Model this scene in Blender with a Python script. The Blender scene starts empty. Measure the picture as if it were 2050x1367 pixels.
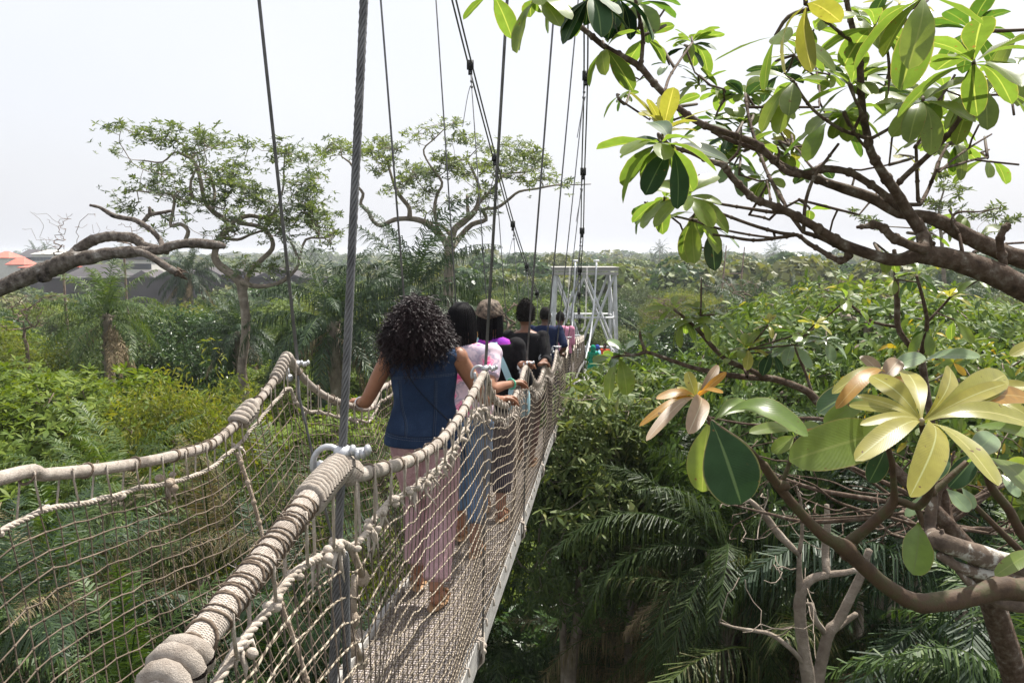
import bpy, bmesh, math, random
import numpy as np
from mathutils import Vector, Matrix

scene = bpy.context.scene
COL = scene.collection
PW, PH, FPX, HOR, ZC = 2050.0, 1367.0, 1600.0, 505.0, 14.0
TH = math.atan((PH / 2 - HOR) / FPX)
CT, ST = math.cos(TH), math.sin(TH)
CAM = np.array([0.0, 0.0, ZC])
rng = np.random.default_rng(7)
random.seed(7)


def ray(px, py):
    u = (px - PW / 2) / FPX
    v = -(py - PH / 2) / FPX
    y = CT + v * ST
    return np.array([u / y, 1.0, (-ST + v * CT) / y])


def P(px, py, d):
    """world point seen in the direction (px, py), d metres ahead of the camera"""
    return CAM + ray(px, py) * d


# ------------------------------------------------------------------ objects
def make_mesh(name, V, Fs, smooth=True, midx=None, uv=None):
    me = bpy.data.meshes.new(name)
    V = np.asarray(V, dtype=np.float32).reshape(-1, 3)
    Fs = [np.asarray(f, dtype=np.int32) for f in Fs if len(f)]
    loops = np.concatenate([f.ravel() for f in Fs]) if Fs else np.zeros(0, np.int32)
    starts, off = [], 0
    for f in Fs:
        m, k = f.shape
        starts.append(off + np.arange(m, dtype=np.int32) * k)
        off += m * k
    starts = np.concatenate(starts) if starts else np.zeros(0, np.int32)
    me.vertices.add(len(V)); me.vertices.foreach_set('co', V.ravel())
    me.loops.add(len(loops)); me.loops.foreach_set('vertex_index', loops)
    me.polygons.add(len(starts)); me.polygons.foreach_set('loop_start', starts)
    if midx is not None:
        me.polygons.foreach_set('material_index', np.asarray(midx, dtype=np.int32))
    me.polygons.foreach_set('use_smooth', np.full(len(starts), bool(smooth)))
    me.update(calc_edges=True)
    if uv is not None:
        l = me.uv_layers.new(name='UVMap')
        l.data.foreach_set('uv', np.asarray(uv, dtype=np.float32)[loops].ravel())
    return me


class MB:
    """collects vertices and faces for one mesh object"""
    def __init__(s):
        s.V, s.Q, s.T, s.mq, s.mt, s.UV, s.n = [], [], [], [], [], [], 0

    def add(s, V, Q=None, T=None, m=0, uv=None):
        V = np.asarray(V, float).reshape(-1, 3)
        s.V.append(V)
        s.UV.append(np.zeros((len(V), 2)) if uv is None else np.asarray(uv, float))
        if Q is not None and len(Q):
            s.Q.append(np.asarray(Q) + s.n); s.mq.append(np.full(len(Q), m))
        if T is not None and len(T):
            s.T.append(np.asarray(T) + s.n); s.mt.append(np.full(len(T), m))
        s.n += len(V)
        return s

    def tube(s, pts, rad, sides=6, caps=True, m=0, squash=None, up=None, uv=False):
        V, Q, T = tube(pts, rad, sides, caps, squash, up)
        U = None
        if uv:
            p = np.asarray(pts); L = np.concatenate([[0], np.cumsum(np.linalg.norm(np.diff(p, axis=0), axis=1))])
            U = np.stack([np.tile(np.arange(sides) / sides, len(p)), np.repeat(L, sides)], -1)
            if caps: U = np.concatenate([U, [[0, 0], [0, L[-1]]]])
        return s.add(V, Q, T, m, U)

    def box(s, c, size, R=None, m=0):
        hx, hy, hz = [x / 2 for x in size]
        V = np.array([[x, y, z] for x in (-hx, hx) for y in (-hy, hy) for z in (-hz, hz)])
        if R is not None: V = V @ np.asarray(R).T
        return s.add(V + np.asarray(c), [[0, 1, 3, 2], [4, 6, 7, 5], [0, 4, 5, 1], [2, 3, 7, 6], [0, 2, 6, 4], [1, 5, 7, 3]], m=m)

    def ell(s, c, r, R=None, nu=14, nv=9, m=0):
        V, Q, T = ellipsoid(c, r, R, nu, nv)
        return s.add(V, Q, T, m)

    def data(s):
        V = np.concatenate(s.V)
        Fs, mi = [], []
        if s.Q: Fs.append(np.concatenate(s.Q)); mi.append(np.concatenate(s.mq))
        if s.T: Fs.append(np.concatenate(s.T)); mi.append(np.concatenate(s.mt))
        return V, Fs, np.concatenate(mi)

    def mesh(s, name, mats, smooth=True, uv=False):
        V, Fs, mi = s.data()
        me = make_mesh(name, V, Fs, smooth, mi, np.concatenate(s.UV) if uv else None)
        for x in (mats if isinstance(mats, (list, tuple)) else [mats]):
            me.materials.append(x)
        return me

    def build(s, name, mats, parent=None, smooth=True, uv=False, loc=None):
        """loc: shift so that the object's origin is at loc (parent at same frame)"""
        if loc is not None:
            s.V = [v - np.asarray(loc) for v in s.V]
        o = bpy.data.objects.new(name, s.mesh(name, mats, smooth, uv))
        COL.objects.link(o)
        if parent is not None: o.parent = parent
        if loc is not None: o.location = loc
        return o


def frames(pts, up=None):
    pts = np.asarray(pts, float)
    t = np.gradient(pts, axis=0)
    t /= np.maximum(np.linalg.norm(t, axis=1, keepdims=True), 1e-9)
    a = np.array([0, 0, 1.0]) if abs(t[0][2]) < .9 else np.array([0, 1.0, 0])
    if up is not None: a = np.asarray(up, float)
    N = np.zeros_like(t); B = np.zeros_like(t)
    n = a - t[0] * a.dot(t[0]); n /= max(np.linalg.norm(n), 1e-9)
    for i in range(len(pts)):
        n = n - t[i] * n.dot(t[i])
        n /= max(np.linalg.norm(n), 1e-9)
        N[i] = n; B[i] = np.cross(t[i], n)
    return t, N, B


def tube(pts, rad, sides=6, caps=True, squash=None, up=None):
    pts = np.asarray(pts, float); k = len(pts)
    rad = np.broadcast_to(np.asarray(rad, float), (k,))
    t, N, B = frames(pts, up)
    an = np.arange(sides) / sides * 2 * math.pi
    sq = np.ones(k) if squash is None else np.broadcast_to(np.asarray(squash, float), (k,))
    V = pts[:, None] + rad[:, None, None] * (np.cos(an)[None, :, None] * N[:, None] * sq[:, None, None] + np.sin(an)[None, :, None] * B[:, None])
    V = V.reshape(-1, 3)
    i = np.arange(k - 1)[:, None] * sides; j = np.arange(sides)[None]; j2 = (j + 1) % sides
    Q = np.stack([i + j, i + j2, i + sides + j2, i + sides + j], -1).reshape(-1, 4)
    T = []
    if caps:
        n = len(V)
        V = np.concatenate([V, [pts[0] - t[0] * rad[0] * .5, pts[-1] + t[-1] * rad[-1] * .5]])
        jj = np.arange(sides); kk = (jj + 1) % sides
        T = np.concatenate([np.stack([np.full(sides, n), kk, jj], -1),
                            np.stack([np.full(sides, n + 1), (k - 1) * sides + jj, (k - 1) * sides + kk], -1)])
    return V, Q, T


def ellipsoid(c, r, R=None, nu=14, nv=9):
    th = np.arange(1, nv) / nv * math.pi
    ph = np.arange(nu) / nu * 2 * math.pi
    V = np.stack([np.sin(th)[:, None] * np.cos(ph), np.sin(th)[:, None] * np.sin(ph), np.cos(th)[:, None] + 0 * ph], -1).reshape(-1, 3)
    V = np.concatenate([V, [[0, 0, 1], [0, 0, -1]]]) * np.asarray(r, float)
    if R is not None: V = V @ np.asarray(R).T
    V = V + np.asarray(c, float)
    i = np.arange(nv - 2)[:, None] * nu; j = np.arange(nu)[None]; j2 = (j + 1) % nu
    Q = np.stack([i + j, i + nu + j, i + nu + j2, i + j2], -1).reshape(-1, 4)
    n = (nv - 1) * nu; jj = np.arange(nu); kk = (jj + 1) % nu
    T = np.concatenate([np.stack([np.full(nu, n), jj, kk], -1), np.stack([np.full(nu, n + 1), (nv - 2) * nu + kk, (nv - 2) * nu + jj], -1)])
    return V, Q, T


def tag(o, label=None, cat=None, group=None, kind=None):
    if label: o['label'] = label
    if cat: o['category'] = cat
    if group: o['group'] = group
    if kind: o['kind'] = kind
    return o


def thing(name, label, cat, loc=(0, 0, 0), group=None, rz=0.0):
    o = bpy.data.objects.new(name, None)
    COL.objects.link(o)
    o.empty_display_size = .2
    o.location = loc; o.rotation_euler = (0, 0, rz)
    return tag(o, label, cat, group)


def place(name, me, parent=None, loc=(0, 0, 0), rz=0.0, sc=1.0):
    o = bpy.data.objects.new(name, me); COL.objects.link(o)
    o.parent = parent; o.location = loc; o.rotation_euler = (0, 0, rz)
    o.scale = (sc, sc, sc) if np.isscalar(sc) else sc
    return o


def spline(pts, n):
    """Catmull-Rom through pts, n points in all; rows may carry extra columns"""
    p = np.asarray(pts, float)
    if len(p) < 3:
        t = np.linspace(0, 1, n)[:, None]
        return p[0] * (1 - t) + p[-1] * t
    q = np.concatenate([[2 * p[0] - p[1]], p, [2 * p[-1] - p[-2]]])
    s = np.linspace(0, len(p) - 1 - 1e-6, n)
    i = s.astype(int); f = (s - i)[:, None]
    a, b, c, d = q[i], q[i + 1], q[i + 2], q[i + 3]
    return .5 * (2 * b + (c - a) * f + (2 * a - 5 * b + 4 * c - d) * f ** 2 + (3 * b - a - 3 * c + d) * f ** 3)


def unit(v):
    v = np.asarray(v, float)
    return v / max(np.linalg.norm(v), 1e-9)


# ---------------------------------------------------------------- materials
MATS = {}


def mat(name, fn):
    m = bpy.data.materials.new(name); m.use_nodes = True
    nt = m.node_tree; nt.nodes.clear()
    out = nt.nodes.new('ShaderNodeOutputMaterial')
    fn(nt, out)
    MATS[name] = m
    return m


def N(nt, t, **kw):
    n = nt.nodes.new(t)
    for k, v in kw.items():
        if k.startswith('_'): setattr(n, k[1:], v)
        else: n.inputs[k.replace('__', ' ')].default_value = v
    return n


def rgba(c): return (c[0], c[1], c[2], 1.0)


def ramp(nt, fac, stops):
    r = nt.nodes.new('ShaderNodeValToRGB')
    e = r.color_ramp.elements
    while len(e) < len(stops): e.new(.5)
    for x, (p, c) in zip(e, stops):
        x.position = p; x.color = rgba(c)
    nt.links.new(fac, r.inputs[0])
    return r.outputs[0]


def noise(nt, scale, detail=4, rough=.6, vec=None, coord='Object'):
    n = N(nt, 'ShaderNodeTexNoise', Scale=scale, Detail=detail, Roughness=rough)
    if vec is None:
        tc = nt.nodes.new('ShaderNodeTexCoord'); vec = tc.outputs[coord]
    nt.links.new(vec, n.inputs['Vector'])
    return n.outputs[0]


def mixc(nt, f, a, b, mode='MIX'):
    m = nt.nodes.new('ShaderNodeMix'); m.data_type = 'RGBA'; m.blend_type = mode
    for s, v in ((0, f), (6, a), (7, b)):
        if hasattr(v, 'links'): nt.links.new(v, m.inputs[s])
        elif isinstance(v, (int, float)): m.inputs[s].default_value = v
        else: m.inputs[s].default_value = rgba(v)
    return m.outputs[2]


def surf_mat(name, stops, scale=8, rough=.8, bump=.3, bscale=None, metal=0.0, detail=6, spec=.3, coord='Object', stretch=None, bdist=.01):
    def f(nt, out):
        b = N(nt, 'ShaderNodeBsdfPrincipled', Roughness=rough, Metallic=metal)
        b.inputs['Specular IOR Level'].default_value = spec
        tc = nt.nodes.new('ShaderNodeTexCoord'); vec = tc.outputs[coord]
        if stretch:
            mp = nt.nodes.new('ShaderNodeMapping'); mp.inputs['Scale'].default_value = stretch
            nt.links.new(vec, mp.inputs[0]); vec = mp.outputs[0]
        nt.links.new(ramp(nt, noise(nt, scale, detail, .6, vec), stops), b.inputs['Base Color'])
        if bump:
            bp = N(nt, 'ShaderNodeBump', Strength=bump, Distance=bdist)
            nt.links.new(noise(nt, bscale or scale * 4, 6, .65, vec), bp.inputs['Height'])
            nt.links.new(bp.outputs[0], b.inputs['Normal'])
        nt.links.new(b.outputs[0], out.inputs[0])
    return mat(name, f)


def leaf_mat(name, stops, trans=.35, rough=.5, tint=(1.6, 1.55, .55), spec=.28, objvar=.35):
    """leaf colours differ from leaf to leaf (per island) and from plant to plant"""
    def f(nt, out):
        g = nt.nodes.new('ShaderNodeNewGeometry'); oi = nt.nodes.new('ShaderNodeObjectInfo')
        m = N(nt, 'ShaderNodeMath', _operation='MULTIPLY_ADD'); m.inputs[1].default_value = objvar
        m2 = N(nt, 'ShaderNodeMath', _operation='MULTIPLY'); m2.inputs[1].default_value = 1 - objvar
        nt.links.new(g.outputs['Random Per Island'], m2.inputs[0])
        nt.links.new(oi.outputs['Random'], m.inputs[0]); nt.links.new(m2.outputs[0], m.inputs[2])
        col = ramp(nt, m.outputs[0], stops)
        b = N(nt, 'ShaderNodeBsdfPrincipled', Roughness=rough)
        b.inputs['Specular IOR Level'].default_value = spec
        nt.links.new(col, b.inputs['Base Color'])
        t = nt.nodes.new('ShaderNodeBsdfTranslucent')
        nt.links.new(mixc(nt, 1.0, col, tint, 'MULTIPLY'), t.inputs[0])
        x = N(nt, 'ShaderNodeMixShader'); x.inputs[0].default_value = trans
        nt.links.new(b.outputs[0], x.inputs[1]); nt.links.new(t.outputs[0], x.inputs[2])
        nt.links.new(x.outputs[0], out.inputs[0])
    return mat(name, f)


def big_leaf_mat(name, top, under, rib, trans=.45, rough=.28, tint=(2.2, 2.4, .8), var=.25, spec=.5):
    """large leaves: glossy upper side, paler underside, lighter midrib and side veins"""
    def f(nt, out):
        L = nt.links.new
        g = nt.nodes.new('ShaderNodeNewGeometry')
        uv = nt.nodes.new('ShaderNodeUVMap'); uv.uv_map = 'UVMap'
        sp = nt.nodes.new('ShaderNodeSeparateXYZ'); L(uv.outputs[0], sp.inputs[0])
        a = N(nt, 'ShaderNodeMath', _operation='ABSOLUTE'); L(sp.outputs[0], a.inputs[0])
        w = nt.nodes.new('ShaderNodeMapRange'); w.inputs[1].default_value = .03; w.inputs[2].default_value = .075
        w.inputs[3].default_value = 1; w.inputs[4].default_value = 0; L(a.outputs[0], w.inputs[0])
        c = mixc(nt, g.outputs['Backfacing'], top, under)
        br = N(nt, 'ShaderNodeMapRange'); br.inputs[3].default_value = 1 - var; br.inputs[4].default_value = 1 + var
        L(g.outputs['Random Per Island'], br.inputs[0])
        hsv = nt.nodes.new('ShaderNodeHueSaturation'); L(c, hsv.inputs['Color']); L(br.outputs[0], hsv.inputs['Value'])
        n = noise(nt, 30, 3); nr = ramp(nt, n, [(.3, (.82, .82, .8)), (.7, (1.12, 1.12, 1.1))])
        c = mixc(nt, 1.0, hsv.outputs[0], nr, 'MULTIPLY')
        wt = N(nt, 'ShaderNodeMath', _operation='SINE')
        k = N(nt, 'ShaderNodeMath', _operation='MULTIPLY_ADD'); k.inputs[1].default_value = 170
        k2 = N(nt, 'ShaderNodeMath', _operation='MULTIPLY'); k2.inputs[1].default_value = -40
        L(a.outputs[0], k2.inputs[0]); L(sp.outputs[1], k.inputs[0]); L(k2.outputs[0], k.inputs[2]); L(k.outputs[0], wt.inputs[0])
        c = mixc(nt, w.outputs[0], c, rib)
        # small brown blemishes and a dry rim
        sp2 = ramp(nt, noise(nt, 75, 2, .5), [(.70, (0, 0, 0)), (.735, (1, 1, 1))]); c = mixc(nt, sp2, c, (.16, .10, .04))
        ed = nt.nodes.new('ShaderNodeMapRange'); ed.inputs[1].default_value = .93; ed.inputs[2].default_value = 1.0; L(a.outputs[0], ed.inputs[0])
        c = mixc(nt, ed.outputs[0], c, (.28, .26, .10))
        b = N(nt, 'ShaderNodeBsdfPrincipled', Roughness=rough); b.inputs['Specular IOR Level'].default_value = spec
        L(c, b.inputs['Base Color'])
        bp = N(nt, 'ShaderNodeBump', Strength=.10, Distance=.001); L(wt.outputs[0], bp.inputs['Height']); L(bp.outputs[0], b.inputs['Normal'])
        t = nt.nodes.new('ShaderNodeBsdfTranslucent'); L(mixc(nt, 1.0, c, tint, 'MULTIPLY'), t.inputs[0])
        x = N(nt, 'ShaderNodeMixShader'); x.inputs[0].default_value = trans
        L(b.outputs[0], x.inputs[1]); L(t.outputs[0], x.inputs[2]); L(x.outputs[0], out.inputs[0])
    return mat(name, f)


def plain(name, col, rough=.6, metal=0.0, spec=.4):
    def f(nt, out):
        b = N(nt, 'ShaderNodeBsdfPrincipled', Roughness=rough, Metallic=metal)
        b.inputs['Base Color'].default_value = rgba(col); b.inputs['Specular IOR Level'].default_value = spec
        nt.links.new(b.outputs[0], out.inputs[0])
    return mat(name, f)


# ------------------------------------------------------- skeletons of plants
class Skel:
    def __init__(s): s.p, s.par, s.fr = [], [], []

    def near(s, q, bias=0.0):
        A = np.array(s.p); d = np.linalg.norm(A - q, axis=1)
        return int(np.argmin(d))

    def path(s, pts, rad=None, attach=True):
        """pts (k,3); first point is joined to the nearest node"""
        if s.p and attach: par = s.near(pts[0])
        else: par = -1
        for i, q in enumerate(pts):
            s.p.append(np.asarray(q, float)); s.par.append(par)
            s.fr.append(0.0 if rad is None else float(rad[i]) if hasattr(rad, '__len__') else rad)
            par = len(s.p) - 1
        return par

    def grow(s, att, seg=.4, wob=.12, lo=0, up=.15):
        att = np.asarray(att, float)
        A = np.array(s.p[lo:])
        order = np.argsort([np.linalg.norm(A - a, axis=1).min() for a in att])
        tips = []
        for k in order:
            a = att[k]
            A = np.array(s.p[lo:]); dd = a - A
            dist = np.linalg.norm(dd, axis=1)
            j = int(np.argmin(dist + .25 * np.maximum(0, -dd[:, 2])))
            n0 = A[j]; L = dist[j]
            m = max(2, int(L / seg))
            par = j + lo
            side = rng.normal(size=3) * wob * L
            side[2] = abs(side[2]) * .3 - up * L
            ph = rng.uniform(0, 6.3, 3)
            for i in range(1, m + 1):
                f = i / m
                q = n0 + (a - n0) * f + side * math.sin(math.pi * f) + wob * .35 * seg * np.sin(ph + 5 * f * max(1, L / 1.5)) * math.sin(math.pi * f) * 2
                s.p.append(q); s.par.append(par); s.fr.append(0.0); par = len(s.p) - 1
            tips.append(par)
        return tips

    def radii(s, r0=.006, ex=.5, cap=None):
        n = len(s.p); w = np.zeros(n)
        ch = np.zeros(n, int)
        for i in range(n):
            if s.par[i] >= 0: ch[s.par[i]] += 1
        for i in range(n - 1, -1, -1):
            if w[i] == 0: w[i] = 1
            if s.par[i] >= 0: w[s.par[i]] += w[i]
        # order guarantees parent index < child index; w accumulates tips only
        t = np.where(ch == 0, 1.0, 0.0)
        for i in range(n - 1, -1, -1):
            if s.par[i] >= 0: t[s.par[i]] += t[i]
        r = r0 * t ** ex
        if cap: r = np.minimum(r, cap)
        fr = np.array(s.fr)
        return np.where(fr > 0, fr, r)

    def mesh(s, mb, r0=.006, ex=.5, sides=5, cap=None, bump=0.0, m=0):
        r = s.radii(r0, ex, cap)
        n = len(s.p); kids = [[] for _ in range(n)]
        for i in range(n):
            if s.par[i] >= 0: kids[s.par[i]].append(i)
        roots = [(-1, i) for i in range(n) if s.par[i] < 0]
        while roots:
            p0, i = roots.pop()
            ch = [i]; rr = [r[i]]
            if p0 >= 0: ch = [p0, i]; rr = [min(r[p0], r[i] * 1.15), r[i]]
            while kids[ch[-1]] if (len(ch) and ch[-1] != p0) else False:
                ks = sorted(kids[ch[-1]], key=lambda q: -r[q])
                for q in ks[1:]: roots.append((ch[-1], q))
                ch.append(ks[0]); rr.append(r[ks[0]])
            pts = np.array([s.p[q] for q in ch]); rr = np.array(rr)
            if len(pts) < 2: continue
            if bump: rr = rr * (1 + bump * rng.normal(size=len(rr)))
            sd = sides + 3 if rr[0] > .04 else sides
            mb.tube(pts, rr, sd, True, m=m)
        return mb


# -------------------------------------------------------------------- leaves
def leaf_geom(lod, w=.2, droop=.25, fold=.15):
    """leaf of length 1 along +x, normal +z"""
    if lod == 0:      # two quads
        t = np.array([0, .6, 1.0]); hw = np.array([.03, w, .05])
        V = []
        for a, b in zip(t, hw):
            z = -droop * a * a
            V += [[a, -b, z], [a, b, z]]
        return np.array(V), np.array([[0, 2, 3, 1], [2, 4, 5, 3]])
    if lod == 1:
        t = np.array([0, .3, .62, .88, 1.0]); hw = np.array([.02, .62 * w, w, .72 * w, .01])
        V = []
        for a, b in zip(t, hw):
            z = -droop * a * a
            V += [[a, -b, z + fold * b], [a, 0, z], [a, b, z + fold * b]]
        Q = []
        for i in range(4):
            for j in range(2):
                q = i * 3 + j; Q.append([q, q + 3, q + 4, q + 1])
        return np.array(V), np.array(Q)
    # -1 : one diamond
    return np.array([[0, 0, 0], [.55, -w, -.1 * droop], [1, 0, -droop], [.55, w, -.1 * droop]]), np.array([[0, 1, 2, 3]])


def rotz(a):
    c, s = math.cos(a), math.sin(a)
    return np.array([[c, -s, 0], [s, c, 0], [0, 0, 1]])


def roty(a):
    c, s = math.cos(a), math.sin(a)
    return np.array([[c, 0, s], [0, 1, 0], [-s, 0, c]])


def rotx(a):
    c, s = math.cos(a), math.sin(a)
    return np.array([[1, 0, 0], [0, c, -s], [0, s, c]])


def rosette(n, lod, w=.2, elev=(.0, .7), droop=(.1, .45), rg=rng):
    Vs, Fs, k = [], [], 0
    for i in range(n):
        V, F = leaf_geom(lod, w * rg.uniform(.8, 1.2), rg.uniform(*droop))
        V = V * rg.uniform(.7, 1.1)
        V = V @ rotx(rg.uniform(-.4, .4)).T @ roty(-rg.uniform(*elev)).T @ rotz(i / n * 6.283 * (1 if n < 9 else 2.4) + rg.uniform(-.3, .3)).T
        Vs.append(V); Fs.append(F + k); k += len(V)
    return np.concatenate(Vs), np.concatenate(Fs)


def spray(n, w=.25, r=.7, size=.6, rg=rng):
    """random little leaves in a ball"""
    Vs, Fs, k = [], [], 0
    for i in range(n):
        V, F = leaf_geom(-1, w, rg.uniform(0, .3))
        V = V * size * rg.uniform(.6, 1.2)
        V = V @ rotx(rg.uniform(-.8, .8)).T @ roty(rg.uniform(-.6, .5)).T @ rotz(rg.uniform(0, 6.3)).T
        V = V + rg.normal(size=3) * r * .45
        Vs.append(V); Fs.append(F + k); k += len(V)
    return np.concatenate(Vs), np.concatenate(Fs)


def axes_to(dirs, rg=rng):
    """rotation matrices whose z axis is each direction, random spin"""
    z = dirs / np.maximum(np.linalg.norm(dirs, axis=1, keepdims=True), 1e-9)
    a = rg.normal(size=z.shape)
    x = a - z * (a * z).sum(1, keepdims=True); x /= np.maximum(np.linalg.norm(x, axis=1, keepdims=True), 1e-9)
    y = np.cross(z, x)
    return np.stack([x, y, z], -1)


def scatter(mb, temps, pos, dirs, size, m=0, rg=rng):
    pos = np.asarray(pos, float).reshape(-1, 3); dirs = np.asarray(dirs, float).reshape(-1, 3)
    size = np.broadcast_to(np.asarray(size, float), (len(pos),))
    R = axes_to(dirs, rg); pick = rg.integers(0, len(temps), len(pos))
    for k, (V, F) in enumerate(temps):
        ix = np.where(pick == k)[0]
        if not len(ix): continue
        VV = np.einsum('nij,tj->nti', R[ix], V) * size[ix][:, None, None] + pos[ix][:, None]
        FF = F[None] + (np.arange(len(ix)) * len(V))[:, None, None]
        mb.add(VV.reshape(-1, 3), FF.reshape(-1, F.shape[1]), m=m)
    return mb
M = {}
M['rope'] = surf_mat('rope', [(.25, (.20, .155, .115)), (.5, (.37, .30, .235)), (.75, (.52, .45, .37))], 22, .92, .9, 240, spec=.1, bdist=.006)
M['rope_pale'] = surf_mat('rope_pale', [(.25, (.30, .255, .21)), (.5, (.47, .41, .35)), (.78, (.66, .60, .53))], 30, .9, .8, 160, spec=.1, bdist=.006)
M['fuzz'] = surf_mat('fuzz', [(.3, (.30, .255, .215)), (.55, (.43, .38, .33)), (.75, (.56, .50, .44))], 45, .98, 1.0, 500, spec=.03, bdist=.004)
M['cord'] = surf_mat('cord', [(.3, (.10, .075, .055)), (.7, (.22, .17, .13))], 30, .9, .5, spec=.1)
M['net_v'] = surf_mat('net_v', [(.3, (.06, .048, .04)), (.7, (.20, .16, .13))], 9, .9, .3, spec=.15)
M['net_h'] = surf_mat('net_h', [(.3, (.15, .125, .095)), (.7, (.37, .315, .25))], 16, .9, .3, spec=.15)
M['cable'] = surf_mat('cable', [(.3, (.10, .10, .105)), (.7, (.23, .23, .235))], 14, .55, .3, 300, metal=.6)
M['galv'] = surf_mat('galv', [(.3, (.36, .37, .39)), (.7, (.58, .58, .59))], 18, .45, .2, 60, metal=.55)
M['dark_steel'] = plain('dark_steel', (.03, .03, .033), .5, .6)
M['white_metal'] = surf_mat('white_metal', [(.3, (.48, .49, .50)), (.7, (.66, .67, .68))], 3, .5, .1, metal=.25)
M['grey_wood'] = surf_mat('grey_wood', [(.25, (.20, .19, .18)), (.5, (.34, .33, .31)), (.8, (.48, .46, .43))], 5, .85, .5, 30, stretch=(6, .8, 6))
M['bark'] = surf_mat('bark', [(.32, (.045, .038, .034)), (.48, (.15, .125, .105)), (.60, (.22, .195, .17)), (.70, (.42, .40, .37))], 13, .95, 1.0, 26, spec=.1, bdist=.04)
M['bark_pale'] = surf_mat('bark_pale', [(.3, (.15, .12, .095)), (.55, (.27, .225, .18)), (.75, (.42, .37, .31))], 5, .95, .9, 22, spec=.1, bdist=.03)
M['bark_red'] = surf_mat('bark_red', [(.28, (.04, .028, .020)), (.5, (.105, .072, .052)), (.62, (.15, .12, .095)), (.74, (.34, .31, .27))], 34, .85, 1.0, 150, spec=.15, bdist=.005)
M['stem'] = surf_mat('stem', [(.3, (.045, .028, .018)), (.48, (.085, .052, .032)), (.6, (.07, .062, .028)), (.75, (.15, .11, .075))], 25, .7, .5, 120, spec=.3, bdist=.003)
M['twig'] = surf_mat('twig', [(.3, (.09, .065, .05)), (.7, (.25, .19, .15))], 7, .9, .4, spec=.1)
M['dry'] = leaf_mat('dry', [(0, (.10, .07, .04)), (.5, (.20, .15, .085)), (1, (.34, .27, .16))], .2, .7, (1.2, 1.1, .8))
M['lf_bright'] = leaf_mat('lf_bright', [(0, (0.0473, 0.0837, 0.0121)), (.4, (0.095, 0.145, 0.020)), (.8, (0.165, 0.215, 0.032)), (1, (0.27, 0.29, 0.055))], .30, .5, spec=.14)
M['lf_mid'] = leaf_mat('lf_mid', [(0, (0.0455, 0.0754, 0.0260)), (.5, (0.0910, 0.1300, 0.0416)), (.9, (0.1560, 0.1950, 0.0650)), (1, (0.2470, 0.2470, 0.1040))], .26, .5, spec=.16)
M['lf_dark'] = leaf_mat('lf_dark', [(0, (0.0182, 0.0442, 0.0156)), (.6, (0.0390, 0.0806, 0.0234)), (1, (0.0715, 0.1235, 0.0338))], .28, .35)
M['lf_olive'] = leaf_mat('lf_olive', [(0, (0.0633, 0.0862, 0.0276)), (.5, (0.1092, 0.1323, 0.0414)), (1, (0.1955, 0.1955, 0.0690))], .3)
M['lf_yellow'] = leaf_mat('lf_yellow', [(0, (0.0688, 0.1063, 0.0187)), (.6, (0.1375, 0.1688, 0.0275)), (1, (0.2500, 0.2375, 0.0438))], .42)
M['lf_mixed'] = leaf_mat('lf_mixed', [(0, (0.0442, 0.0806, 0.0221)), (.5, (0.0910, 0.1495, 0.0351)), (.93, (0.1820, 0.2340, 0.0520)), (.97, (0.4420, 0.3510, 0.0390)), (1, (0.4680, 0.2860, 0.0390))], .30, .45, spec=.2)
M['palm'] = leaf_mat('palm', [(0, (0.0144, 0.0320, 0.0160)), (.6, (0.0352, 0.0672, 0.0256)), (1, (0.0880, 0.1280, 0.0480))], .25, .5, spec=.35)
M['palm_light'] = leaf_mat('palm_light', [(0, (0.0270, 0.0540, 0.0150)), (.6, (0.0630, 0.1125, 0.0240)), (1, (0.1500, 0.1950, 0.0525))], .3, .5, spec=.35)
M['palm_pale'] = leaf_mat('palm_pale', [(0, (.07, .095, .05)), (1, (.16, .19, .11))], .3, .4)
M['L_light'] = big_leaf_mat('L_light', (.10, .17, .035), (.18, .25, .06), (.26, .32, .10), .58, .3, (1.7, 1.55, .8))
M['L_mid'] = big_leaf_mat('L_mid', (.05, .11, .026), (.15, .23, .055), (.15, .21, .07), .50, .33, (1.8, 1.65, .7))
M['L_dark'] = big_leaf_mat('L_dark', (.010, .034, .014), (.030, .065, .025), (.12, .18, .07), .06, .55, spec=.15)
M['L_grey'] = big_leaf_mat('L_grey', (.045, .085, .050), (.16, .22, .12), (.20, .27, .13), .15, .2)
M['L_yellow'] = big_leaf_mat('L_yellow', (.25, .26, .06), (.32, .31, .07), (.50, .47, .18), .40, .3, (1.6, 1.5, .7))
M['L_gold'] = big_leaf_mat('L_gold', (.22, .245, .075), (.32, .29, .06), (.46, .47, .20), .36, .38, (1.4, 1.4, .6), spec=.35)
M['L_orange'] = big_leaf_mat('L_orange', (.34, .20, .04), (.40, .22, .04), (.5, .35, .12), .5, .35, (1.7, 1.3, .5))
M['L_bronze'] = big_leaf_mat('L_bronze', (.20, .15, .10), (.25, .17, .10), (.36, .30, .20), .25, .42, (1.3, 1.1, .8))
M['roof_red'] = surf_mat('roof_red', [(.3, (.55, .12, .09)), (.7, (.68, .19, .13))], .4, .7, 0)
M['roof_grey'] = surf_mat('roof_grey', [(.3, (.055, .05, .055)), (.7, (.095, .086, .09))], .15, .8, .1)
M['block'] = surf_mat('block', [(.3, (.06, .052, .055)), (.7, (.095, .084, .088))], .3, .9, 0)
M['cream'] = surf_mat('cream', [(.3, (.50, .48, .44)), (.7, (.64, .62, .58))], .4, .8, 0)
M['pane'] = plain('pane', (.05, .06, .07), .2)
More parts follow.
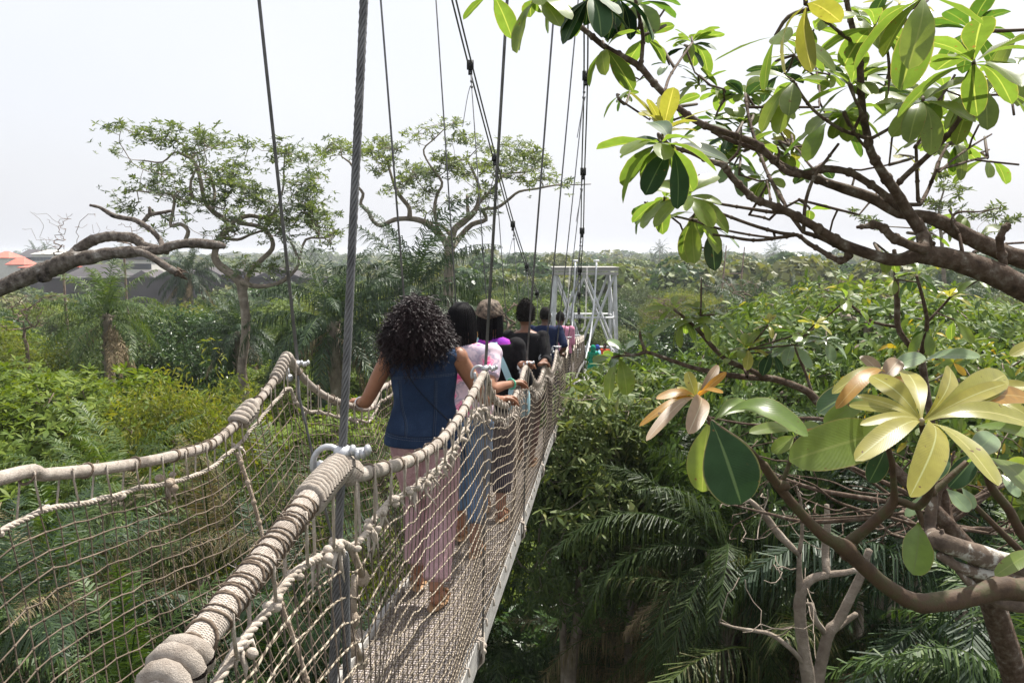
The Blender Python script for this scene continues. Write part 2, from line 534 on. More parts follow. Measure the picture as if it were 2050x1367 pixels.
def _soil(nt, out):
    b = N(nt, 'ShaderNodeBsdfPrincipled', Roughness=.95)
    nt.links.new(ramp(nt, noise(nt, .35, 8, .65), [(.3, (.018, .016, .010)), (.5, (.035, .04, .016)), (.7, (.05, .065, .022))]), b.inputs['Base Color'])
    nt.links.new(b.outputs[0], out.inputs[0])
M['soil'] = mat('soil', _soil)
M['water'] = plain('water', (.12, .17, .20), .15)


def _braid(nt, out, nu=14, nv=1500, two=True, hgt=.0016):
    """woven sheath of the hand ropes: two opposite sets of fine strands"""
    L = nt.links.new
    b = N(nt, 'ShaderNodeBsdfPrincipled', Roughness=.95); b.inputs['Specular IOR Level'].default_value = .08
    uv = nt.nodes.new('ShaderNodeUVMap'); uv.uv_map = 'UVMap'; sp = nt.nodes.new('ShaderNodeSeparateXYZ'); L(uv.outputs[0], sp.inputs[0])
    hs = []
    for sg in (1, -1):
        a = N(nt, 'ShaderNodeMath', _operation='MULTIPLY'); a.inputs[1].default_value = 6.2832 * nu * sg; L(sp.outputs[0], a.inputs[0])
        c = N(nt, 'ShaderNodeMath', _operation='MULTIPLY_ADD'); c.inputs[1].default_value = nv; L(sp.outputs[1], c.inputs[0]); L(a.outputs[0], c.inputs[2])
        d = N(nt, 'ShaderNodeMath', _operation='SINE'); L(c.outputs[0], d.inputs[0]); hs.append(d.outputs[0])
    m = N(nt, 'ShaderNodeMath', _operation='MAXIMUM'); L(hs[0], m.inputs[0]); L(hs[1 if two else 0], m.inputs[1])
    n1, n2 = noise(nt, 14, 6, .7), noise(nt, 220, 3)
    c = ramp(nt, n1, [(.25, (.24, .20, .17)), (.45, (.43, .375, .325)), (.62, (.57, .51, .45)), (.78, (.68, .63, .57))])
    mr = N(nt, 'ShaderNodeMapRange'); mr.inputs[1].default_value = -.6; mr.inputs[2].default_value = .7; mr.inputs[3].default_value = .72; mr.inputs[4].default_value = 1.08; L(m.outputs[0], mr.inputs[0])
    cc = nt.nodes.new('ShaderNodeCombineColor')
    for k in range(3): L(mr.outputs[0], cc.inputs[k])
    c = mixc(nt, 1.0, c, cc.outputs[0], 'MULTIPLY')
    c = mixc(nt, 1.0, c, ramp(nt, n2, [(.35, (.8, .8, .8)), (.65, (1.15, 1.15, 1.15))]), 'MULTIPLY')
    L(c, b.inputs['Base Color'])
    bp = N(nt, 'ShaderNodeBump', Strength=.8, Distance=hgt); L(m.outputs[0], bp.inputs['Height'])
    b2 = N(nt, 'ShaderNodeBump', Strength=.6, Distance=.002); L(n2, b2.inputs['Height']); L(bp.outputs[0], b2.inputs['Normal'])
    L(b2.outputs[0], b.inputs['Normal']); L(b.outputs[0], out.inputs[0])


M['braid'] = mat('braid', _braid)
M['laid'] = mat('laid', lambda nt, out: _braid(nt, out, 9, 190, False, .003))

M['dry_frond'] = leaf_mat('dry_frond', [(0, (0.0490, 0.0560, 0.0252)), (.4, (0.1050, 0.0910, 0.0420)), (.7, (0.1960, 0.1540, 0.0770)), (1, (0.3360, 0.2660, 0.1400))], .2, .6, (1.3, 1.1, .7))


def _dash(nt, out):
    """laid cord: turns of light and dark strand"""
    L = nt.links.new
    b = N(nt, 'ShaderNodeBsdfPrincipled', Roughness=.95); b.inputs['Specular IOR Level'].default_value = .08
    uv = nt.nodes.new('ShaderNodeUVMap'); uv.uv_map = 'UVMap'; sp = nt.nodes.new('ShaderNodeSeparateXYZ'); L(uv.outputs[0], sp.inputs[0])
    a = N(nt, 'ShaderNodeMath', _operation='MULTIPLY'); a.inputs[1].default_value = 6.2832; L(sp.outputs[0], a.inputs[0])
    c = N(nt, 'ShaderNodeMath', _operation='MULTIPLY_ADD'); c.inputs[1].default_value = 215; L(sp.outputs[1], c.inputs[0]); L(a.outputs[0], c.inputs[2])
    d = N(nt, 'ShaderNodeMath', _operation='SINE'); L(c.outputs[0], d.inputs[0])
    m = N(nt, 'ShaderNodeMapRange'); m.inputs[1].default_value = -.5; m.inputs[2].default_value = .3; L(d.outputs[0], m.inputs[0])
    lt = ramp(nt, noise(nt, 6, 4), [(.3, (.27, .225, .17)), (.7, (.50, .43, .34))])
    L(mixc(nt, m.outputs[0], (.07, .055, .042), lt), b.inputs['Base Color']); L(b.outputs[0], out.inputs[0])


M['dash'] = mat('dash', _dash)

M['palm_shade'] = leaf_mat('palm_shade', [(0, (.016, .030, .010)), (.5, (.04, .068, .018)), (.8, (.09, .12, .035)), (1, (.17, .14, .07))], .25, .5, spec=.3)
# ------------------------------------------------------------- rope bridge
SL = (1195 - 1025) / FPX            # the bridge runs along x = c + SL*y
CR, CL, ER, EL = -.51, -1.37, -.55, -1.10


def lane(px, py, c):
    r = ray(px, py); y = c / (r[0] - SL)
    return y, -r[2] * y               # depth, drop below the camera


def interp(tab):
    tab = sorted(tab); a = np.array(tab)
    def f(y): return np.interp(y, a[:, 0], a[:, 1])
    return f


POST = [1.6, 3.65, 5.8, 7.95, 10.2, 12.3, 14.45, 16.6, 18.8, 21, 23.2, 25.4, 27.6, 29.8, 32, 34.2, 36.2]
RH = interp([(-.6, .30), (1.6, .41), (3.65, .535), (5.8, .795), (7.95, 1.07), (10.2, 1.25), (12.3, 1.39), (14.45, 1.58), (18.8, 2.0), (25, 2.62), (32, 3.32), (34.2, 4.0), (36.2, 4.75)])
LH = interp([(-.6, .30), (1.6, .40), (3.65, .48), (5.8, .795), (7.95, 1.07), (10.2, 1.25), (12.3, 1.39), (14.45, 1.58), (18.8, 2.0), (25, 2.62), (32, 3.32), (34.2, 4.0), (36.2, 4.75)])
_dh = [(-.6, 1.60), (1.6, 1.72), (3.5, 1.85), (4.7, 1.94), (6.6, 2.10), (7.9, 2.17), (9.4, 2.28), (12, 2.52), (15.2, 2.84), (20.5, 3.30), (26, 3.80), (32, 4.45), (34.2, 5.15), (36.4, 5.85)]
DH = interp(_dh)


def at(c, y, drop): return np.array([c + SL * y, y, ZC - drop])


# rail curves ------------------------------------------------------------
def rail_pts(side):
    out = []
    if side == 'L':
        pts = [(-1.0, .30, CL), (-.1, .40, CL), (.9, .48, CL)]
        for px, py in [(0, 957), (90, 950), (181, 941), (270, 928), (352, 911), (422, 890), (477, 845), (520, 800), (553, 755), (575, 712)]:
            y, h = lane(px, py, CL); pts.append((y, h, CL))
        for px, py in [(590, 735), (615, 765), (650, 792), (690, 808), (740, 818)]:
            y, h = lane(px, py, CL); pts.append((y, h, CL))
        k0 = 2
    else:
        pts = []
        for px, py in [(180, 1600), (290, 1440), (350, 1345), (400, 1280), (455, 1210), (520, 1130), (585, 1045), (640, 975), (680, 932)]:
            y, h = lane(px, py, CR); pts.append((y, h, CR))
        for px, py in [(705, 950), (760, 940), (830, 918), (880, 885), (920, 835), (950, 782), (970, 748)]:
            y, h = lane(px, py, CR); pts.append((y, h, CR))
        for px, py in [(978, 775), (990, 800), (1010, 812), (1028, 800), (1042, 765), (1052, 735)]:
            y, h = lane(px, py, CR); pts.append((y, h, CR))
        k0 = 3
    pts.sort()
    ylast = pts[-1][0]
    f = RH if side == 'R' else LH
    c = CR if side == 'R' else CL
    for i in range(len(POST) - 1):
        a, b = POST[i], POST[i + 1]
        for u in np.linspace(0, 1, 9)[:-1]:
            y = a + (b - a) * u
            if y <= ylast + .12: continue
            pts.append((y, float(f(y)) + .2 * math.sin(math.pi * u) ** .8 * (1 if y < 20 else .7), c))
    pts.append((POST[-1], float(f(POST[-1])), c))
    return np.array([at(c, y, h) for y, h, c in pts])


RAIL = {s: rail_pts(s) for s in 'LR'}


def rail_at(side, y):
    r = RAIL[side]
    return np.array([np.interp(y, r[:, 1], r[:, i]) for i in range(3)])


def rope2_at(side, y):
    q = rail_at(side, y).copy()
    k = min(abs(y - p) for p in POST)
    q[2] -= .085 + .075 * math.exp(-(k / .22) ** 2)
    return q


def deck_z(y): return ZC - float(DH(y)) + .03


def deck_edge(side, y):
    return np.array([(ER if side == 'R' else EL) + SL * y, y, deck_z(y)])


def twisted(mb, pts, R, n=3, pitch=.16, sides=6, m=0, r=None):
    """a laid rope: n strands wound round the path"""
    pts = np.asarray(pts, float)
    seg = np.linalg.norm(np.diff(pts, axis=0), axis=1); L = np.concatenate([[0], np.cumsum(seg)])
    k = max(4, int(L[-1] / (pitch / 9)))
    s = np.linspace(0, L[-1], k)
    q = np.stack([np.interp(s, L, pts[:, i]) for i in range(3)], -1)
    t, Nn, B = frames(q)
    for j in range(n):
        a = s / pitch * 2 * math.pi + j / n * 2 * math.pi
        c = q + (np.cos(a)[:, None] * Nn + np.sin(a)[:, None] * B) * R * .52
        mb.tube(c, R * .56 if r is None else r, sides, True, m=m)
    return mb


bridge = thing('rope_footbridge', 'long rope and net suspension footbridge sagging through the tree tops', 'footbridge', (0, 0, ZC - 2))
BO = np.array(bridge.location)


def badd(mb, name, mats, parent=bridge, smooth=True):
    off = BO
    mb.V = [v - off for v in mb.V]
    o = bpy.data.objects.new(name, mb.mesh(name, mats, smooth)); COL.objects.link(o)
    o.parent = parent
    return o


# hand ropes with their coils, knots and rings ---------------------------
for side in 'LR':
    r = RAIL[side]
    mb = MB()
    ys = r[:, 1]
    sm = spline(r, len(r) * 5)
    rad = np.interp(sm[:, 1], [0, 3, 6, 12, 36], [.0175, .017, .017, .016, .016])
    if side == 'R': rad = np.interp(sm[:, 1], [0, 1.55, 1.62, 6, 36], [.0215, .0215, .0165, .016, .0155])
    mb.tube(sm, rad * (1 + .02 * rng.normal(size=len(rad))), 16, up=(.3, 0, -1), uv=True)
    mb.V = [v - BO for v in mb.V]; hand = mb.build('hand_rope', M['braid'], bridge, uv=True)
    # whipping rings round the rope
    mb = MB()
    def ring(y, R, w=.006, y2=.0, lean=0.0):
        c = rail_at(side, y); c2 = rail_at(side, y + .02); t = unit(c2 - c)
        a = np.arange(13) / 12 * 2 * math.pi
        n = unit(np.cross(t, [0, 0, 1])); b = np.cross(n, t)
        p = c + (np.cos(a)[:, None] * n + np.sin(a)[:, None] * b) * R + t * (np.sin(a)[:, None] * lean)
        mb.tube(p, w, 10 if w > .01 else 5, False, uv=True)
    if side == 'R':
        for y in np.arange(1.03, 1.37, .027): ring(y, .0228, .0024, lean=.010 * math.sin(y * 90))
        for y in np.arange(1.045, 1.37, .027): ring(y, .0232, .0014, lean=-.012)
        for y in np.arange(.36, 1.0, .03): ring(y, .0228, .0026, lean=.010)
        for y in np.arange(1.75, 12, .13): ring(y, .0183, .0024, lean=.006)
    else:
        for y in np.arange(1.0, 12, .22): ring(y, .0195, .0034, lean=.008)
        for y in np.arange(2.55, 3.35, .05): ring(y, .0185, .0022, lean=.006)
    for v_, q_ in zip(mb.V, mb.Q):
        m2 = MB(); m2.add(v_, q_ - q_.min()); badd(m2, 'whipping', M['cord'], hand)
    # thick coils
    mb = MB()
    if side == 'R':
        for k, y in enumerate(np.arange(1.39, 1.62, .0135)): ring(y, .0250, .0066, lean=.006)
        for k in range(3): ring(.955 - .028 * k, .022 + .003 * (k == 1), .0145, lean=.008 * (k - 1))
        for k in range(8): ring(.84 - .02 * k, .024, .007, lean=.01)
    else:
        for k in range(5): ring(3.02 + .024 * k, .028, .0135, lean=.012 * (k - 2))
        for k in range(7): ring(3.50 - .02 * k, .022, .007, lean=.01)
    cut = 5 if side == 'L' else len(mb.V) - 11
    for part in (range(0, cut), range(cut, len(mb.V))):
        m2 = MB()
        for i_ in part: m2.add(mb.V[i_] - BO, mb.Q[i_] - mb.Q[i_].min(), uv=mb.UV[i_])
        m2.build('knot', M['fuzz'], hand, uv=True)

    # loose fibres standing off the worn whippings and knots
    for y0, y1, nf, rr_ in (((1.0, 1.62, 150, .025),) if side == 'R' else ((1.8, 3.6, 110, .018),)):
        mb = MB()
        for _ in range(nf):
            y_ = rng.uniform(y0, y1); c_ = rail_at(side, y_); a_ = rng.uniform(-.6, 3.7)
            n_ = np.array([math.cos(a_), .15 * rng.normal(), math.sin(a_)])
            p0 = c_ + n_ * rr_ * .92; t_ = rng.normal(size=3) * .006
            mb.tube([p0, p0 + n_ * .004 + t_ * .5, p0 + n_ * rng.uniform(.001, .004) + t_], [.0005, .0004, .0002], 3, False)
        tag(badd(mb, 'frayed_fibres', M['rope_pale'], hand), kind='stuff')
    # second rope under the hand rope, lumpy with knots
    y = np.concatenate([np.arange(-.6, 14, .06), np.arange(14, 36.2, .2)])
    p = np.array([rope2_at(side, v) for v in y])
    p[:, 2] += rng.normal(size=len(p)) * .004
    mb = MB()
    ynear = y < 7
    twisted(mb, p[ynear], .0078, 3, .05, 5)
    mb.tube(p[~ynear], .010 * (1 + .25 * rng.normal(size=(~ynear).sum())).clip(.5, 1.6), 5)
    for v in np.arange(0, 12, .11 if side == 'R' else .15):
        if side == 'L' and 2.0 < v < 3.5 and rng.random() < .5: continue
        q = rope2_at(side, v)
        for j in range(3 if side == 'R' else 2):
            mb.ell(q + rng.normal(size=3) * .008, np.array([.0085, .0105, .008]) * rng.uniform(.8, 1.3), rotz(rng.uniform(0, 3)), 7, 5)
        if rng.random() < (.55 if side == 'R' else .12):     # frayed end
            for j in range(5):
                e = q + rng.normal(size=3) * .02 + np.array([0, 0, -.05])
                mb.tube([q, (q + e) / 2 + rng.normal(size=3) * .008, e], [.006, .004, .001], 4)
    badd(mb, 'lower_rope', M['rope_pale'])
    # ties between the two
    for v in list(np.arange(-.5, 12, .14)):
        mb = MB(); q0, q1 = rail_at(side, v), rope2_at(side, v + rng.uniform(-.04, .04))
        o = .019
        for sgn in (-1, 1):
            e = rope2_at(side, v + .035 * sgn)
            mb.tube([q0 + [sgn * o, 0, .012], q0 + [sgn * o, 0, -.02], e + [sgn * .006, 0, 0]], .0032, 4)
        badd(mb, 'tie', M['rope_pale'])

# nets -------------------------------------------------------------------
ROWS = 20


def net_pt(side, y, s, bulge=.0):
    a = rope2_at(side, y); b = deck_edge(side, y)
    q = a * (1 - s) + b * s
    q[0] += bulge * math.sin(math.pi * s) * (1 if side == 'R' else -1)
    # bay-wise slack of the meshes
    k = [abs(y - p) for p in POST]
    return q


for side in 'LR':
    ys = []
    y = -.6
    while y < 36.1:
        ys.append(y); y += .056 if y < 9 else .075 if y < 16 else .11
    ys = np.array(ys)
    j1 = rng.normal(size=(len(ys), ROWS + 1)) * .003
    j2 = rng.normal(size=(len(ys), ROWS + 1)) * .003
    low = rng.normal(size=(6, 3))
    G = np.zeros((len(ys), ROWS + 1, 3))
    for i, y in enumerate(ys):
        a = rope2_at(side, y); b = deck_edge(side, y)
        for k in range(ROWS + 1):
            s = k / ROWS
            q = a * (1 - s) + b * s
            w = math.sin(math.pi * s)
            q[0] += w * (.03 * math.sin(y * 1.7 + 1) + .02 * math.sin(y * 4.3 + s * 3) + (.03 if side == 'R' else -.05))
            q[1] += w * (.06 * math.sin(y * .9 + s * 2.5) + .03 * math.sin(y * 2.9)) + j1[i, k]
            q[2] += w * .014 * math.sin(y * 3.1 + s * 5) + j2[i, k] * (1 if y < 12 else .5)
            G[i, k] = q
    mv, mh, mk = MB(), MB(), MB()
    for i in range(len(ys)):
        near = ys[i] < 7
        mv.tube(G[i], (.0017 if side == 'R' else .0021) if near else (.0022 if ys[i] < 16 else .0035), 4 if near else 3, False)
    for k in range(1, ROWS + 1):
        n = int((ys < 6.5).sum())
        if side == 'R':
            # laid cords read as dashes of light
            mh.tube(spline(G[:n + 1, k], (n + 1) * 2), .0022, 6, False, uv=True)
        else:
            mh.tube(G[:n + 1, k], .0022, 5, False)
        w = np.where(ys[n:] < 16, .0028, .0045)
        mh.tube(G[n:, k], w, 3, False, uv=True)
        for i in range(0, n):
            mk.ell(G[i, k], (.0048, .006, .0045), None, 5, 4)
    net = badd(mv, 'rope_net', M['net_v'] if side == 'R' else surf_mat('net_left', [(.3, (.075, .058, .045)), (.7, (.22, .175, .135))], 9, .9, .3, spec=.1))
    if side == 'R':
        mh.V = [v - BO for v in mh.V]; mh.build('cross_cords', M['dash'], net, uv=True)
    else: badd(mh, 'cross_cords', MATS['net_left'], net)
    badd(mk, 'mesh_knots', M['net_h'] if side == 'R' else MATS['net_left'], net)

# loose mended strands by the near post
mb = MB()
for k in range(9):
    y0 = 1.0 + .07 * k
    a = net_pt('R', y0, .12 + .02 * k); b = net_pt('R', y0 + .45 + .05 * k, .95 - .03 * k)
    q = spline(np.array([a, (a * .6 + b * .4) + [.02, 0, -.04], (a * .3 + b * .7) + [-.01, 0, -.02], b]), 30)
    mb.tube(q, .0055, 5)
    for i in range(4, 30, 6): mb.ell(q[i], (.010, .012, .010), None, 6, 5)
for k in range(8):
    q = [net_pt('R', 1.62 + .03 * math.sin(k), .06 * k), net_pt('R', 1.66 + .05 * math.cos(k * 2), .06 * k + .09)]
    mb.tube(q, .008, 5)
    mb.ell(q[1], (.016, .016, .02), None, 7, 5)
badd(mb, 'mended_strand', M['rope'])
mb = MB()
y = np.linspace(0, 1, 26)
q = np.array([net_pt('L', 2.98 + .012 * math.sin(9 * v), .02 + v * .95) for v in y])
twisted(mb, q, .008, 3, .05, 5)
for v in q[1::2]: mb.ell(v, (.012, .012, .014), None, 6, 5)
a = rope2_at('L', 2.5) + [0, 0, -.0]
for j in range(5): mb.ell(a + rng.normal(size=3) * .012, (.015, .014, .013), None, 8, 6)
for j in range(6): mb.tube([a, a + rng.normal(size=3) * .02 + [0, 0, -.05]], [.008, .002], 4)
badd(mb, 'net_seam', M['rope'])

# deck -------------------------------------------------------------------
ysd = np.concatenate([np.arange(-.6, 36.3, .3)])


def strip(x0, x1, z0, z1, name, m, parent=bridge):
    mb = MB(); V = []
    for v in ysd:
        z = deck_z(v) - .03
        V += [[x0 + SL * v, v, z + z0], [x1 + SL * v, v, z + z0], [x1 + SL * v, v, z + z1], [x0 + SL * v, v, z + z1]]
    Q = []
    for i in range(len(ysd) - 1):
        for j in range(4): Q.append([i * 4 + j, i * 4 + (j + 1) % 4, i * 4 + 4 + (j + 1) % 4, i * 4 + 4 + j])
    Q += [[0, 3, 2, 1], [len(V) - 4, len(V) - 3, len(V) - 2, len(V) - 1]]
    mb.add(V, Q)
    return badd(mb, name, m, parent, smooth=False)


def _deck(nt, out):
    L = nt.links.new
    b = N(nt, 'ShaderNodeBsdfPrincipled', Roughness=.85)
    tc = nt.nodes.new('ShaderNodeTexCoord')
    mp = nt.nodes.new('ShaderNodeMapping'); mp.inputs['Rotation'].default_value = (0, 0, SL); L(tc.outputs['Object'], mp.inputs[0])
    w1 = N(nt, 'ShaderNodeTexWave', Scale=16, Distortion=1.5); w1.bands_direction = 'Y'; L(mp.outputs[0], w1.inputs[0])
    w2 = N(nt, 'ShaderNodeTexWave', Scale=22, Distortion=1.0); w2.bands_direction = 'X'; L(mp.outputs[0], w2.inputs[0])
    m = N(nt, 'ShaderNodeMath', _operation='MULTIPLY'); L(w1.outputs[1], m.inputs[0]); L(w2.outputs[1], m.inputs[1])
    n = noise(nt, 2.5, 5)
    c1 = ramp(nt, m.outputs[0], [(.05, (.10, .085, .075)), (.45, (.46, .42, .41))])
    c2 = ramp(nt, n, [(.35, (.75, .75, .75)), (.65, (1.25, 1.2, 1.15))])
    L(mixc(nt, 1.0, c1, c2, 'MULTIPLY'), b.inputs['Base Color'])
    bp = N(nt, 'ShaderNodeBump', Strength=.7, Distance=.006); L(m.outputs[0], bp.inputs['Height']); L(bp.outputs[0], b.inputs['Normal'])
    L(b.outputs[0], out.inputs[0])


M['deck'] = mat('deck', _deck)
strip(EL + .03, ER - .03, -.03, .0, 'deck', M['deck'])
strip(ER - .028, ER + .006, -.10, .035, 'side_board', M['grey_wood'])
strip(EL - .006, EL + .028, -.10, .035, 'side_board', M['grey_wood'])
# tight mesh laid over the deck
mb = MB()
for c in np.linspace(EL + .05, ER - .05, 11):
    mb.tube([[c + SL * v + .008 * math.sin(v * 9 + c * 20), v, deck_z(v) - .03 + .008] for v in np.arange(1, 17, .1)], .0035, 3, False)
for v in np.concatenate([np.arange(1.2, 9, .05), np.arange(9, 17, .09)]):
    mb.tube([[c + SL * v, v + .01 * math.sin(c * 40 + v * 9), deck_z(v) - .03 + .010] for c in np.linspace(EL + .03, ER - .03, 9)], .0035, 3, False)
badd(mb, 'deck_mesh', M['net_h'])

# cross beams, lashings, hangers ------------------------------------------
MC_R = [(-.6, -7.0, -.06), (1.6, -6.0, -.06), (3.65, -5.1, -.16), (5.8, -4.1, -.14), (7.95, -3.1, -.15), (10.2, -2.17, -.17), (12.3, -1.21, -.23), (14.45, -.38, -.28), (16.6, .36, -.36), (18.8, .98, -.42), (21, 1.5, -.47), (23.2, 1.95, -.5)]
MC_L = [(-.6, -6.9, -1.95), (1.6, -6.0, -1.9), (3.65, -5.1, -1.80), (5.8, -4.1, -1.68), (7.95, -3.25, -1.62), (10.2, -2.3, -1.60), (12.3, -1.42, -1.57), (14.45, -.5, -1.52), (16.6, .28, -1.46), (18.8, .95, -1.41), (21, 1.5, -1.39), (23.2, 1.95, -1.38)]
for side in 'LR':
    tab = MC_R if side == 'R' else MC_L
    pts = np.array([at(c, y, h) for y, h, c in tab])
    far = [at(CR if side == 'R' else CL, y, float(RH(y)) - k) for y, k in ((25.4, .15), (29.8, .25), (34.2, .9), (37.5, 2.2), (40.2, 4.0))]
    pts = np.concatenate([pts, far])
    sm = spline(pts, 160)
    for off in (-.022, .022):
        mb = MB(); mb.tube(sm + np.array([off, 0, 0]), .011, 6)
        mc = badd(mb, 'main_cable', M['cable'])
    cl = MB()
    for i, (y, h, c) in enumerate(tab[2:], 2):
        q = at(c, y, h)
        cl = MB(); cl.box(q, (.085, .05, .11)); cl.box(q + [0, 0, -.085], (.05, .03, .07)); badd(cl, 'cable_clamp', M['dark_steel'], mc)
        # hanger of this bay
        rp = rail_at(side, y)
        pass
    for i, (y, h, c) in enumerate(tab[1:], 1):
        top = at(c, y, h); rp = rail_at(side, y)
        out = .0 if side == 'R' else -.0
        rp = rp + np.array([.0 if side == 'R' else 0, 0, 0])
        foot = at((ER + .02) if side == 'R' else (EL - .02), y, float(DH(y)) + .06)
        mb = MB()
        if y < 2:
            R = .0085
            q = spline(np.array([top, rp + [0.0, -.03, .05], rp + [0.0, -.03, -.2], foot]), 300)
            n = len(q); t, Nn, B = frames(q)
            s = np.concatenate([[0], np.cumsum(np.linalg.norm(np.diff(q, axis=0), axis=1))])
            mb.tube(q, R * .6, 6)
            for j in range(7):
                a = s / .11 * 2 * math.pi + j / 7 * 2 * math.pi
                qq = spline(np.array([top, rp + [0.0, -.03, .05], rp + [0.0, -.03, -.2], foot]), 900)
                t, Nn, B = frames(qq)
                ss = np.concatenate([[0], np.cumsum(np.linalg.norm(np.diff(qq, axis=0), axis=1))])
                a = ss / .11 * 2 * math.pi + j / 7 * 2 * math.pi
                mb.tube(qq + (np.cos(a)[:, None] * Nn + np.sin(a)[:, None] * B) * R * .72, R * .34, 5)
        else:
            r_ = .0078 if y < 9 else .0075
            mb.tube([top, rp + [0, -.02, .04]], r_, 6)
            mb.tube([rp + [0, -.02, .04], rp + [0, -.02, -.1], foot], r_ * .75, 6)
            for u in (.06, .12, .16):          # bulldog grips near the top
                q = top * (1 - u * 2 / (h and abs(h) + 2)) + rp * (u * 2 / (abs(h) + 2))
                mb.ell(q, (.018, .018, .022), None, 7, 5)
            if 9 < y < 17:
                e = top + [-.10, 0, -.75]
                mb.tube(spline(np.array([top + [0, 0, -.25], top + [-.04, 0, -.4], e]), 6), .0045, 4)
        hg = badd(mb, 'hanger', M['cable'])
        # fitting that grips the hand rope
        fb = MB(); K_ = .9
        a = np.linspace(-.4, 3.6, 14)
        s0 = -1
        ring_c = rp + [s0 * .035, -.02, .02]
        fb.tube(np.stack([ring_c[0] - .036 * np.cos(a) * 1.0, ring_c[1] + 0 * a, ring_c[2] + .045 * np.sin(a)], -1), .0075, 6)
        fb.ell(rp + [0, -.03, .055], (.022, .026, .017), None, 10, 7)
        for j in range(5):
            fb.ell(rp + [.012 + .011 * j, -.035, .055 + .006 * math.sin(j * 2)], (.009, .014, .013), None, 8, 6)
        fb.tube([rp + [-.01, -.03, .055], rp + [.062, -.035, .06]], .008, 6)
        fb.tube([rp + [-.055, -.02, .03], rp + [-.05, -.02, -.015]], .009, 6)
        fb.ell(rp + [-.045, -.02, -.02], (.018, .03, .02), None, 8, 6)
        fb.V = [(v - rp) * K_ + rp + [0, 0, -.004] for v in fb.V]
        badd(fb, 'rope_clamp', M['galv'], hg)
for i, y in enumerate(POST[:-1]):
    mb = MB()
    z = deck_z(y) - .03
    mb.box([(ER + EL) / 2 + SL * y, y, z - .125], (ER - EL - .04, .05, .05))
    badd(mb, 'cross_beam', M['grey_wood'], smooth=False)
    if y < 17:
        for side, c in (('R', ER + .012), ('L', EL - .012)):
            lb = MB()
            for k in range(7):
                q = np.array([c + SL * y, y - .05 + .016 * k, z + .03])
                lb.tube([q + [-.02, 0, .02], q + [.012, .004, .0], q + [.014, .004, -.10], q + [-.02, .002, -.14]], .0055, 5)
            for k in range(4):
                q = np.array([c + SL * y + .016, y - .04 + .03 * k, z - .02 - .02 * (k % 2)])
                lb.ell(q, (.013, .013, .013), None, 7, 5)
            badd(lb, 'lashing', M['rope_pale'])
for y in np.arange(1.9, 14, .28):
    z = deck_z(y) - .03
    for c, s in ((ER + .008, 1), (EL - .008, -1)):
        q = np.array([c + SL * y, y, z + .028]); mb = MB()
        mb.tube([q + [-.03 * s, 0, .012], q + [.004 * s, 0, .008], q + [.006 * s, 0, -.03]], .005, 4); badd(mb, 'edge_tie', M['rope_pale'])

# white lattice tower and the platform the bridge comes down to ----------------
TY = 43.0
tw = thing('lattice_tower', 'white steel lattice tower with crossed braces at the far end of the footbridge', 'tower', (P(1168, 540, TY)[0], TY, 0))
tz = P(1168, 545, TY)[2]
hw0 = 57 * TY / FPX
ax, ay = tw.location.x, TY
lv = [tz, P(1168, 632, TY)[2], P(1168, 700, TY)[2], P(1168, 700, TY)[2] - 3.0, 3.5, 0]


def hwz(z): return hw0 + (tz - z) * .035


def tb(name, segs, r, parent=tw, m='white_metal', sides=4):
    mb = MB()
    for a, b in segs: mb.tube([a, b], r, sides)
    return mb.build(name, M[m], parent, smooth=False)


D2 = 1.3
cor = lambda z, i, j: np.array([i * hwz(z), j * D2, z])
for i in (-1, 1):
    for j in (-1, 1):
        tb('leg', [(cor(0, i, j), cor(tz, i, j))], .09)
for a, b in zip(lv[:-1], lv[1:]):
    tb('horizontal_strut', [(cor(b, -1, j), cor(b, 1, j)) for j in (-1, 1)] + [(cor(b, i, -1), cor(b, i, 1)) for i in (-1, 1)] +
       [(cor(b, -1, j) * [1, 1, 1] + [0, 0, .0], np.array([0, 0, b])) for j in (-1, 1)], .06)
for a, b in ((lv[0], lv[2]), (lv[2], lv[4])):
    for j in (-1, 1):
        tb('cross_brace', [(cor(a, -1, j) * [1, 1, 1], cor(b, 0, j)), (cor(a, 1, j), cor(b, 0, j)), (cor(b, -1, j), cor(a, 0, j)), (cor(b, 1, j), cor(a, 0, j))], .07)
    for i in (-1, 1):
        tb('cross_brace', [(cor(a, i, -1), cor(b, i, 1)), (cor(b, i, -1), cor(a, i, 1))], .05)
mb = MB()
mb.box([0, 0, tz + .16], (hw0 * 2 + .3, D2 * 2 + .3, .15)); mb.box([0, -D2 - .1, tz - .03], (hw0 * 2 + .3, .12, .16))
mb.box([0, 0, tz + .27], (hw0 * 2 + .4, D2 * 2 + .4, .04))
mb.build('head_frame', M['grey_wood'], tw, smooth=False)
for xx in (-.55, .55):
    mb = MB(); mb.tube([[xx, -D2, tz + .3], [xx, -D2, tz + .6]], .05, 6); mb.tube([[xx - .14, -D2, tz + .62], [xx + .14, -D2, tz + .62]], .05, 6)
    mb.build('cable_saddle', M['white_metal'], tw)
for xx, sx in ((.55, -.3), (-.55, -.1)):
    mb = MB()
    q = spline(np.array([[xx, -D2 - .15, tz + .5], [xx - .1 + sx * .2, -D2 - .7, tz - 1.5], [xx + sx - .3, -D2 - 2.5, tz - 3.6], [xx + sx - .9, -D2 - 5, tz - 4.4]]), 14)
    mb.tube(q, .05, 5); mb.build('slack_rope', M['white_metal'], tw)

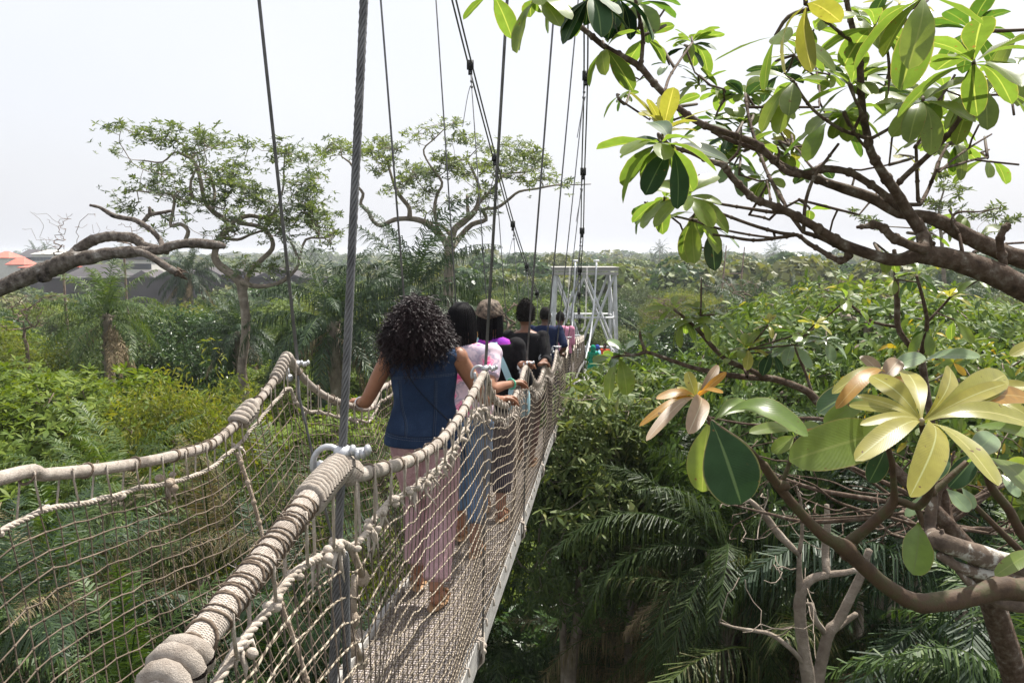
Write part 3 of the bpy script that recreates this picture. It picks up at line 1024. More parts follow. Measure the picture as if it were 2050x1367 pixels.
pf_y0, pf_z = 36.2, ZC - 6.0
pf = thing('timber_platform', 'round-edged timber platform on posts below the white tower', 'platform', (SL * 38 - .3, 38.4, pf_z))
mb = MB(); mb.box([0, 0, 0], (4.0, 4.2, .14)); mb.build('floor_boards', M['grey_wood'], pf, smooth=False)
for i in (-1.8, 0, 1.8):
    for j in (-1.9, 1.9):
        mb = MB(); mb.tube([[i, j, -pf_z], [i, j, -.08]], .09, 6); mb.build('post', M['grey_wood'], pf)
for i in (-1.9, 1.9):
    mb = MB()
    for z in (.5, .8, 1.1): mb.tube([[i, -2, z], [i, 2, z]], .03, 5)
    for j in np.arange(-2, 2.1, .5): mb.tube([[i, j, 0], [i, j, 1.1]], .03, 5)
    mb.build('railing', M['grey_wood'], pf)
# ------------------------------------------------------------ ground and sea
mb = MB(); mb.add([[-2600, -150, 0], [2600, -150, 0], [2600, 2500, 0], [-2600, 2500, 0]], [[0, 1, 2, 3]])
tag(mb.build('ground', M['soil'], None, smooth=False), kind='structure')
mb = MB(); mb.add([[-2600, 1700, .3], [2600, 1700, .3], [2600, 2600, .3], [-2600, 2600, .3]], [[0, 1, 2, 3]])
tag(mb.build('sea', M['water'], None, smooth=False), kind='structure')

# ----------------------------------------------------------- tree prototypes
R0 = [rosette(8, 0, .17, (-.1, .8), (.05, .4)) for _ in range(5)]
R1 = [rosette(8, 1, .17, (-.2, .8), (.1, .5)) for _ in range(5)]
SP = [spray(11, .22, .55, .42) for _ in range(5)]
SPN = [spray(14, .13, .6, .40) for _ in range(5)]
STAR = [rosette(6, 0, .13, (-.5, .3), (.1, .5)) for _ in range(5)]


def dome(n, rx, rz, z0, inner=.35, flat=1.0):
    """attractors over an uneven dome"""
    out = []
    lob = rng.normal(size=(7, 3)); lob /= np.linalg.norm(lob, axis=1, keepdims=True)
    amp = rng.uniform(-.25, .3, 7)
    while len(out) < n:
        v = rng.normal(size=3); v /= np.linalg.norm(v)
        if v[2] < -.35: continue
        r = 1 + sum(a * max(0, v @ l) ** 3 for a, l in zip(amp, lob))
        r *= 1 - inner * rng.random() ** 2
        out.append([v[0] * rx * r, v[1] * rx * r, z0 + v[2] * rz * r])
    return np.array(out)


MAXZ = {}


def broad_proto(key, H, rx, rz, natt, leafmat, temps, lsize, nsub, spread, tr=.16, bark='bark', up=.6, sub_r=.005):
    """returns (trunk mesh, crown mesh) of a tree of height H standing at the origin"""
    s = Skel()
    zf = H - 1.5 * rz
    lean = rng.normal(size=2) * .4
    s.path(np.array([[lean[0] * f ** 2 + .1 * math.sin(f * 6), lean[1] * f ** 2, zf * f] for f in np.linspace(0, 1, 9)]), np.linspace(tr, tr * .6, 9))
    A = dome(natt, rx, rz, H - rz) + [lean[0], lean[1], 0]
    tips = s.grow(A, .35, .12, lo=5)
    mbt = MB(); s.mesh(mbt, sub_r * 1.6, .5, 4, cap=tr * .6, bump=.04)
    tme = mbt.mesh(key + '_trunk', M[bark])
    T = np.array([s.p[i] for i in tips]); cen = np.array([lean[0], lean[1], H - rz * 1.3])
    D = T - cen; D /= np.linalg.norm(D, axis=1, keepdims=True)
    pos = np.repeat(T, nsub, 0) + rng.normal(size=(len(T) * nsub, 3)) * spread
    dirs = np.repeat(D, nsub, 0) + rng.normal(size=(len(T) * nsub, 3)) * .35 + [0, 0, up]
    mbc = MB(); scatter(mbc, temps, pos, dirs, lsize * rng.uniform(.75, 1.25, len(pos)))
    MAXZ[key] = max(MAXZ.get(key, 0), float(np.percentile(mbc.data()[0][:, 2], 99.7)))
    return tme, mbc.mesh(key + '_crown', M[leafmat], smooth=False)


def frond(L, e0, bend, az, nl, lw, ll, hang, mb, m=0, mr=1, seg=2, rr=.018):
    """palm frond: arching midrib with two rows of leaflets"""
    k = 10
    e = e0 - bend * np.linspace(0, 1, k) ** 1.3
    st = L / (k - 1)
    r = np.concatenate([[0], np.cumsum(np.cos(e[:-1]) * st)]); z = np.concatenate([[0], np.cumsum(np.sin(e[:-1]) * st)])
    side = rng.normal() * .12 * L
    y = side * np.linspace(0, 1, k) ** 2
    mid = np.stack([r, y, z], -1) @ rotz(az).T
    mb.tube(mid, np.linspace(rr, rr * .25, k), 3, False, m=mr)
    t, Nn, B = frames(mid, (0, 0, 1))
    u = np.linspace(.16, .99, nl) + rng.normal(size=nl) * .004
    V, Q = [], []
    n = 0
    for sgn in (-1, 1):
        for ui in u:
            x = ui * (k - 1); i = min(int(x), k - 2); f = x - i
            p = mid[i] * (1 - f) + mid[i + 1] * f
            tt, nn, bb = t[i], Nn[i], B[i]
            ln = ll * (math.sin(math.pi * min(1, .18 + ui * .8)) ** .6) * rng.uniform(.65, 1.15)
            d = unit(bb * sgn + tt * (.55 + .5 * ui + .2 * rng.normal()) + nn * .38 * rng.normal())
            wv = unit(np.cross(d, nn)) * lw * rng.uniform(.8, 1.1)
            g = np.array([0, 0, -1.0])
            p1 = p + d * ln * .5 + g * ln * hang * .25 * rng.uniform(.6, 1.3)
            p2 = p1 + unit(d * (1 - hang) + g * hang * rng.uniform(.9, 1.6)) * ln * .5
            V += [p - wv * .4, p + wv * .4, p1 - wv * .5, p1 + wv * .5, p2 - wv * .08, p2 + wv * .08]
            Q += [[n, n + 2, n + 3, n + 1], [n + 2, n + 4, n + 5, n + 3]]
            n += 6
    mb.add(V, Q, m=m)


def palm_proto(key, H, L, nf, nl, leafm, lw=.035, ll=.55, hang=.55, e=(1.35, -.5), bend=(.9, 1.9), dead=4, tr=.17):
    mb = MB()
    p = np.array([[.25 * math.sin(f * 2), 0, H * f] for f in np.linspace(0, 1, 12)])
    mb.tube(p, np.linspace(tr * 1.2, tr, 12) * (1 + .08 * rng.normal(size=12)), 9)
    for k in range(26):      # stubs of cut fronds
        z = H - .05 - k * .05; a = k * 2.4
        c = np.array([p[-1][0] * (z / H), 0, z])
        o = np.array([math.cos(a), math.sin(a), .0])
        mb.tube([c + o * tr * .8, c + o * tr * 1.5 + [0, 0, .12]], [.045, .02], 4)
    tme = mb.mesh(key + '_trunk', M['bark_pale'])
    top = p[-1]
    mb = MB()
    for i in range(nf):
        f = i / nf
        m2 = MB(); frond(L * rng.uniform(.8, 1.08), e[0] + (e[1] - e[0]) * f + rng.normal() * .1, rng.uniform(*bend) * (.75 if f < .3 else 1), i * 2.4 + rng.normal() * .2, nl, lw, ll, hang * (1 if f > .2 else .6), m2)
        V, Fs, mi = m2.data()
        mb.V.append(V + top); mb.UV.append(np.zeros((len(V), 2)))
        for q in m2.Q: pass
        off = mb.n
        for q, mm in zip(m2.Q, m2.mq): mb.Q.append(q + off); mb.mq.append(mm)
        mb.n += len(V)
    cme = mb.mesh(key + '_crown', [M[leafm], M['palm_light']], smooth=False)
    mb = MB()
    for i in range(dead):
        m2 = MB(); frond(L * rng.uniform(.6, .9), -.7 + rng.normal() * .15, rng.uniform(.5, .9), i * 2.1 + rng.uniform(0, 1), nl, lw * .8, ll * .8, .8, m2)
        off = mb.n; V = np.concatenate(m2.V) + top - [0, 0, .2]
        mb.V.append(V); mb.UV.append(np.zeros((len(V), 2)))
        for q, mm in zip(m2.Q, m2.mq): mb.Q.append(q + off); mb.mq.append(mm * 0)
        mb.n += len(V)
    dme = mb.mesh(key + '_dead', M['dry'], smooth=False) if dead else None
    return tme, cme, dme


PB = [broad_proto('bright', 10, 2.9, 2.0, 520, 'lf_bright', R0, .17, 9, .17, bark='twig') for _ in range(3)]
PBN = [broad_proto('mixed', 10, 2.4, 1.7, 300, 'lf_mixed', R1, .17, 6, .17, bark='bark_pale', tr=.12, sub_r=.006) for _ in range(2)]
PL = [broad_proto('low', 10, 1.9, .7, 200, 'lf_mixed', R1, .14, 6, .13, bark='bark_pale', tr=.09, sub_r=.006) for _ in range(3)]
PD = [broad_proto('dark', 10, 3.0, 2.6, 300, 'lf_dark', SP, .40, 9, .24, up=.1) for _ in range(2)]
PM = [broad_proto('mid', 10, 3.2, 2.8, 300, 'lf_mid', SP, .42, 10, .26, up=.1, bark='bark_pale') for _ in range(3)]
PY = [broad_proto('feather', 9, 2.6, 2.3, 240, 'lf_yellow', SPN, .36, 9, .24, up=.1, bark='twig') for _ in range(2)]
PO = [broad_proto('olive', 9, 2.8, 2.4, 300, 'lf_olive', SPN, .34, 5, .28, up=.1, bark='twig') for _ in range(2)]
PS = [broad_proto('star', 11, 1.7, 1.7, 300, 'lf_mid', STAR, .14, 10, .2, bark='bark_pale', tr=.14) for _ in range(1)]
PALM = [palm_proto('palm', 9, 3.6, 34, 56, 'palm', .036, .66, .8, e=(1.4, -.7), bend=(1.1, 2.2), dead=7) for _ in range(2)]
PALMN = [palm_proto('palm_near', 8, 3.4, 30, 96, 'palm', .021, .78, .95, e=(1.4, -1.0), bend=(1.5, 2.6), dead=8) for _ in range(2)]
PALML = [palm_proto('palm_light', 8, 3.0, 28, 50, 'palm_light', .030, .5, .6, e=(1.4, -.4), bend=(.8, 1.9), dead=8) for _ in range(2)]
PALMH = [palm_proto('palm_hang', 8, 3.4, 32, 90, 'palm_shade', .019, .75, .95, e=(1.4, -1.0), bend=(1.5, 2.6), dead=9)]
PALMD = [palm_proto('palm_dry', 8, 3.2, 26, 90, 'dry_frond', .015, .6, .85, e=(1.3, -1.0), bend=(1.3, 2.4), dead=9)]
PCOCO = [palm_proto('coconut', 16, 3.2, 20, 16, 'palm', .10, .6, .5, e=(1.3, -.5), dead=0, tr=.16)]
ALLP = dict(bright=PB, low=PL, mixed=PBN, dark=PD, mid=PM, feather=PY, olive=PO, star=PS, palm=PALM, palmn=PALMN, palml=PALML, palmd=PALMD, palmh=PALMH, coco=PCOCO)
PH_ = dict(bright=10, low=10, mixed=10, dark=10, mid=10, feather=9, olive=9, star=11, palm=10.6, palmn=9.2, palml=9.6, palmd=9.2, palmh=9.2, coco=17)
for k_ in PH_:
    if k_ in MAXZ: PH_[k_] = MAXZ[k_]
NAMES = dict(bright=('broadleaf_tree', 'tree'), mixed=('broadleaf_tree', 'tree'), low=('broadleaf_shrub', 'shrub'), dark=('dark_tree', 'tree'), mid=('leafy_tree', 'tree'),
             feather=('feathery_tree', 'tree'), olive=('olive_tree', 'tree'), star=('slender_tree', 'tree'),
             palm=('palm_tree', 'palm'), palmn=('palm_tree', 'palm'), palml=('palm_tree', 'palm'), palmd=('palm_tree', 'palm'), palmh=('palm_tree', 'palm'), coco=('coconut_palm', 'palm'))
NAMES['olive'] = ('scrub_tree', 'tree')


def plant(kind, x, y, ztop, label, group=None, rz=None, variant=None, wide=1.0):
    ps = ALLP[kind]
    pr = ps[rng.integers(0, len(ps))] if variant is None else ps[variant % len(ps)]
    name, cat = NAMES[kind]
    t = thing(name, label, cat, (x, y, 0), group, rng.uniform(0, 6.28) if rz is None else rz)
    s = ztop / PH_[kind]
    tropic = kind.startswith('palm') or kind == 'coco'
    if tropic:       # palms keep their crown's size, the trunk reaches up to it
        H = {'palm': 9, 'palmn': 8, 'palml': 8, 'palmd': 8, 'palmh': 8, 'coco': 16}[kind]
        rise = {'palm': 1.6, 'palmn': 1.4, 'palml': 1.9, 'palmd': 1.3, 'palmh': 1.3, 'coco': 1.5}[kind] * wide
        tz_ = (ztop - rise) / H
        place('trunk', pr[0], t, sc=(1, 1, tz_))
        place('crown', pr[1], t, (0, 0, ztop - rise - H * wide), sc=wide)
        if len(pr) > 2 and pr[2]: place('dead_fronds', pr[2], t, (0, 0, ztop - rise - H * wide), sc=wide)
    else:
        w = wide
        place('trunk', pr[0], t, sc=(s * w, s * w, s)); place('crown', pr[1], t, sc=(s * w, s * w, s))
    return t


def plant_px(kind, px, py, d, label, group=None, **k):
    q = P(px, py, d)
    return plant(kind, q[0], q[1], q[2], label, group, **k)


# palms that stand out
for kind, px, py, d, lab, k in [
    ('palml', 215, 528, 28, 'dense light green palm rising in front of the long grey warehouse', dict(wide=.95)),
    ('palm', 372, 508, 62, 'solitary distant palm with a hanging skirt, right of the long bare log branch', dict(wide=1.0)),
    ('palm', 655, 548, 22, 'big dark palm between the leaning umbrella tree and the near steel hanger', dict(wide=.85)),
    ('palm', 810, 487, 24, 'tallest dark palm, spreading behind the curly haired woman', dict(wide=1.0)),
    ('palm', 940, 575, 32, 'dark palm behind the pale trunk of the middle umbrella tree', dict(wide=.6)),
    ('palm', 470, 612, 31, 'palm behind the trunk of the left umbrella tree', dict(wide=.65)),
    ('palml', 250, 838, 11.0, 'low bright palm with feathery fronds left of the bridge', dict(wide=.62)),
    ('palml', 170, 880, 12.0, 'low palm with brown outer fronds at the left edge of the gully', dict(wide=.6)),
    ('palml', 1290, 715, 22, 'pale silvery palm right of the white lattice tower', dict(wide=.8)),
    ('palmh', 1440, 975, 9.5, 'dark palm with fronds drooping over the shaded gully', dict(wide=.7)),
    ('palmn', 1900, 1010, 7.8, 'dark palm with long hanging leaflets under the thick lower branch', dict(wide=.85)),
    ('palmn', 1290, 1080, 15, 'shaded palm deep in the gully right of the bridge', dict(wide=.9)),
    ('palmn', 1020, 1230, 14.0, 'shaded palm directly below the right side of the bridge', dict(wide=.8)),
    ('palmh', 1620, 1190, 9.0, 'shaded palm behind the forked pale trunks', dict(wide=.9)),
    ('palml', 2060, 1130, 6.0, 'palm with grey green fronds in the bottom right corner', dict(wide=.62)),
    ('palmd', 1290, 1250, 13.0, 'lowest shaded palm beyond the two stemmed trunk', dict(wide=.8)),
    ('palm', 1860, 585, 42, 'dark palm far off beyond the broadleaf trees on the right', dict(wide=1.0)),
    ('palml', 110, 990, 8.2, 'palm with arching light fronds seen through the left net', dict(wide=.7)),
    ('palmd', 430, 1000, 8.5, 'palm with dry brown leaflets behind the left net', dict(wide=.75)),
    ('palmd', 120, 1130, 7.5, 'second palm with withered brown fronds low behind the left net', dict(wide=.6)),
    ('palmd', 1560, 1120, 10.5, 'palm with brown hanging fronds beside the pale forked trunk', dict(wide=.7)),
    ('palmd', 1350, 1180, 12, 'shaded palm with brown lower fronds deep in the gully', dict(wide=.8)),
    ('palmh', 620, 960, 9.5, 'palm seen through the net left of the near hanger', dict(wide=.7)),
    ('palml', 260, 1180, 6.4, 'palm with a long arching frond low behind the left net', dict(wide=.6)),
    ('palmn', 560, 1200, 7.2, 'palm below the left side of the deck', dict(wide=.7)),
    ('palmn', 20, 1190, 6.6, 'palm in the bottom left corner behind the net', dict(wide=.62)),
]:
    plant_px(kind, px, py, d, lab, **k)
for i, (px, py, d) in enumerate([(588, 488, 330), (622, 490, 340), (632, 493, 350), (70, 492, 380), (88, 489, 390), (240, 492, 400), (275, 490, 410), (296, 492, 410), (1320, 488, 300), (1403, 494, 340), (1447, 500, 350), (1548, 490, 320), (1305, 508, 260)]):
    plant_px('coco', px, py, d, 'small coconut palm rising above the treeline on the horizon', 'coconut palms on the horizon', wide=2.2 if d > 300 else 1.6)

# named trees near the bridge
for kind, px, py, d, lab, k in [
    ('star', 1195, 742, 14.5, 'slender tree with star shaped leaf whorls right of the far net', dict(wide=.85)),
    ('star', 1150, 850, 12, 'bushy tree of star shaped leaves just right of the deck', dict(wide=.6)),
    ('star', 1275, 850, 13, 'tree with star shaped leaves left of the orange leaf tuft', dict(wide=.75)),
    ('feather', 400, 760, 13, 'feathery yellow green tree behind the left hand rope', dict(wide=.6)),
    ('feather', 640, 1010, 9, 'low feathery bush seen through the net below the deck', dict(wide=.5)),
    ('feather', 1485, 590, 55, 'bright rounded yellow green tree in the middle distance right of the tower', dict(wide=1.1)),
    ('low', 1610, 645, 13, 'broadleaf shrub with bright whorls left of the dark upright stems on the right', dict(wide=.7)),
    ('low', 1680, 545, 17, 'tall broadleaf shrub rising just under the thick upper branch', dict(wide=1.3)),
    ('low', 1780, 585, 13, 'broadleaf shrub between the two dark upright stems', dict()),
    ('low', 1440, 690, 12.5, 'broadleaf shrub with some yellow leaves above the orange leaf tuft', dict(wide=.8)),
    ('low', 1900, 590, 13.0, 'broadleaf shrub with gold tinged whorls under the thick upper branch', dict()),
    ('low', 2000, 640, 9.5, 'broadleaf shrub at the right edge above the gold rosette', dict(wide=.8)),
    ('low', 1720, 700, 11, 'nearest broadleaf shrub behind the gold rosette', dict(wide=.8)),
    ('low', 1580, 745, 10.5, 'low broadleaf shrub with twiggy branches behind the big flat green leaf', dict(wide=.8)),
    ('low', 2060, 750, 10, 'low broadleaf shrub at the right edge behind the gold leaves', dict(wide=.7)),
    ('low', 1360, 800, 13, 'low broadleaf shrub above the shaded gully', dict(wide=.5)),
    ('low', 1880, 720, 10.5, 'broadleaf shrub right behind the gold rosette', dict(wide=.7)),
]:
    plant_px(kind, px, py, d, lab, **k)

# canopy: jittered rows, kept clear of the bridge and of the sight lines
taken = [(o.location.x, o.location.y) for o in COL.objects if o.parent is None and o.get('category') in ('tree', 'palm')]
GL = dict(low='broadleaf shrub with whorled glossy leaves on the right',bright='bright green broadleaf tree of the dense canopy left of the bridge', dark='dark small leaved tree among the brighter crowns',
          mid='mid green leafy tree of the forest beside the bridge', feather='yellow green feathery tree among darker crowns', olive='dull olive scrub tree with thin twigs beyond the tower',
          palm='dark oil palm among the forest crowns', palml='lighter green palm among the forest crowns', mixed='broadleaf tree with whorled glossy leaves right of the bridge')
GG = dict(low='broadleaf shrubs on the right', bright='bright broadleaf canopy trees', dark='dark canopy trees', mid='leafy forest trees', feather='feathery forest trees', olive='olive scrub trees', palm='forest oil palms', palml='lighter forest palms', mixed='broadleaf trees on the right')
d = 10.0
cnt = 0
while d < 95:
    stp = 2.2 + d * .055
    half = d * .70 + 2
    x = -half
    while x < half:
        xx = x + rng.uniform(-.5, .5) * stp; yy = d + rng.uniform(-.5, .5) * stp
        x += stp * 1.15
        rx = xx - SL * yy            # offset from the bridge line
        pxl = 1025 + xx / yy * FPX
        if yy < 41 and -4.2 < rx < (2.2 if yy < 12 else 4.6): continue
        if abs(xx - tw.location.x) < 4.5 and 36 < yy < 50: continue
        if yy < 11 and rx < 0 : continue
        if any((xx - a) ** 2 + (yy - b) ** 2 < (1.6 + yy * .012) ** 2 for a, b in taken): continue
        right = rx > 0
        if right:
            if yy < 19 and pxl < 1460: continue          # open shaded gully
            if yy < 14: continue
            pyt = np.interp(yy, [12, 18, 26, 40, 60, 95], [690, 655, 625, 600, 575, 553]) + rng.normal() * 12
            if pxl < 1330: pyt = max(pyt, np.interp(yy, [14, 30, 43, 60, 95], [800, 740, 700, 600, 556]) + rng.normal() * 10)
            pyt += 8 if yy > 34 else 22
            kind = rng.choice(['mixed', 'mid', 'palm', 'olive', 'feather', 'dark'], p=[.0, .3, .17, .2, .08, .25] if yy < 34 and pxl < 1400 else [.5, .16, .12, .10, .04, .08] if yy < 34 else [.0, .36, .17, .27, .04, .16])
        else:
            pyt = np.interp(yy, [10, 14, 20, 28, 40, 60, 95], [840, 745, 670, 632, 614, 607, 601]) + rng.normal() * 13
            if pxl > 560: pyt = np.interp(yy, [10, 14, 20, 28, 40, 60, 95], [900, 820, 720, 650, 612, 580, 556]) + rng.normal() * 12
            if abs(pxl - 492) < 45 + 3400 / yy and yy < 26: pyt = max(pyt, 820)
            if abs(pxl - 900) < 25 + 3400 / yy and yy < 30: pyt = max(pyt, 660)
            if abs(pxl - 215) < 90 + 2000 / yy and yy < 31: pyt = max(pyt, 690)
            if abs(pxl - 700) < 150 and yy < 27: pyt = max(pyt, 720)
            pass
            kind = rng.choice(['bright', 'mid', 'palml', 'dark', 'feather', 'palm'], p=[.78, .10, .01, .08, .01, .02] if yy < 24 else [.66, .13, .05, .08, .03, .05] if yy < 40 else [.18, .42, .05, .2, .07, .08])
        q = P(pxl, pyt, yy)
        if not right: q[2] -= rng.choice([0, 0, .5, 1.1, 1.9]) * (1 if yy < 45 else .3)
        if q[2] < 5.0: q[2] = 5.0
        taken.append((xx, yy))
        if kind == 'mixed' and yy < 22: kind = 'low'
        plant(kind, xx, yy, q[2], GL[kind], GG[kind], wide=1.0 if kind.startswith('palm') else 1.0 + .1 * rng.normal())
        cnt += 1
    d += stp
print('canopy trees', cnt)

# understorey so that the ground between the trunks is never bare --------------
mb = MB()
n = 5200
yy = 4 + 60 * rng.random(n) ** 1.3; xx = (rng.random(n) * 2 - 1) * (yy * .75 + 3)
zz = rng.uniform(.3, 3.6, n) * np.where(yy < 12, .8, 1)
scatter(mb, [spray(16, .2, 1.2, .55) for _ in range(4)], np.stack([xx, yy, zz], -1), np.tile([0, 0, 1.0], (n, 1)) + rng.normal(size=(n, 3)) * .3, rng.uniform(.8, 1.6, n))
tag(mb.build('undergrowth', M['lf_dark'], None, smooth=False), 'dark leafy undergrowth covering the forest floor below the bridge', 'undergrowth', kind='stuff')

# far forest: beyond the countable trees, one mass reaching the horizon ----------
mb = MB()
n = 3000
yy = 92 + 1550 * rng.random(n) ** 2.1
xx = (rng.random(n) * 2 - 1) * (yy * .72 + 10)
BX = [(-118, 138, 62), ]
keep = ~((xx < -8 - 0 * yy) & (yy > 92) & (yy < 300) & ((xx / yy) < -.25) & (rng.random(n) < .55))
xx, yy = xx[keep], yy[keep]; n = len(xx)


def clump(nl, r, ls):
    Vs, Fs, k = [], [], 0
    lob = rng.normal(size=(5, 3)); lob /= np.linalg.norm(lob, axis=1, keepdims=True); am = rng.uniform(-.2, .4, 5)
    for i in range(nl):
        v = rng.normal(size=3); v /= np.linalg.norm(v)
        if v[2] < -.2: v[2] = -v[2]
        rr = r * (1 + sum(a * max(0, v @ l) ** 3 for a, l in zip(am, lob))) * (1 - .3 * rng.random() ** 2)
        V, F = leaf_geom(-1, .34, rng.uniform(0, .3)); V = V - [.5, 0, 0]
        R = axes_to((v + rng.normal(size=3) * .5)[None])[0]
        Vs.append((V * ls * rng.uniform(.6, 1.3)) @ R.T + v * rr * [1, 1, .85]); Fs.append(F + k); k += 4
    return np.concatenate(Vs), np.concatenate(Fs)


nearm = yy < 320
top = np.where(xx > -10, np.interp(yy, [90, 150, 300, 700, 1600], [11.0, 10.8, 10.8, 11.0, 11.5]), np.interp(yy, [90, 150, 300, 700, 1600], [7.0, 7.0, 8.0, 10.5, 11.5])) + rng.normal(size=n) * np.where(yy < 300, 1.3, 1.5)
cl_n = [clump(330, 3.4, .95) for _ in range(5)]
cl_f = [clump(80, 5.0, 2.6) for _ in range(5)]
rad_n, rad_f = 3.2, 4.6
for msk, tmp, rr in ((nearm, cl_n, rad_n), (~nearm, cl_f, rad_f)):
    k = msk.sum()
    pp = np.stack([xx[msk], yy[msk], top[msk] - rr], -1)
    mi = rng.integers(0, 3, k)
    for m_ in range(3):
        w = mi == m_
        scatter(mb, tmp, pp[w], np.tile([0, 0, 1.0], (w.sum(), 1)), rng.uniform(.75, 1.35, w.sum()), m=m_)
# a continuous leafy floor under the far crowns
k = 5200
y2 = 90 + 900 * rng.random(k) ** 1.7; x2 = (rng.random(k) * 2 - 1) * (y2 * .72 + 10)
scatter(mb, cl_f, np.stack([x2, y2, rng.uniform(0, 3.5, k)], -1), np.tile([0, 0, 1.0], (k, 1)), rng.uniform(.5, .9, k), m=0)
tag(mb.build('far_forest', [M['lf_mid'], M['lf_olive'], M['lf_dark']], None, smooth=False), 'hazy mass of forest crowns stretching to the horizon', 'forest', kind='stuff')
# ---------------------------------------------------------- traced trees
def trace(s, pts, dd=0.0, wob=0.0, k=3, first=True):
    """pts rows: px, py, depth, radius in px"""
    a = np.array(pts, float)
    q = spline(a, (len(a) - 1) * k + 1)
    W3 = np.array([P(r[0], r[1], r[2]) for r in q])
    rad = q[:, 3] * q[:, 2] / FPX * (.85 if q[0, 2] > 20 else 1)
    return s.path(W3, rad)


def crown_points(cl, d, dz, per=1.0, seed=1):
    out = []
    for px, py, rx, ry in cl:
        n = max(3, int(rx * ry / 26 * per))
        for _ in range(n):
            a, r = rng.uniform(0, 6.3), math.sqrt(rng.random())
            out.append(P(px + rx * r * math.cos(a), py + ry * r * math.sin(a), d + rng.normal() * dz))
    return np.array(out)


M['lf_hero'] = leaf_mat('lf_hero', [(0, (.06, .09, .04)), (.5, (.115, .155, .075)), (.9, (.18, .22, .12)), (1, (.28, .27, .15))], .36, .4)


def hero_tree(name, label, base_px, d, limbs, clusters, leafm, bark, per, nsub, lsize, dz, r0, spread=.12, tr0=None):
    s = Skel()
    for L in limbs: trace(s, L)
    A = crown_points(clusters, d, dz, per)
    tips = s.grow(A, .22, .16, lo=12, up=.12)
    t = thing(name, label, 'tree', (P(base_px, 700, d)[0], d, 0))
    off = np.array(t.location)
    mb = MB(); s.mesh(mb, r0, .48, 5, cap=.10, bump=.03); mb.V = [v - off for v in mb.V]
    mb.build('trunk', M[bark], t)
    T = np.array([s.p[i] for i in tips])
    pos = np.repeat(T, nsub, 0) + rng.normal(size=(len(T) * nsub, 3)) * spread * [1, 1, .6]
    dirs = rng.normal(size=pos.shape) * .4 + [0, 0, 1]
    mb = MB(); scatter(mb, R0, pos - off, dirs, lsize * rng.uniform(.7, 1.25, len(pos)))
    mb.build('crown', M[leafm], t, smooth=False)
    return t


# left umbrella tree
D = 25.0
z0 = 14
limbs = [
    [(508, 1100, D, 16), (503, 960, D, 14), (497, 860, D, 13), (494, 800, D, 12), (484, 740, D, 11), (490, 690, D, 11), (492, 640, D, 11), (486, 590, D, 11), (478, 562, D, 11), (458, 545, D, 10), (440, 532, D, 9.5), (430, 515, D, 8.5), (433, 495, D, 8), (442, 475, D, 8), (462, 452, D, 8)],
    [(462, 452, D, 7), (448, 438, D, 6.5), (428, 425, D, 6), (410, 403, D, 5), (403, 370, D, 5), (396, 340, D, 4.5), (385, 320, D, 4), (372, 313, D, 3.5), (350, 305, D, 2.5), (325, 325, D, 2), (290, 322, D, 1.5)],
    [(470, 440, D, 6), (500, 432, D + .8, 5), (525, 436, D + .8, 4.5), (545, 430, D + .8, 4), (552, 415, D + .8, 3)],
    [(482, 562, D, 8), (505, 572, D - .5, 5.5), (535, 573, D - .5, 5), (560, 566, D - .5, 4.5), (580, 552, D - .5, 4), (597, 530, D - .5, 3.5), (590, 500, D - .5, 3), (578, 478, D - .5, 2.5)],
    [(486, 590, D, 9), (500, 545, D + .6, 6), (522, 522, D + .6, 6), (545, 498, D + .6, 5.5), (542, 474, D + .6, 5), (522, 455, D + .6, 5), (500, 450, D + .6, 5), (475, 446, D + .6, 5)],
    [(597, 530, D - .5, 3), (612, 480, D - .5, 3), (650, 477, D - .5, 2), (668, 465, D - .5, 1.5)],
    [(433, 495, D, 6), (400, 493, D - .6, 5), (372, 485, D - .6, 5), (377, 463, D - .6, 5), (362, 449, D - .6, 4.5), (342, 452, D - .6, 4.5), (345, 430, D - .6, 4), (349, 400, D - .6, 3.5), (338, 388, D - .6, 3), (305, 386, D - .6, 2), (258, 380, D - .6, 1.5)],
    [(410, 403, D, 4), (385, 395, D - .4, 3.5), (382, 365, D - .4, 3), (392, 340, D - .4, 2.5)],
    [(442, 475, D, 5), (475, 480, D + .3, 3.5), (500, 470, D + .3, 3), (540, 450, D + .3, 2.5), (566, 380, D + .3, 2.5), (568, 340, D + .3, 2)],
    [(425, 425, D, 4), (430, 390, D + .5, 3.5), (425, 365, D + .5, 3.5), (420, 345, D + .5, 3)],
]
cl1 = [(222, 255, 20, 8), (250, 256, 22, 9), (300, 268, 28, 14), (342, 252, 20, 10), (400, 275, 24, 18), (240, 297, 22, 8), (392, 302, 24, 18), (430, 295, 28, 15), (480, 290, 32, 10), (560, 300, 32, 16), (595, 316, 26, 16), (635, 316, 13, 9),
       (330, 350, 26, 12), (285, 335, 15, 7), (240, 377, 26, 8), (300, 372, 28, 11), (330, 388, 28, 12), (380, 392, 32, 18), (440, 352, 28, 22), (400, 330, 22, 14), (480, 332, 24, 13), (470, 380, 28, 26), (430, 410, 28, 18), (248, 410, 22, 8), (280, 420, 18, 8),
       (370, 432, 22, 10), (320, 457, 18, 8), (500, 390, 36, 22), (540, 420, 36, 26), (600, 380, 36, 22), (630, 412, 28, 26), (600, 430, 40, 28), (640, 452, 32, 22), (668, 480, 13, 20), (550, 462, 32, 18), (480, 450, 26, 13), (610, 355, 28, 13), (500, 527, 28, 9), (540, 532, 24, 8), (560, 547, 22, 8), (465, 548, 18, 8), (345, 275, 22, 12), (450, 470, 30, 14)]
hero_tree('umbrella_tree', 'leaning umbrella tree with twisted limbs left of the near hangers', 508, D, limbs, cl1, 'lf_hero', 'bark_pale', .62, 5, .155, .9, .0085, spread=.2)

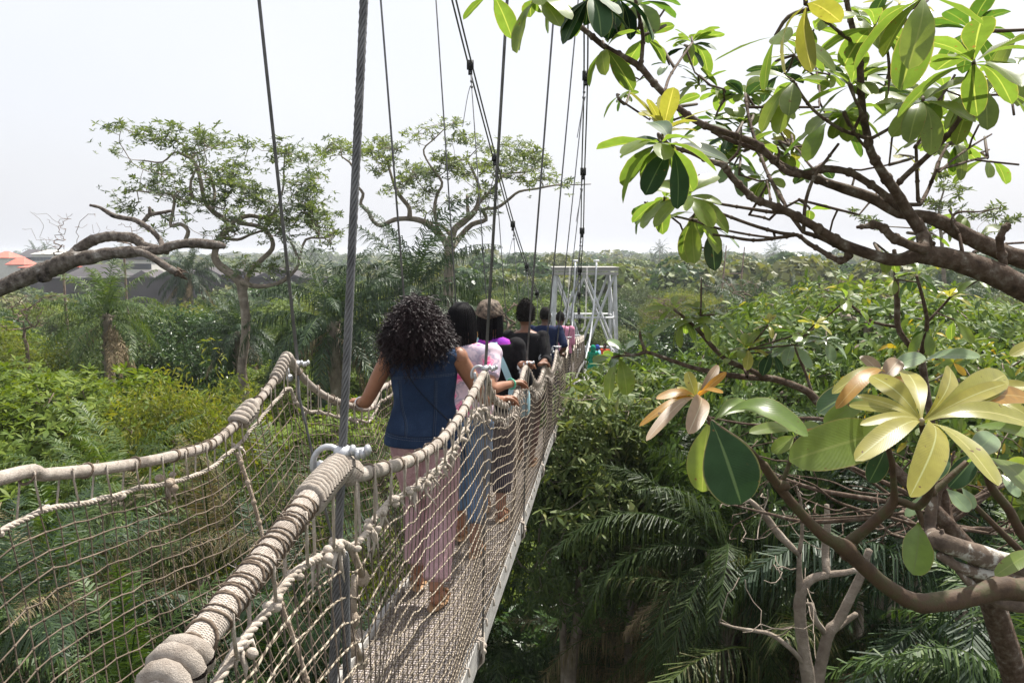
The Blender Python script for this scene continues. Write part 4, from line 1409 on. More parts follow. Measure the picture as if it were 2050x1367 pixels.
D = 29.0
limbs = [
    [(905, 1000, D, 15), (900, 800, D, 14), (898, 660, D, 13), (897, 600, D, 12), (899, 540, D, 12), (900, 500, D, 12), (905, 475, D, 11)],
    [(897, 495, D, 9), (886, 476, D, 8), (868, 458, D, 7), (845, 443, D, 6.5), (820, 438, D, 6), (790, 440, D, 5.5), (762, 452, D, 5), (745, 440, D, 4.5), (738, 425, D, 4.5), (722, 408, D, 4), (727, 388, D, 3.5), (712, 368, D, 3), (712, 345, D, 3), (700, 325, D, 2.5)],
    [(905, 475, D, 9), (911, 458, D, 8), (928, 444, D, 8), (947, 427, D, 7), (956, 410, D, 5), (960, 380, D, 4), (950, 350, D, 3), (935, 320, D, 2.5)],
    [(903, 497, D, 9), (918, 478, D + .6, 7), (944, 450, D + .6, 6), (973, 440, D + .6, 5), (968, 420, D + .6, 4), (995, 416, D + .6, 4), (1018, 400, D + .6, 3.5), (1039, 384, D + .6, 3), (1075, 378, D + .6, 2.5), (1112, 371, D + .6, 2), (1150, 370, D + .6, 1.4), (1183, 369, D + .6, 1)],
    [(820, 438, D, 6), (819, 416, D, 5), (805, 398, D, 5), (792, 378, D, 4), (780, 340, D, 3), (775, 318, D, 2.5)],
    [(880, 468, D, 6), (874, 450, D - .6, 4), (870, 418, D - .6, 4), (875, 390, D - .6, 3.5), (885, 365, D - .6, 3), (860, 330, D - .6, 2.2), (848, 300, D - .6, 2), (870, 278, D - .6, 1.5), (893, 255, D - .6, 1.2)],
    [(938, 436, D, 5), (936, 415, D + .3, 4), (935, 393, D + .3, 3.5)],
    [(956, 410, D, 4), (985, 380, D + .8, 3), (1010, 350, D + .8, 2.5), (1050, 345, D + .8, 2), (1085, 335, D + .8, 1.5)],
    [(905, 475, D, 6), (885, 452, D + .8, 3.5), (860, 445, D + .8, 3), (850, 440, D + .8, 2.5)],
]
cl2 = [(650, 302, 17, 9), (678, 292, 22, 12), (712, 302, 20, 10), (740, 310, 16, 12), (765, 290, 22, 9), (792, 302, 16, 12), (770, 322, 14, 9), (834, 270, 20, 6), (856, 262, 14, 6), (889, 248, 10, 5), (911, 247, 8, 4), (918, 279, 18, 9), (940, 280, 14, 9), (966, 292, 14, 7), (1020, 290, 18, 8), (1050, 298, 18, 8),
       (893, 322, 28, 11), (838, 334, 22, 10), (856, 348, 24, 12), (820, 356, 20, 10), (805, 368, 20, 10), (856, 378, 16, 12), (911, 330, 22, 10), (929, 348, 20, 10), (966, 334, 20, 10), (995, 321, 22, 10), (1031, 318, 22, 8), (1068, 317, 24, 9), (1090, 330, 16, 9), (1039, 337, 22, 9), (1094, 361, 20, 6), (1057, 358, 20, 7), (1119, 368, 16, 5), (973, 385, 18, 12), (977, 420, 14, 7), (951, 392, 12, 8), (907, 398, 14, 6), (854, 420, 16, 6), (834, 406, 14, 7), (783, 380, 12, 9), (754, 343, 16, 6), (1000, 350, 20, 10)]
hero_tree('umbrella_tree', 'flat topped umbrella tree on a straight pale trunk in the middle, behind the hangers', 905, D, limbs, cl2, 'lf_hero', 'bark_pale', 1.1, 5, .165, 1.1, .0085, spread=.2)

# tall thin tree far right, behind the near branches
D = 34.0
limbs = [[(1905, 900, D, 7), (1900, 700, D, 6), (1890, 560, D, 5), (1885, 480, D, 4), (1880, 420, D, 3), (1890, 380, D, 2)],
         [(1885, 480, D, 3), (1850, 460, D, 2), (1800, 455, D, 1.5), (1755, 450, D, 1.2), (1700, 425, D, 1)], [(1885, 470, D, 3), (1930, 440, D, 2), (1985, 420, D, 1.5)]]
cl3 = [(1705, 425, 12, 6), (1730, 440, 14, 6), (1760, 450, 18, 8), (1895, 365, 16, 18), (1880, 405, 26, 16), (1910, 385, 14, 12), (1940, 425, 22, 8), (1985, 425, 22, 12), (2000, 448, 20, 10), (1950, 470, 22, 8), (1860, 440, 20, 12), (1840, 470, 18, 8), (2035, 440, 12, 8)]
hero_tree('sparse_tree', 'sparse tall tree seen through the near branches at the upper right', 1905, D, limbs, cl3, 'lf_mid', 'bark_pale', .7, 3, .26, 1.0, .01)

# long bare log-like limb coming in from the left
t = thing('bare_limb_tree', 'thick bare bark covered limb reaching in from the left edge', 'tree', (-12.5, 9, 0))
off = np.array(t.location); D = 9.0
s = Skel()
def tr(L, k=4): trace(s, [(a, b, D + c, r * .9) for a, b, c, r in L], k=k)
s.path(np.array([[-12.5, 9, 0], [-12.3, 9, 5], [-11.2, 9, 9], [-9.2, 9, 12]]), [.45, .38, .3, .2])
tr([(-620, 800, 0, 32), (-300, 690, 0, 26), (-120, 620, 0, 21), (0, 577, 0, 19), (39, 560, 0, 19), (78, 546, 0, 19), (109, 535, 0, 19), (140, 521, 0, 18), (176, 516, 0, 16), (215, 508, 0, 14), (254, 505, 0, 13), (293, 503, 0, 12), (322, 500, 0, 11), (345, 492, 0, 10), (371, 488, 0, 10), (400, 487, 0, 10), (425, 489, 0, 9), (450, 493, 0, 7)])
tr([(135, 520, 0, 13), (150, 506, .2, 12), (166, 493, .2, 12), (187, 481, .2, 11), (215, 474, .2, 11), (240, 474, .2, 11), (263, 476, .2, 11), (278, 484, .2, 10), (288, 492, .2, 9), (312, 497, .2, 8), (335, 505, .1, 6)])
tr([(270, 504, 0, 8), (290, 508, -.2, 8), (312, 520, -.2, 8), (330, 532, -.2, 8), (345, 541, -.2, 8), (358, 548, -.2, 8), (364, 553, -.2, 4)])
tr([(326, 498, 0, 7), (322, 484, .3, 6), (314, 472, .3, 6), (300, 459, .3, 6), (283, 448, .3, 6), (268, 440, .3, 5.5), (250, 437, .3, 5), (228, 432, .3, 5), (212, 423, .3, 4.5), (198, 415, .3, 3.5), (180, 411, .3, 2.5)])
tr([(283, 448, .3, 4), (292, 438, .4, 5), (300, 430, .4, 5), (318, 427, .4, 4), (344, 422, .4, 3)])
tr([(300, 430, .4, 4), (300, 421, .4, 4), (299, 414, .4, 2)])
mb = MB(); s.mesh(mb, .01, .5, 11, bump=.07); mb.V = [v - off for v in mb.V]
mb.build('limb', M['bark'], t)
mb = MB(); q = P(84, 556, D - .09); mb.tube([q + [0, .12, 0], q, q + [0.0, -.03, -.0]], [.05, .055, .05], 10, False); mb.ell(q + [0, .01, 0], (.035, .02, .035))
mb.V = [v - off for v in mb.V]; mb.build('knot_hole', M['bark'], t)
# splintered end
mb = MB(); q = P(361, 551, D - .2)
for k in range(9): mb.tube([q + rng.normal(size=3) * .03, q + [.05 + .05 * rng.random(), 0, -.06 + .12 * rng.random()]], [.02, .003], 5)
mb.V = [v - off for v in mb.V]; mb.build('splintered_end', M['bark_red'], t)


def bare_tree(px, py_top, px_w, d, label, n=60, base_z=0, r0=.012, name='bare_tree', wob=.2, zbot=None):
    b = P(px, 700, d); zt = P(px, py_top, d)[2]; w = px_w * d / FPX
    t = thing(name, label, 'tree', (b[0], b[1], 0))
    s = Skel(); zf = zt - w * 1.7
    s.path(np.array([[.1 * math.sin(f * 5), 0, zf * f] for f in np.linspace(0, 1, 8)]), np.linspace(.12, .06, 8))
    A = np.stack([rng.normal(size=n) * w * .5, rng.normal(size=n) * w * .4, zt - w * 1.2 * rng.random(n) ** 1.2], -1)
    s.grow(A, .3, wob, lo=6, up=.1)
    mb = MB(); s.mesh(mb, r0, .45, 3); mb.build('branches', M['twig'], t)
    return t


bare_tree(140, 425, 70, 42, 'leafless grey tree with fine twigs behind the bare limb', 70, r0=.010)
bare_tree(262, 445, 45, 44, 'smaller leafless tree with fine twigs beside the grey one', 50, r0=.010)
for px, py, d, l in [(1438, 492, 62, 'tall dead trunk with short snags in the middle distance, left of the pair'), (1475, 495, 66, 'tall dead trunk with short snags in the middle distance, right of the pair')]:
    b = P(px, 600, d); zt = P(px, py, d)[2]
    t = thing('dead_tree', l, 'tree', (b[0], b[1], 0)); mb = MB()
    mb.tube([[0, 0, 0], [.1, 0, zt * .6], [.5, 0, zt]], [.16, .12, .04], 6)
    for k in range(9):
        z = zt * rng.uniform(.55, .95); mb.tube([[.3 * z / zt, 0, z], [.3 + rng.normal() * .7, rng.normal() * .4, z + rng.uniform(-.1, .6)]], [.035, .01], 4)
    mb.build('trunk', M['twig'], t)
bare_tree(1500, 560, 60, 40, 'leafless brown scrub tree in the middle distance on the right', 90, r0=.014)
bare_tree(1640, 560, 60, 36, 'leafless brown scrub tree nearer the thick upper branch', 90, r0=.014)
bare_tree(1330, 590, 50, 38, 'thin grey twiggy tree right of the white tower', 110, r0=.010)
bare_tree(1010, 600, 60, 30, 'crooked pale branched tree left of the white tower', 50, r0=.016)
bare_tree(60, 590, 60, 26, 'grey twiggy shrub below the bare limb', 90, r0=.010)

# pale forked trunk and the two stemmed trunk in the gully
D = 6.2
t = thing('pale_forked_tree', 'pale grey forked trunk with cut branches at the bottom right', 'tree', (P(1630, 1300, D)[0], D, 0)); off = np.array(t.location)
s = Skel()
s.path(np.array([off, off + [0, 0, 6], P(1625, 1500, D)]), [.13, .12, .09])
def tr2(L, k=4): trace(s, [(a, b, D + c, r) for a, b, c, r in L], k=k)
tr2([(1625, 1450, 0, 15), (1619, 1367, 0, 14), (1610, 1304, 0, 13), (1602, 1240, 0, 12), (1603, 1190, 0, 12), (1622, 1160, 0, 9), (1655, 1150, 0, 8), (1690, 1146, 0, 7), (1716, 1140, 0, 6)])
tr2([(1625, 1450, .1, 15), (1637, 1367, .2, 13), (1650, 1300, .2, 12), (1662, 1262, .2, 12), (1680, 1240, .2, 10), (1700, 1200, .2, 10), (1724, 1150, .2, 9), (1740, 1100, .2, 7)])
tr2([(1602, 1190, 0, 9), (1600, 1120, 0, 5), (1606, 1060, 0, 4), (1602, 1000, 0, 3), (1590, 960, 0, 2)])
tr2([(1650, 1265, .2, 7), (1633, 1240, .1, 6), (1625, 1210, .1, 6)])
tr2([(1665, 1262, .2, 8), (1690, 1245, .3, 7), (1715, 1228, .3, 6)])
tr2([(1655, 1150, 0, 8), (1652, 1100, .1, 8), (1656, 1050, .1, 7), (1655, 1010, .1, 5)])
tr2([(1610, 1330, 0, 5), (1585, 1300, -.1, 5), (1545, 1270, -.1, 5), (1510, 1262, -.1, 4), (1470, 1255, -.1, 3), (1440, 1245, -.1, 2)])
tr2([(1600, 1110, 0, 6), (1560, 1070, 0, 8), (1530, 1030, 0, 7), (1500, 1000, 0, 5)])
A = np.array([P(rng.uniform(1440, 1640), rng.uniform(980, 1280), D + rng.normal() * .3) for _ in range(46)])
s.grow(A, .07, .06, lo=3)
mb = MB(); s.mesh(mb, .004, .45, 6, bump=.04); mb.V = [v - off for v in mb.V]; mb.build('trunk', M['bark_pale'], t)

D = 12.0
t = thing('two_stemmed_tree', 'trunk that splits in two stems below the star leaved crown right of the deck', 'tree', (P(1140, 1300, D)[0], D, 0)); off = np.array(t.location)
s = Skel(); s.path(np.array([off, P(1137, 1420, D)]), [.16, .13])
trace(s, [(1137, 1400, D, 13), (1145, 1320, D, 13), (1155, 1262, D, 12), (1163, 1170, D, 12), (1165, 1080, D, 11), (1163, 1020, D, 10), (1165, 930, D, 7), (1180, 850, D, 5), (1190, 770, D, 3)])
trace(s, [(1158, 1230, D, 10), (1175, 1185, D, 9), (1190, 1140, D, 8), (1193, 1080, D, 7), (1192, 1020, D, 6), (1215, 950, D, 5), (1240, 880, D, 3)])
A = np.array([P(rng.normal(1195, 60), rng.uniform(770, 1080), D + rng.normal() * .8) for _ in range(130)])
tips = s.grow(A, .25, .15, lo=20)
mb = MB(); s.mesh(mb, .005, .48, 6, bump=.03); mb.V = [v - off for v in mb.V]; mb.build('trunk', M['bark_pale'], t)
T = np.array([s.p[i] for i in tips]); pos = np.repeat(T, 9, 0) + rng.normal(size=(len(T) * 9, 3)) * .16
mb = MB(); scatter(mb, STAR, pos - off, rng.normal(size=pos.shape) * .35 + [0, 0, 1], .19 * rng.uniform(.7, 1.2, len(pos))); mb.build('crown', M['lf_mid'], t, smooth=False)

# ------------------------------------------------------------ buildings, far left
def building(label, px0, px1, py_top, d, dep, wallm, roofm, kind='hip', wins=0, floors=1, ov=.5, rh=None, name='house', cat='building', ridge=.25):
    a, b = P(px0, py_top, d), P(px1, py_top, d)
    w = b[0] - a[0]; H = a[2]
    rh = rh if rh is not None else w * .12
    h = H - rh
    t = thing(name, label, cat, ((a[0] + b[0]) / 2, d + dep / 2, 0))
    mb = MB(); mb.box([0, 0, h / 2], (w, dep, h)); mb.build('wall', M[wallm], t, smooth=False)
    mb = MB(); X, Y = w / 2 + ov, dep / 2 + ov
    if kind == 'hip':
        V = [[-X, -Y, h], [X, -Y, h], [X, Y, h], [-X, Y, h], [-X * ridge * 2 + 0, 0, H], [X * ridge * 2, 0, H]]
        mb.add(V, [[0, 1, 5, 4], [2, 3, 4, 5]], [[3, 0, 4], [1, 2, 5]])
        mb.box([0, 0, h - .08], (2 * X, 2 * Y, .14))
    else:
        mb.box([0, 0, h + rh / 2], (2 * X, 2 * Y, max(rh, .2)))
    mb.build('roof', M[roofm], t, smooth=False)
    for f in range(floors):
        for i in range(wins):
            x = -w / 2 + (i + .5) * w / wins; z = h - 1.7 - f * 3.0
            mb = MB(); mb.box([x, -dep / 2 - .04, z], (1.3, .1, 1.4)); wf = mb.build('window', M['cream'] if wallm != 'cream' else M['block'], t, smooth=False)
            mb = MB(); mb.box([x, -dep / 2 - .1, z], (1.05, .04, 1.15)); mb.build('pane', M['pane'], wf, smooth=False)
    return t


building('house with bright red roof at the left edge, highest of the red roofs', -20, 15, 503, 250, 8, 'cream', 'roof_red', rh=2, ridge=.1)
building('red roofed house just below the highest red roof', 14, 45, 515, 225, 6, 'cream', 'roof_red', rh=2, ridge=.15)
building('cream three storey block with pale roof on the far left', 64, 117, 500, 280, 12, 'cream', 'cream', rh=1.5, wins=7, floors=3)
building('grey roofed block left of the cream block', 30, 68, 499, 300, 12, 'block', 'roof_grey', rh=3, wins=5, floors=2)
building('small pale roofed house seen above the bare limb', 105, 135, 517, 210, 10, 'cream', 'roof_grey' , rh=2)
building('long low white building with rows of windows beyond the palm', 245, 300, 515, 200, 10, 'cream', 'roof_grey', rh=.6, wins=9, floors=2, kind='flat')
building('low pink walled building in front of the red roofs', 40, 110, 528, 180, 10, 'block', 'roof_red', rh=.8, wins=6)
building('unfinished grey block house with window openings right of the log branch', 130, 215, 530, 150, 10, 'block', 'roof_grey', rh=2.2, wins=5)
wh = building('long dark grey warehouse with a low wall along the forest edge', 85, 640, 556, 118, 5, 'block', 'roof_grey', kind='flat', rh=.3, name='warehouse', cat='warehouse', ov=.15)
for px, pyt, hw_ in [(290, 541, 26), (352, 537, 36), (420, 535, 38), (480, 538, 44), (560, 536, 50)]:
    q = P(px, pyt, 119); w_ = hw_ * 119 / FPX
    mb = MB(); o = np.array(wh.location); zb = P(px, 556, 118)[2]
    x0 = q[0] - o[0]
    V = [[x0 - w_, -2.8, zb], [x0 + w_, -2.8, zb], [x0 + w_, 4, zb], [x0 - w_, 4, zb], [x0 - w_ * .1, -2.2, q[2]], [x0 + w_ * .1, 3, q[2]]]
    mb.add(V, [[0, 1, 5, 4], [2, 3, 4, 5]], [[3, 0, 4], [1, 2, 5]])
    mb.build('roof', M['roof_grey'], wh, smooth=False)
# ------------------------------------------------ near branches, right side
def hleaf(mb, base, tip, width, nrm, arch=.12, cup=.12, nu=4, nv=12, tipw=.0, m=0, wav=.0, fat=1.25):
    base, tip = np.asarray(base, float), np.asarray(tip, float)
    ax = tip - base; L = np.linalg.norm(ax); ax /= L
    n = np.asarray(nrm, float); n = unit(n - ax * n.dot(ax)); sd = np.cross(n, ax)
    v = np.linspace(0, 1, nv + 1); v = .45 * v + .55 * (1 - (1 - v) ** 2.0)
    mx = .60 if fat > 1.1 else .5
    prof = np.where(v < mx, np.sin(math.pi / 2 * np.clip(v / mx, 0, 1)) ** 1.25, np.sqrt(np.clip(1 - ((v - mx) / (1.002 - mx)) ** 2.2, 0, 1)))
    prof[0] = .05; prof[-1] = .06
    u = np.linspace(-1, 1, 2 * nu + 1)
    lift = arch * L * np.sin(math.pi * v ** .8)
    V = []; UV = []
    ph = rng.uniform(0, 6)
    for i, a in enumerate(v):
        for b in u:
            hw = prof[i] * width / 2
            z = lift[i] + cup * hw * (abs(b) ** 1.5) * 1.0 + wav * hw * math.sin(a * 16 + ph + (2 if b > 0 else 0)) * abs(b)
            V.append(base + ax * L * a + sd * hw * b + n * z); UV.append([b, a])
    k = 2 * nu + 1
    Q = [[i * k + j, i * k + j + 1, (i + 1) * k + j + 1, (i + 1) * k + j] for i in range(nv) for j in range(k - 1)]
    mb.add(V, Q, m=m, uv=UV)
    # stout petiole and raised midrib
    return mb


def hrosette(parent, off, p, axis, n, L, w, matk, e=(-.25, .75), droop=(.05, .22), label=None, skip=0.0):
    mb = MB(); axis = unit(axis)
    a0 = rng.uniform(0, 6.3)
    x = unit(np.cross(axis, [.3, 1, .2])); y = np.cross(axis, x)
    for i in range(n):
        if rng.random() < skip: continue
        a = a0 + i * 2.399 if n > 9 else a0 + i / n * 6.283 + rng.normal() * .25
        el = rng.uniform(*e)
        d = (x * math.cos(a) + y * math.sin(a)) * math.cos(el) + axis * math.sin(el)
        nn = axis * math.cos(el) - (x * math.cos(a) + y * math.sin(a)) * math.sin(el) + rng.normal(size=3) * .15
        ln = L * rng.uniform(.7, 1.12)
        dr = rng.uniform(*droop)
        b = p + d * .008
        hleaf(mb, b, p + d * ln - np.array([0, 0, 1]) * ln * dr, ln * w * rng.uniform(.85, 1.15), nn, arch=dr * .7, cup=rng.uniform(.05, .3), nu=2, nv=8, wav=.04)
    if not mb.n: return
    mb.V = [v - off for v in mb.V]
    o = mb.build('leaf_cluster', M[matk], parent, uv=True)
    if label: o['label'] = label
    return o


def node_joints(s, mb, step=6):
    pass


# upper right tree -----------------------------------------------------------
ut = thing('big_leaved_tree', 'big leaved tree reaching in overhead at the upper right, limbs bare against the sky', 'tree', (4.2, 2.4, 0))
off = np.array(ut.location)
s = Skel()
s.path(np.array([[4.2, 2.4, 0], [4.15, 2.4, 6], [3.9, 2.4, 11], [3.2, 2.4, 13.2], P(2500, 760, 2.4)]), [.16, .14, .12, .10, .07])
def T_(pts, d0, d1=None):
    d1 = d0 if d1 is None else d1
    n = len(pts) - 1
    trace(s, [(a, b, d0 + (d1 - d0) * i / n, r * .79) for i, (a, b, r) in enumerate(pts)], k=4)
T_([(2500, 760, 34), (2280, 690, 32), (2150, 625, 31), (2050, 578, 31), (1990, 548, 30), (1930, 526, 28), (1880, 514, 27), (1842, 508, 24)], 2.4, 2.3)
T_([(2600, 700, 30), (2300, 590, 28), (2050, 520, 23), (1990, 498, 21), (1932, 471, 20), (1895, 450, 18), (1855, 434, 16), (1820, 430, 14), (1793, 424, 13), (1748, 398, 13), (1703, 382, 13), (1660, 368, 11), (1629, 356, 10), (1590, 343, 9), (1556, 326, 9), (1530, 303, 9), (1511, 287, 9), (1460, 268, 8), (1412, 252, 8), (1384, 236, 8), (1355, 214, 8), (1331, 190, 8), (1303, 160, 8), (1281, 134, 8), (1248, 114, 7.5), (1208, 92, 7), (1163, 55, 6.5), (1109, 24, 6), (1072, 0, 5), (1040, -22, 4)], 2.55, 2.5)
T_([(1842, 508, 20), (1852, 485, 17), (1842, 460, 15), (1820, 428, 14), (1796, 388, 13), (1775, 358, 12), (1756, 328, 11), (1742, 300, 10), (1736, 270, 9.5), (1727, 225, 9), (1724, 184, 9), (1722, 140, 8.5), (1719, 102, 8), (1709, 65, 7), (1701, 33, 6.5), (1695, 0, 6), (1692, -40, 5)], 2.3, 2.1)
T_([(1842, 508, 18), (1800, 521, 17), (1769, 517, 15), (1735, 507, 14), (1703, 495, 13), (1672, 480, 12), (1646, 463, 11), (1612, 443, 11), (1580, 426, 10), (1550, 413, 9.5), (1523, 404, 9), (1505, 395, 8.5), (1490, 380, 8.5), (1468, 358, 8), (1453, 336, 8), (1449, 331, 8), (1418, 322, 6.5), (1384, 306, 6), (1350, 296, 5), (1326, 281, 5)], 2.3, 2.2)
T_([(1703, 495, 10), (1697, 515, 9), (1683, 522, 8), (1664, 514, 7), (1646, 503, 6.5), (1620, 488, 6), (1597, 471, 5), (1575, 474, 4.5), (1552, 477, 4.5), (1522, 481, 4), (1494, 480, 4), (1460, 474, 3.5), (1429, 470, 3)], 2.3, 2.5)
T_([(1700, 505, 7), (1670, 490, 6), (1640, 475, 6), (1608, 465, 5)], 2.32)
T_([(1597, 471, 5), (1560, 466, 4.5), (1510, 452, 4.2), (1450, 430, 3.8), (1405, 412, 3.3), (1371, 390, 3)], 2.4, 2.6)
T_([(1580, 426, 6), (1545, 425, 4.5), (1500, 418, 4), (1450, 410, 3.5), (1405, 402, 3), (1330, 400, 2.5)], 2.35, 2.7)
T_([(1552, 477, 3), (1500, 470, 3), (1440, 458, 3), (1380, 440, 3), (1326, 428, 2.6)], 2.5, 2.8)
T_([(1793, 410, 10), (1765, 385, 9), (1736, 365, 9), (1700, 345, 9), (1654, 338, 9), (1620, 346, 8), (1584, 348, 8), (1560, 332, 7), (1535, 308, 7), (1500, 294, 6), (1461, 280, 6), (1425, 262, 5.5)], 2.35, 2.6)
T_([(1789, 377, 7), (1815, 350, 7), (1842, 326, 7), (1868, 302, 7), (1891, 278, 6.5), (1913, 250, 6), (1932, 221, 6), (1950, 195, 6), (1961, 172, 6), (1955, 148, 5.5), (1949, 127, 5), (1946, 95, 4.5), (1945, 62, 4)], 2.3, 1.9)
T_([(1736, 278, 5), (1712, 270, 4.5), (1687, 261, 4.5), (1657, 243, 4), (1629, 221, 4), (1606, 193, 4), (1588, 164, 4), (1570, 152, 3.2)], 2.15, 2.2)
T_([(1723, 94, 5), (1705, 82, 5), (1687, 70, 4.5), (1665, 52, 4), (1646, 37, 4), (1628, 20, 4), (1613, 8, 3.5)], 2.1, 1.75)
T_([(1728, 94, 5), (1748, 76, 5), (1769, 57, 4.5), (1790, 40, 4), (1814, 25, 4), (1835, 12, 3.5), (1855, 0, 3)], 2.1, 1.7)
T_([(1748, 276, 4.5), (1780, 258, 4), (1810, 238, 3.5), (1848, 205, 3)], 2.15, 2.1)
T_([(1842, 410, 5), (1858, 380, 4.5), (1871, 348, 4.5), (1882, 318, 4), (1898, 288, 3)], 2.35, 2.6)
T_([(1875, 340, 4), (1915, 330, 3.5), (1950, 320, 3), (1977, 316, 2.5)], 2.4, 2.8)
T_([(1880, 345, 3), (1910, 318, 3), (1950, 290, 2.5), (1985, 269, 2)], 2.4, 2.8)
T_([(1838, 401, 5), (1836, 350, 4.5), (1834, 292, 4)], 2.35)
T_([(2010, 540, 11), (2006, 510, 10), (2002, 483, 9), (2007, 465, 8.5), (2019, 449, 8)], 2.35)
T_([(1850, 500, 14), (1820, 490, 12), (1785, 474, 11), (1770, 458, 10), (1752, 450, 10), (1735, 453, 7), (1715, 455, 4)], 2.2)
T_([(1572, 410, 5), (1552, 376, 5), (1535, 344, 4.5), (1522, 310, 4.5), (1508, 270, 4), (1497, 225, 4), (1492, 188, 3.5)], 2.4, 2.9)
T_([(1609, 463, 5), (1610, 430, 4.5), (1615, 395, 4.5), (1630, 355, 4.5), (1655, 320, 4), (1679, 288, 3.5)], 2.3)
T_([(1283, 131, 5.5), (1286, 100, 5), (1287, 72, 5), (1281, 40, 4.5), (1273, 5, 4), (1268, -20, 3)], 2.5)
T_([(1331, 182, 4), (1340, 155, 3.5), (1363, 119, 3), (1386, 86, 2.6)], 2.55, 3.2)
T_([(1281, 160, 2), (1258, 148, 1.6), (1240, 126, 1)], 2.5)
T_([(1842, 440, 6), (1852, 470, 6), (1868, 488, 5)], 2.3)
T_([(1449, 332, 5), (1475, 308, 3.5), (1483, 280, 3), (1484, 255, 2.5)], 2.25)
T_([(1920, 468, 4), (1905, 440, 3), (1920, 425, 3), (1960, 424, 2), (2003, 416, 1.3)], 2.5, 2.6)
T_([(1930, 525, 6), (1950, 505, 4), (2000, 490, 3), (2060, 485, 3)], 2.45, 3)
T_([(1640, 215, 3), (1640, 170, 2.6), (1630, 120, 2.4), (1628, 62, 2.2)], 2.8, 3.6)
T_([(1726, 225, 4), (1712, 200, 3.5), (1703, 172, 3)], 2.1)
T_([(1736, 300, 4), (1712, 268, 3), (1690, 225, 3)], 2.15)
T_([(1660, 368, 4), (1620, 330, 3), (1598, 300, 2.6), (1580, 292, 2)], 2.5, 3)
T_([(1545, 415, 4), (1540, 385, 3), (1535, 362, 2.5)], 2.4, 2.8)
T_([(1556, 326, 4), (1560, 305, 3), (1557, 296, 2)], 2.5)
T_([(1756, 60, 3), (1756, 58, 3)], 2.0)
T_([(1850, 220, 3), (1880, 200, 3), (1912, 150, 3)], 2.1)
# fine side twigs
base_nodes = list(range(len(s.p)))
att = np.array([P(*q) for q in [(1240, 200, 2.7), (1300, 240, 2.8), (1350, 360, 2.7), (1290, 405, 2.8), (1630, 300, 2.9), (1700, 340, 2.6), (1780, 330, 2.6), (1560, 200, 3.1), (1590, 110, 3.1), (1660, 150, 3.2), (1450, 200, 3.2), (1420, 170, 3.1), (1530, 230, 3), (1660, 240, 2.9), (1780, 140, 2.6), (1880, 240, 2.4), (1890, 180, 2.4), (1800, 220, 2.6), (1960, 250, 2.6), (2000, 190, 2.4), (1900, 420, 2.8), (1660, 470, 2.9), (1720, 430, 2.8), (1540, 440, 2.9), (1480, 350, 2.9), (1600, 400, 2.9), (1760, 380, 2.9), (1980, 300, 2.9), (1400, 350, 2.6), (1500, 430, 2.8), (1350, 240, 2.6), (2030, 230, 2.3), (2040, 330, 2.6), (1430, 500, 3.0), (1370, 470, 2.9), (1250, 60, 2.6), (1330, 20, 2.6), (1200, 20, 2.6)]])
s.grow(att, .12, .12, lo=4, up=.05)
mb = MB(); s.mesh(mb, .0035, .45, 7, bump=.035)
# swollen joints along the twigs
r_ = s.radii(.0035, .45)
for i in range(6, len(s.p), 5):
    if r_[i] < .014: mb.ell(s.p[i], (r_[i] * 1.35,) * 3, None, 8, 5)
mb.V = [v - off for v in mb.V]; mb.build('limbs', M['bark_red'], ut)

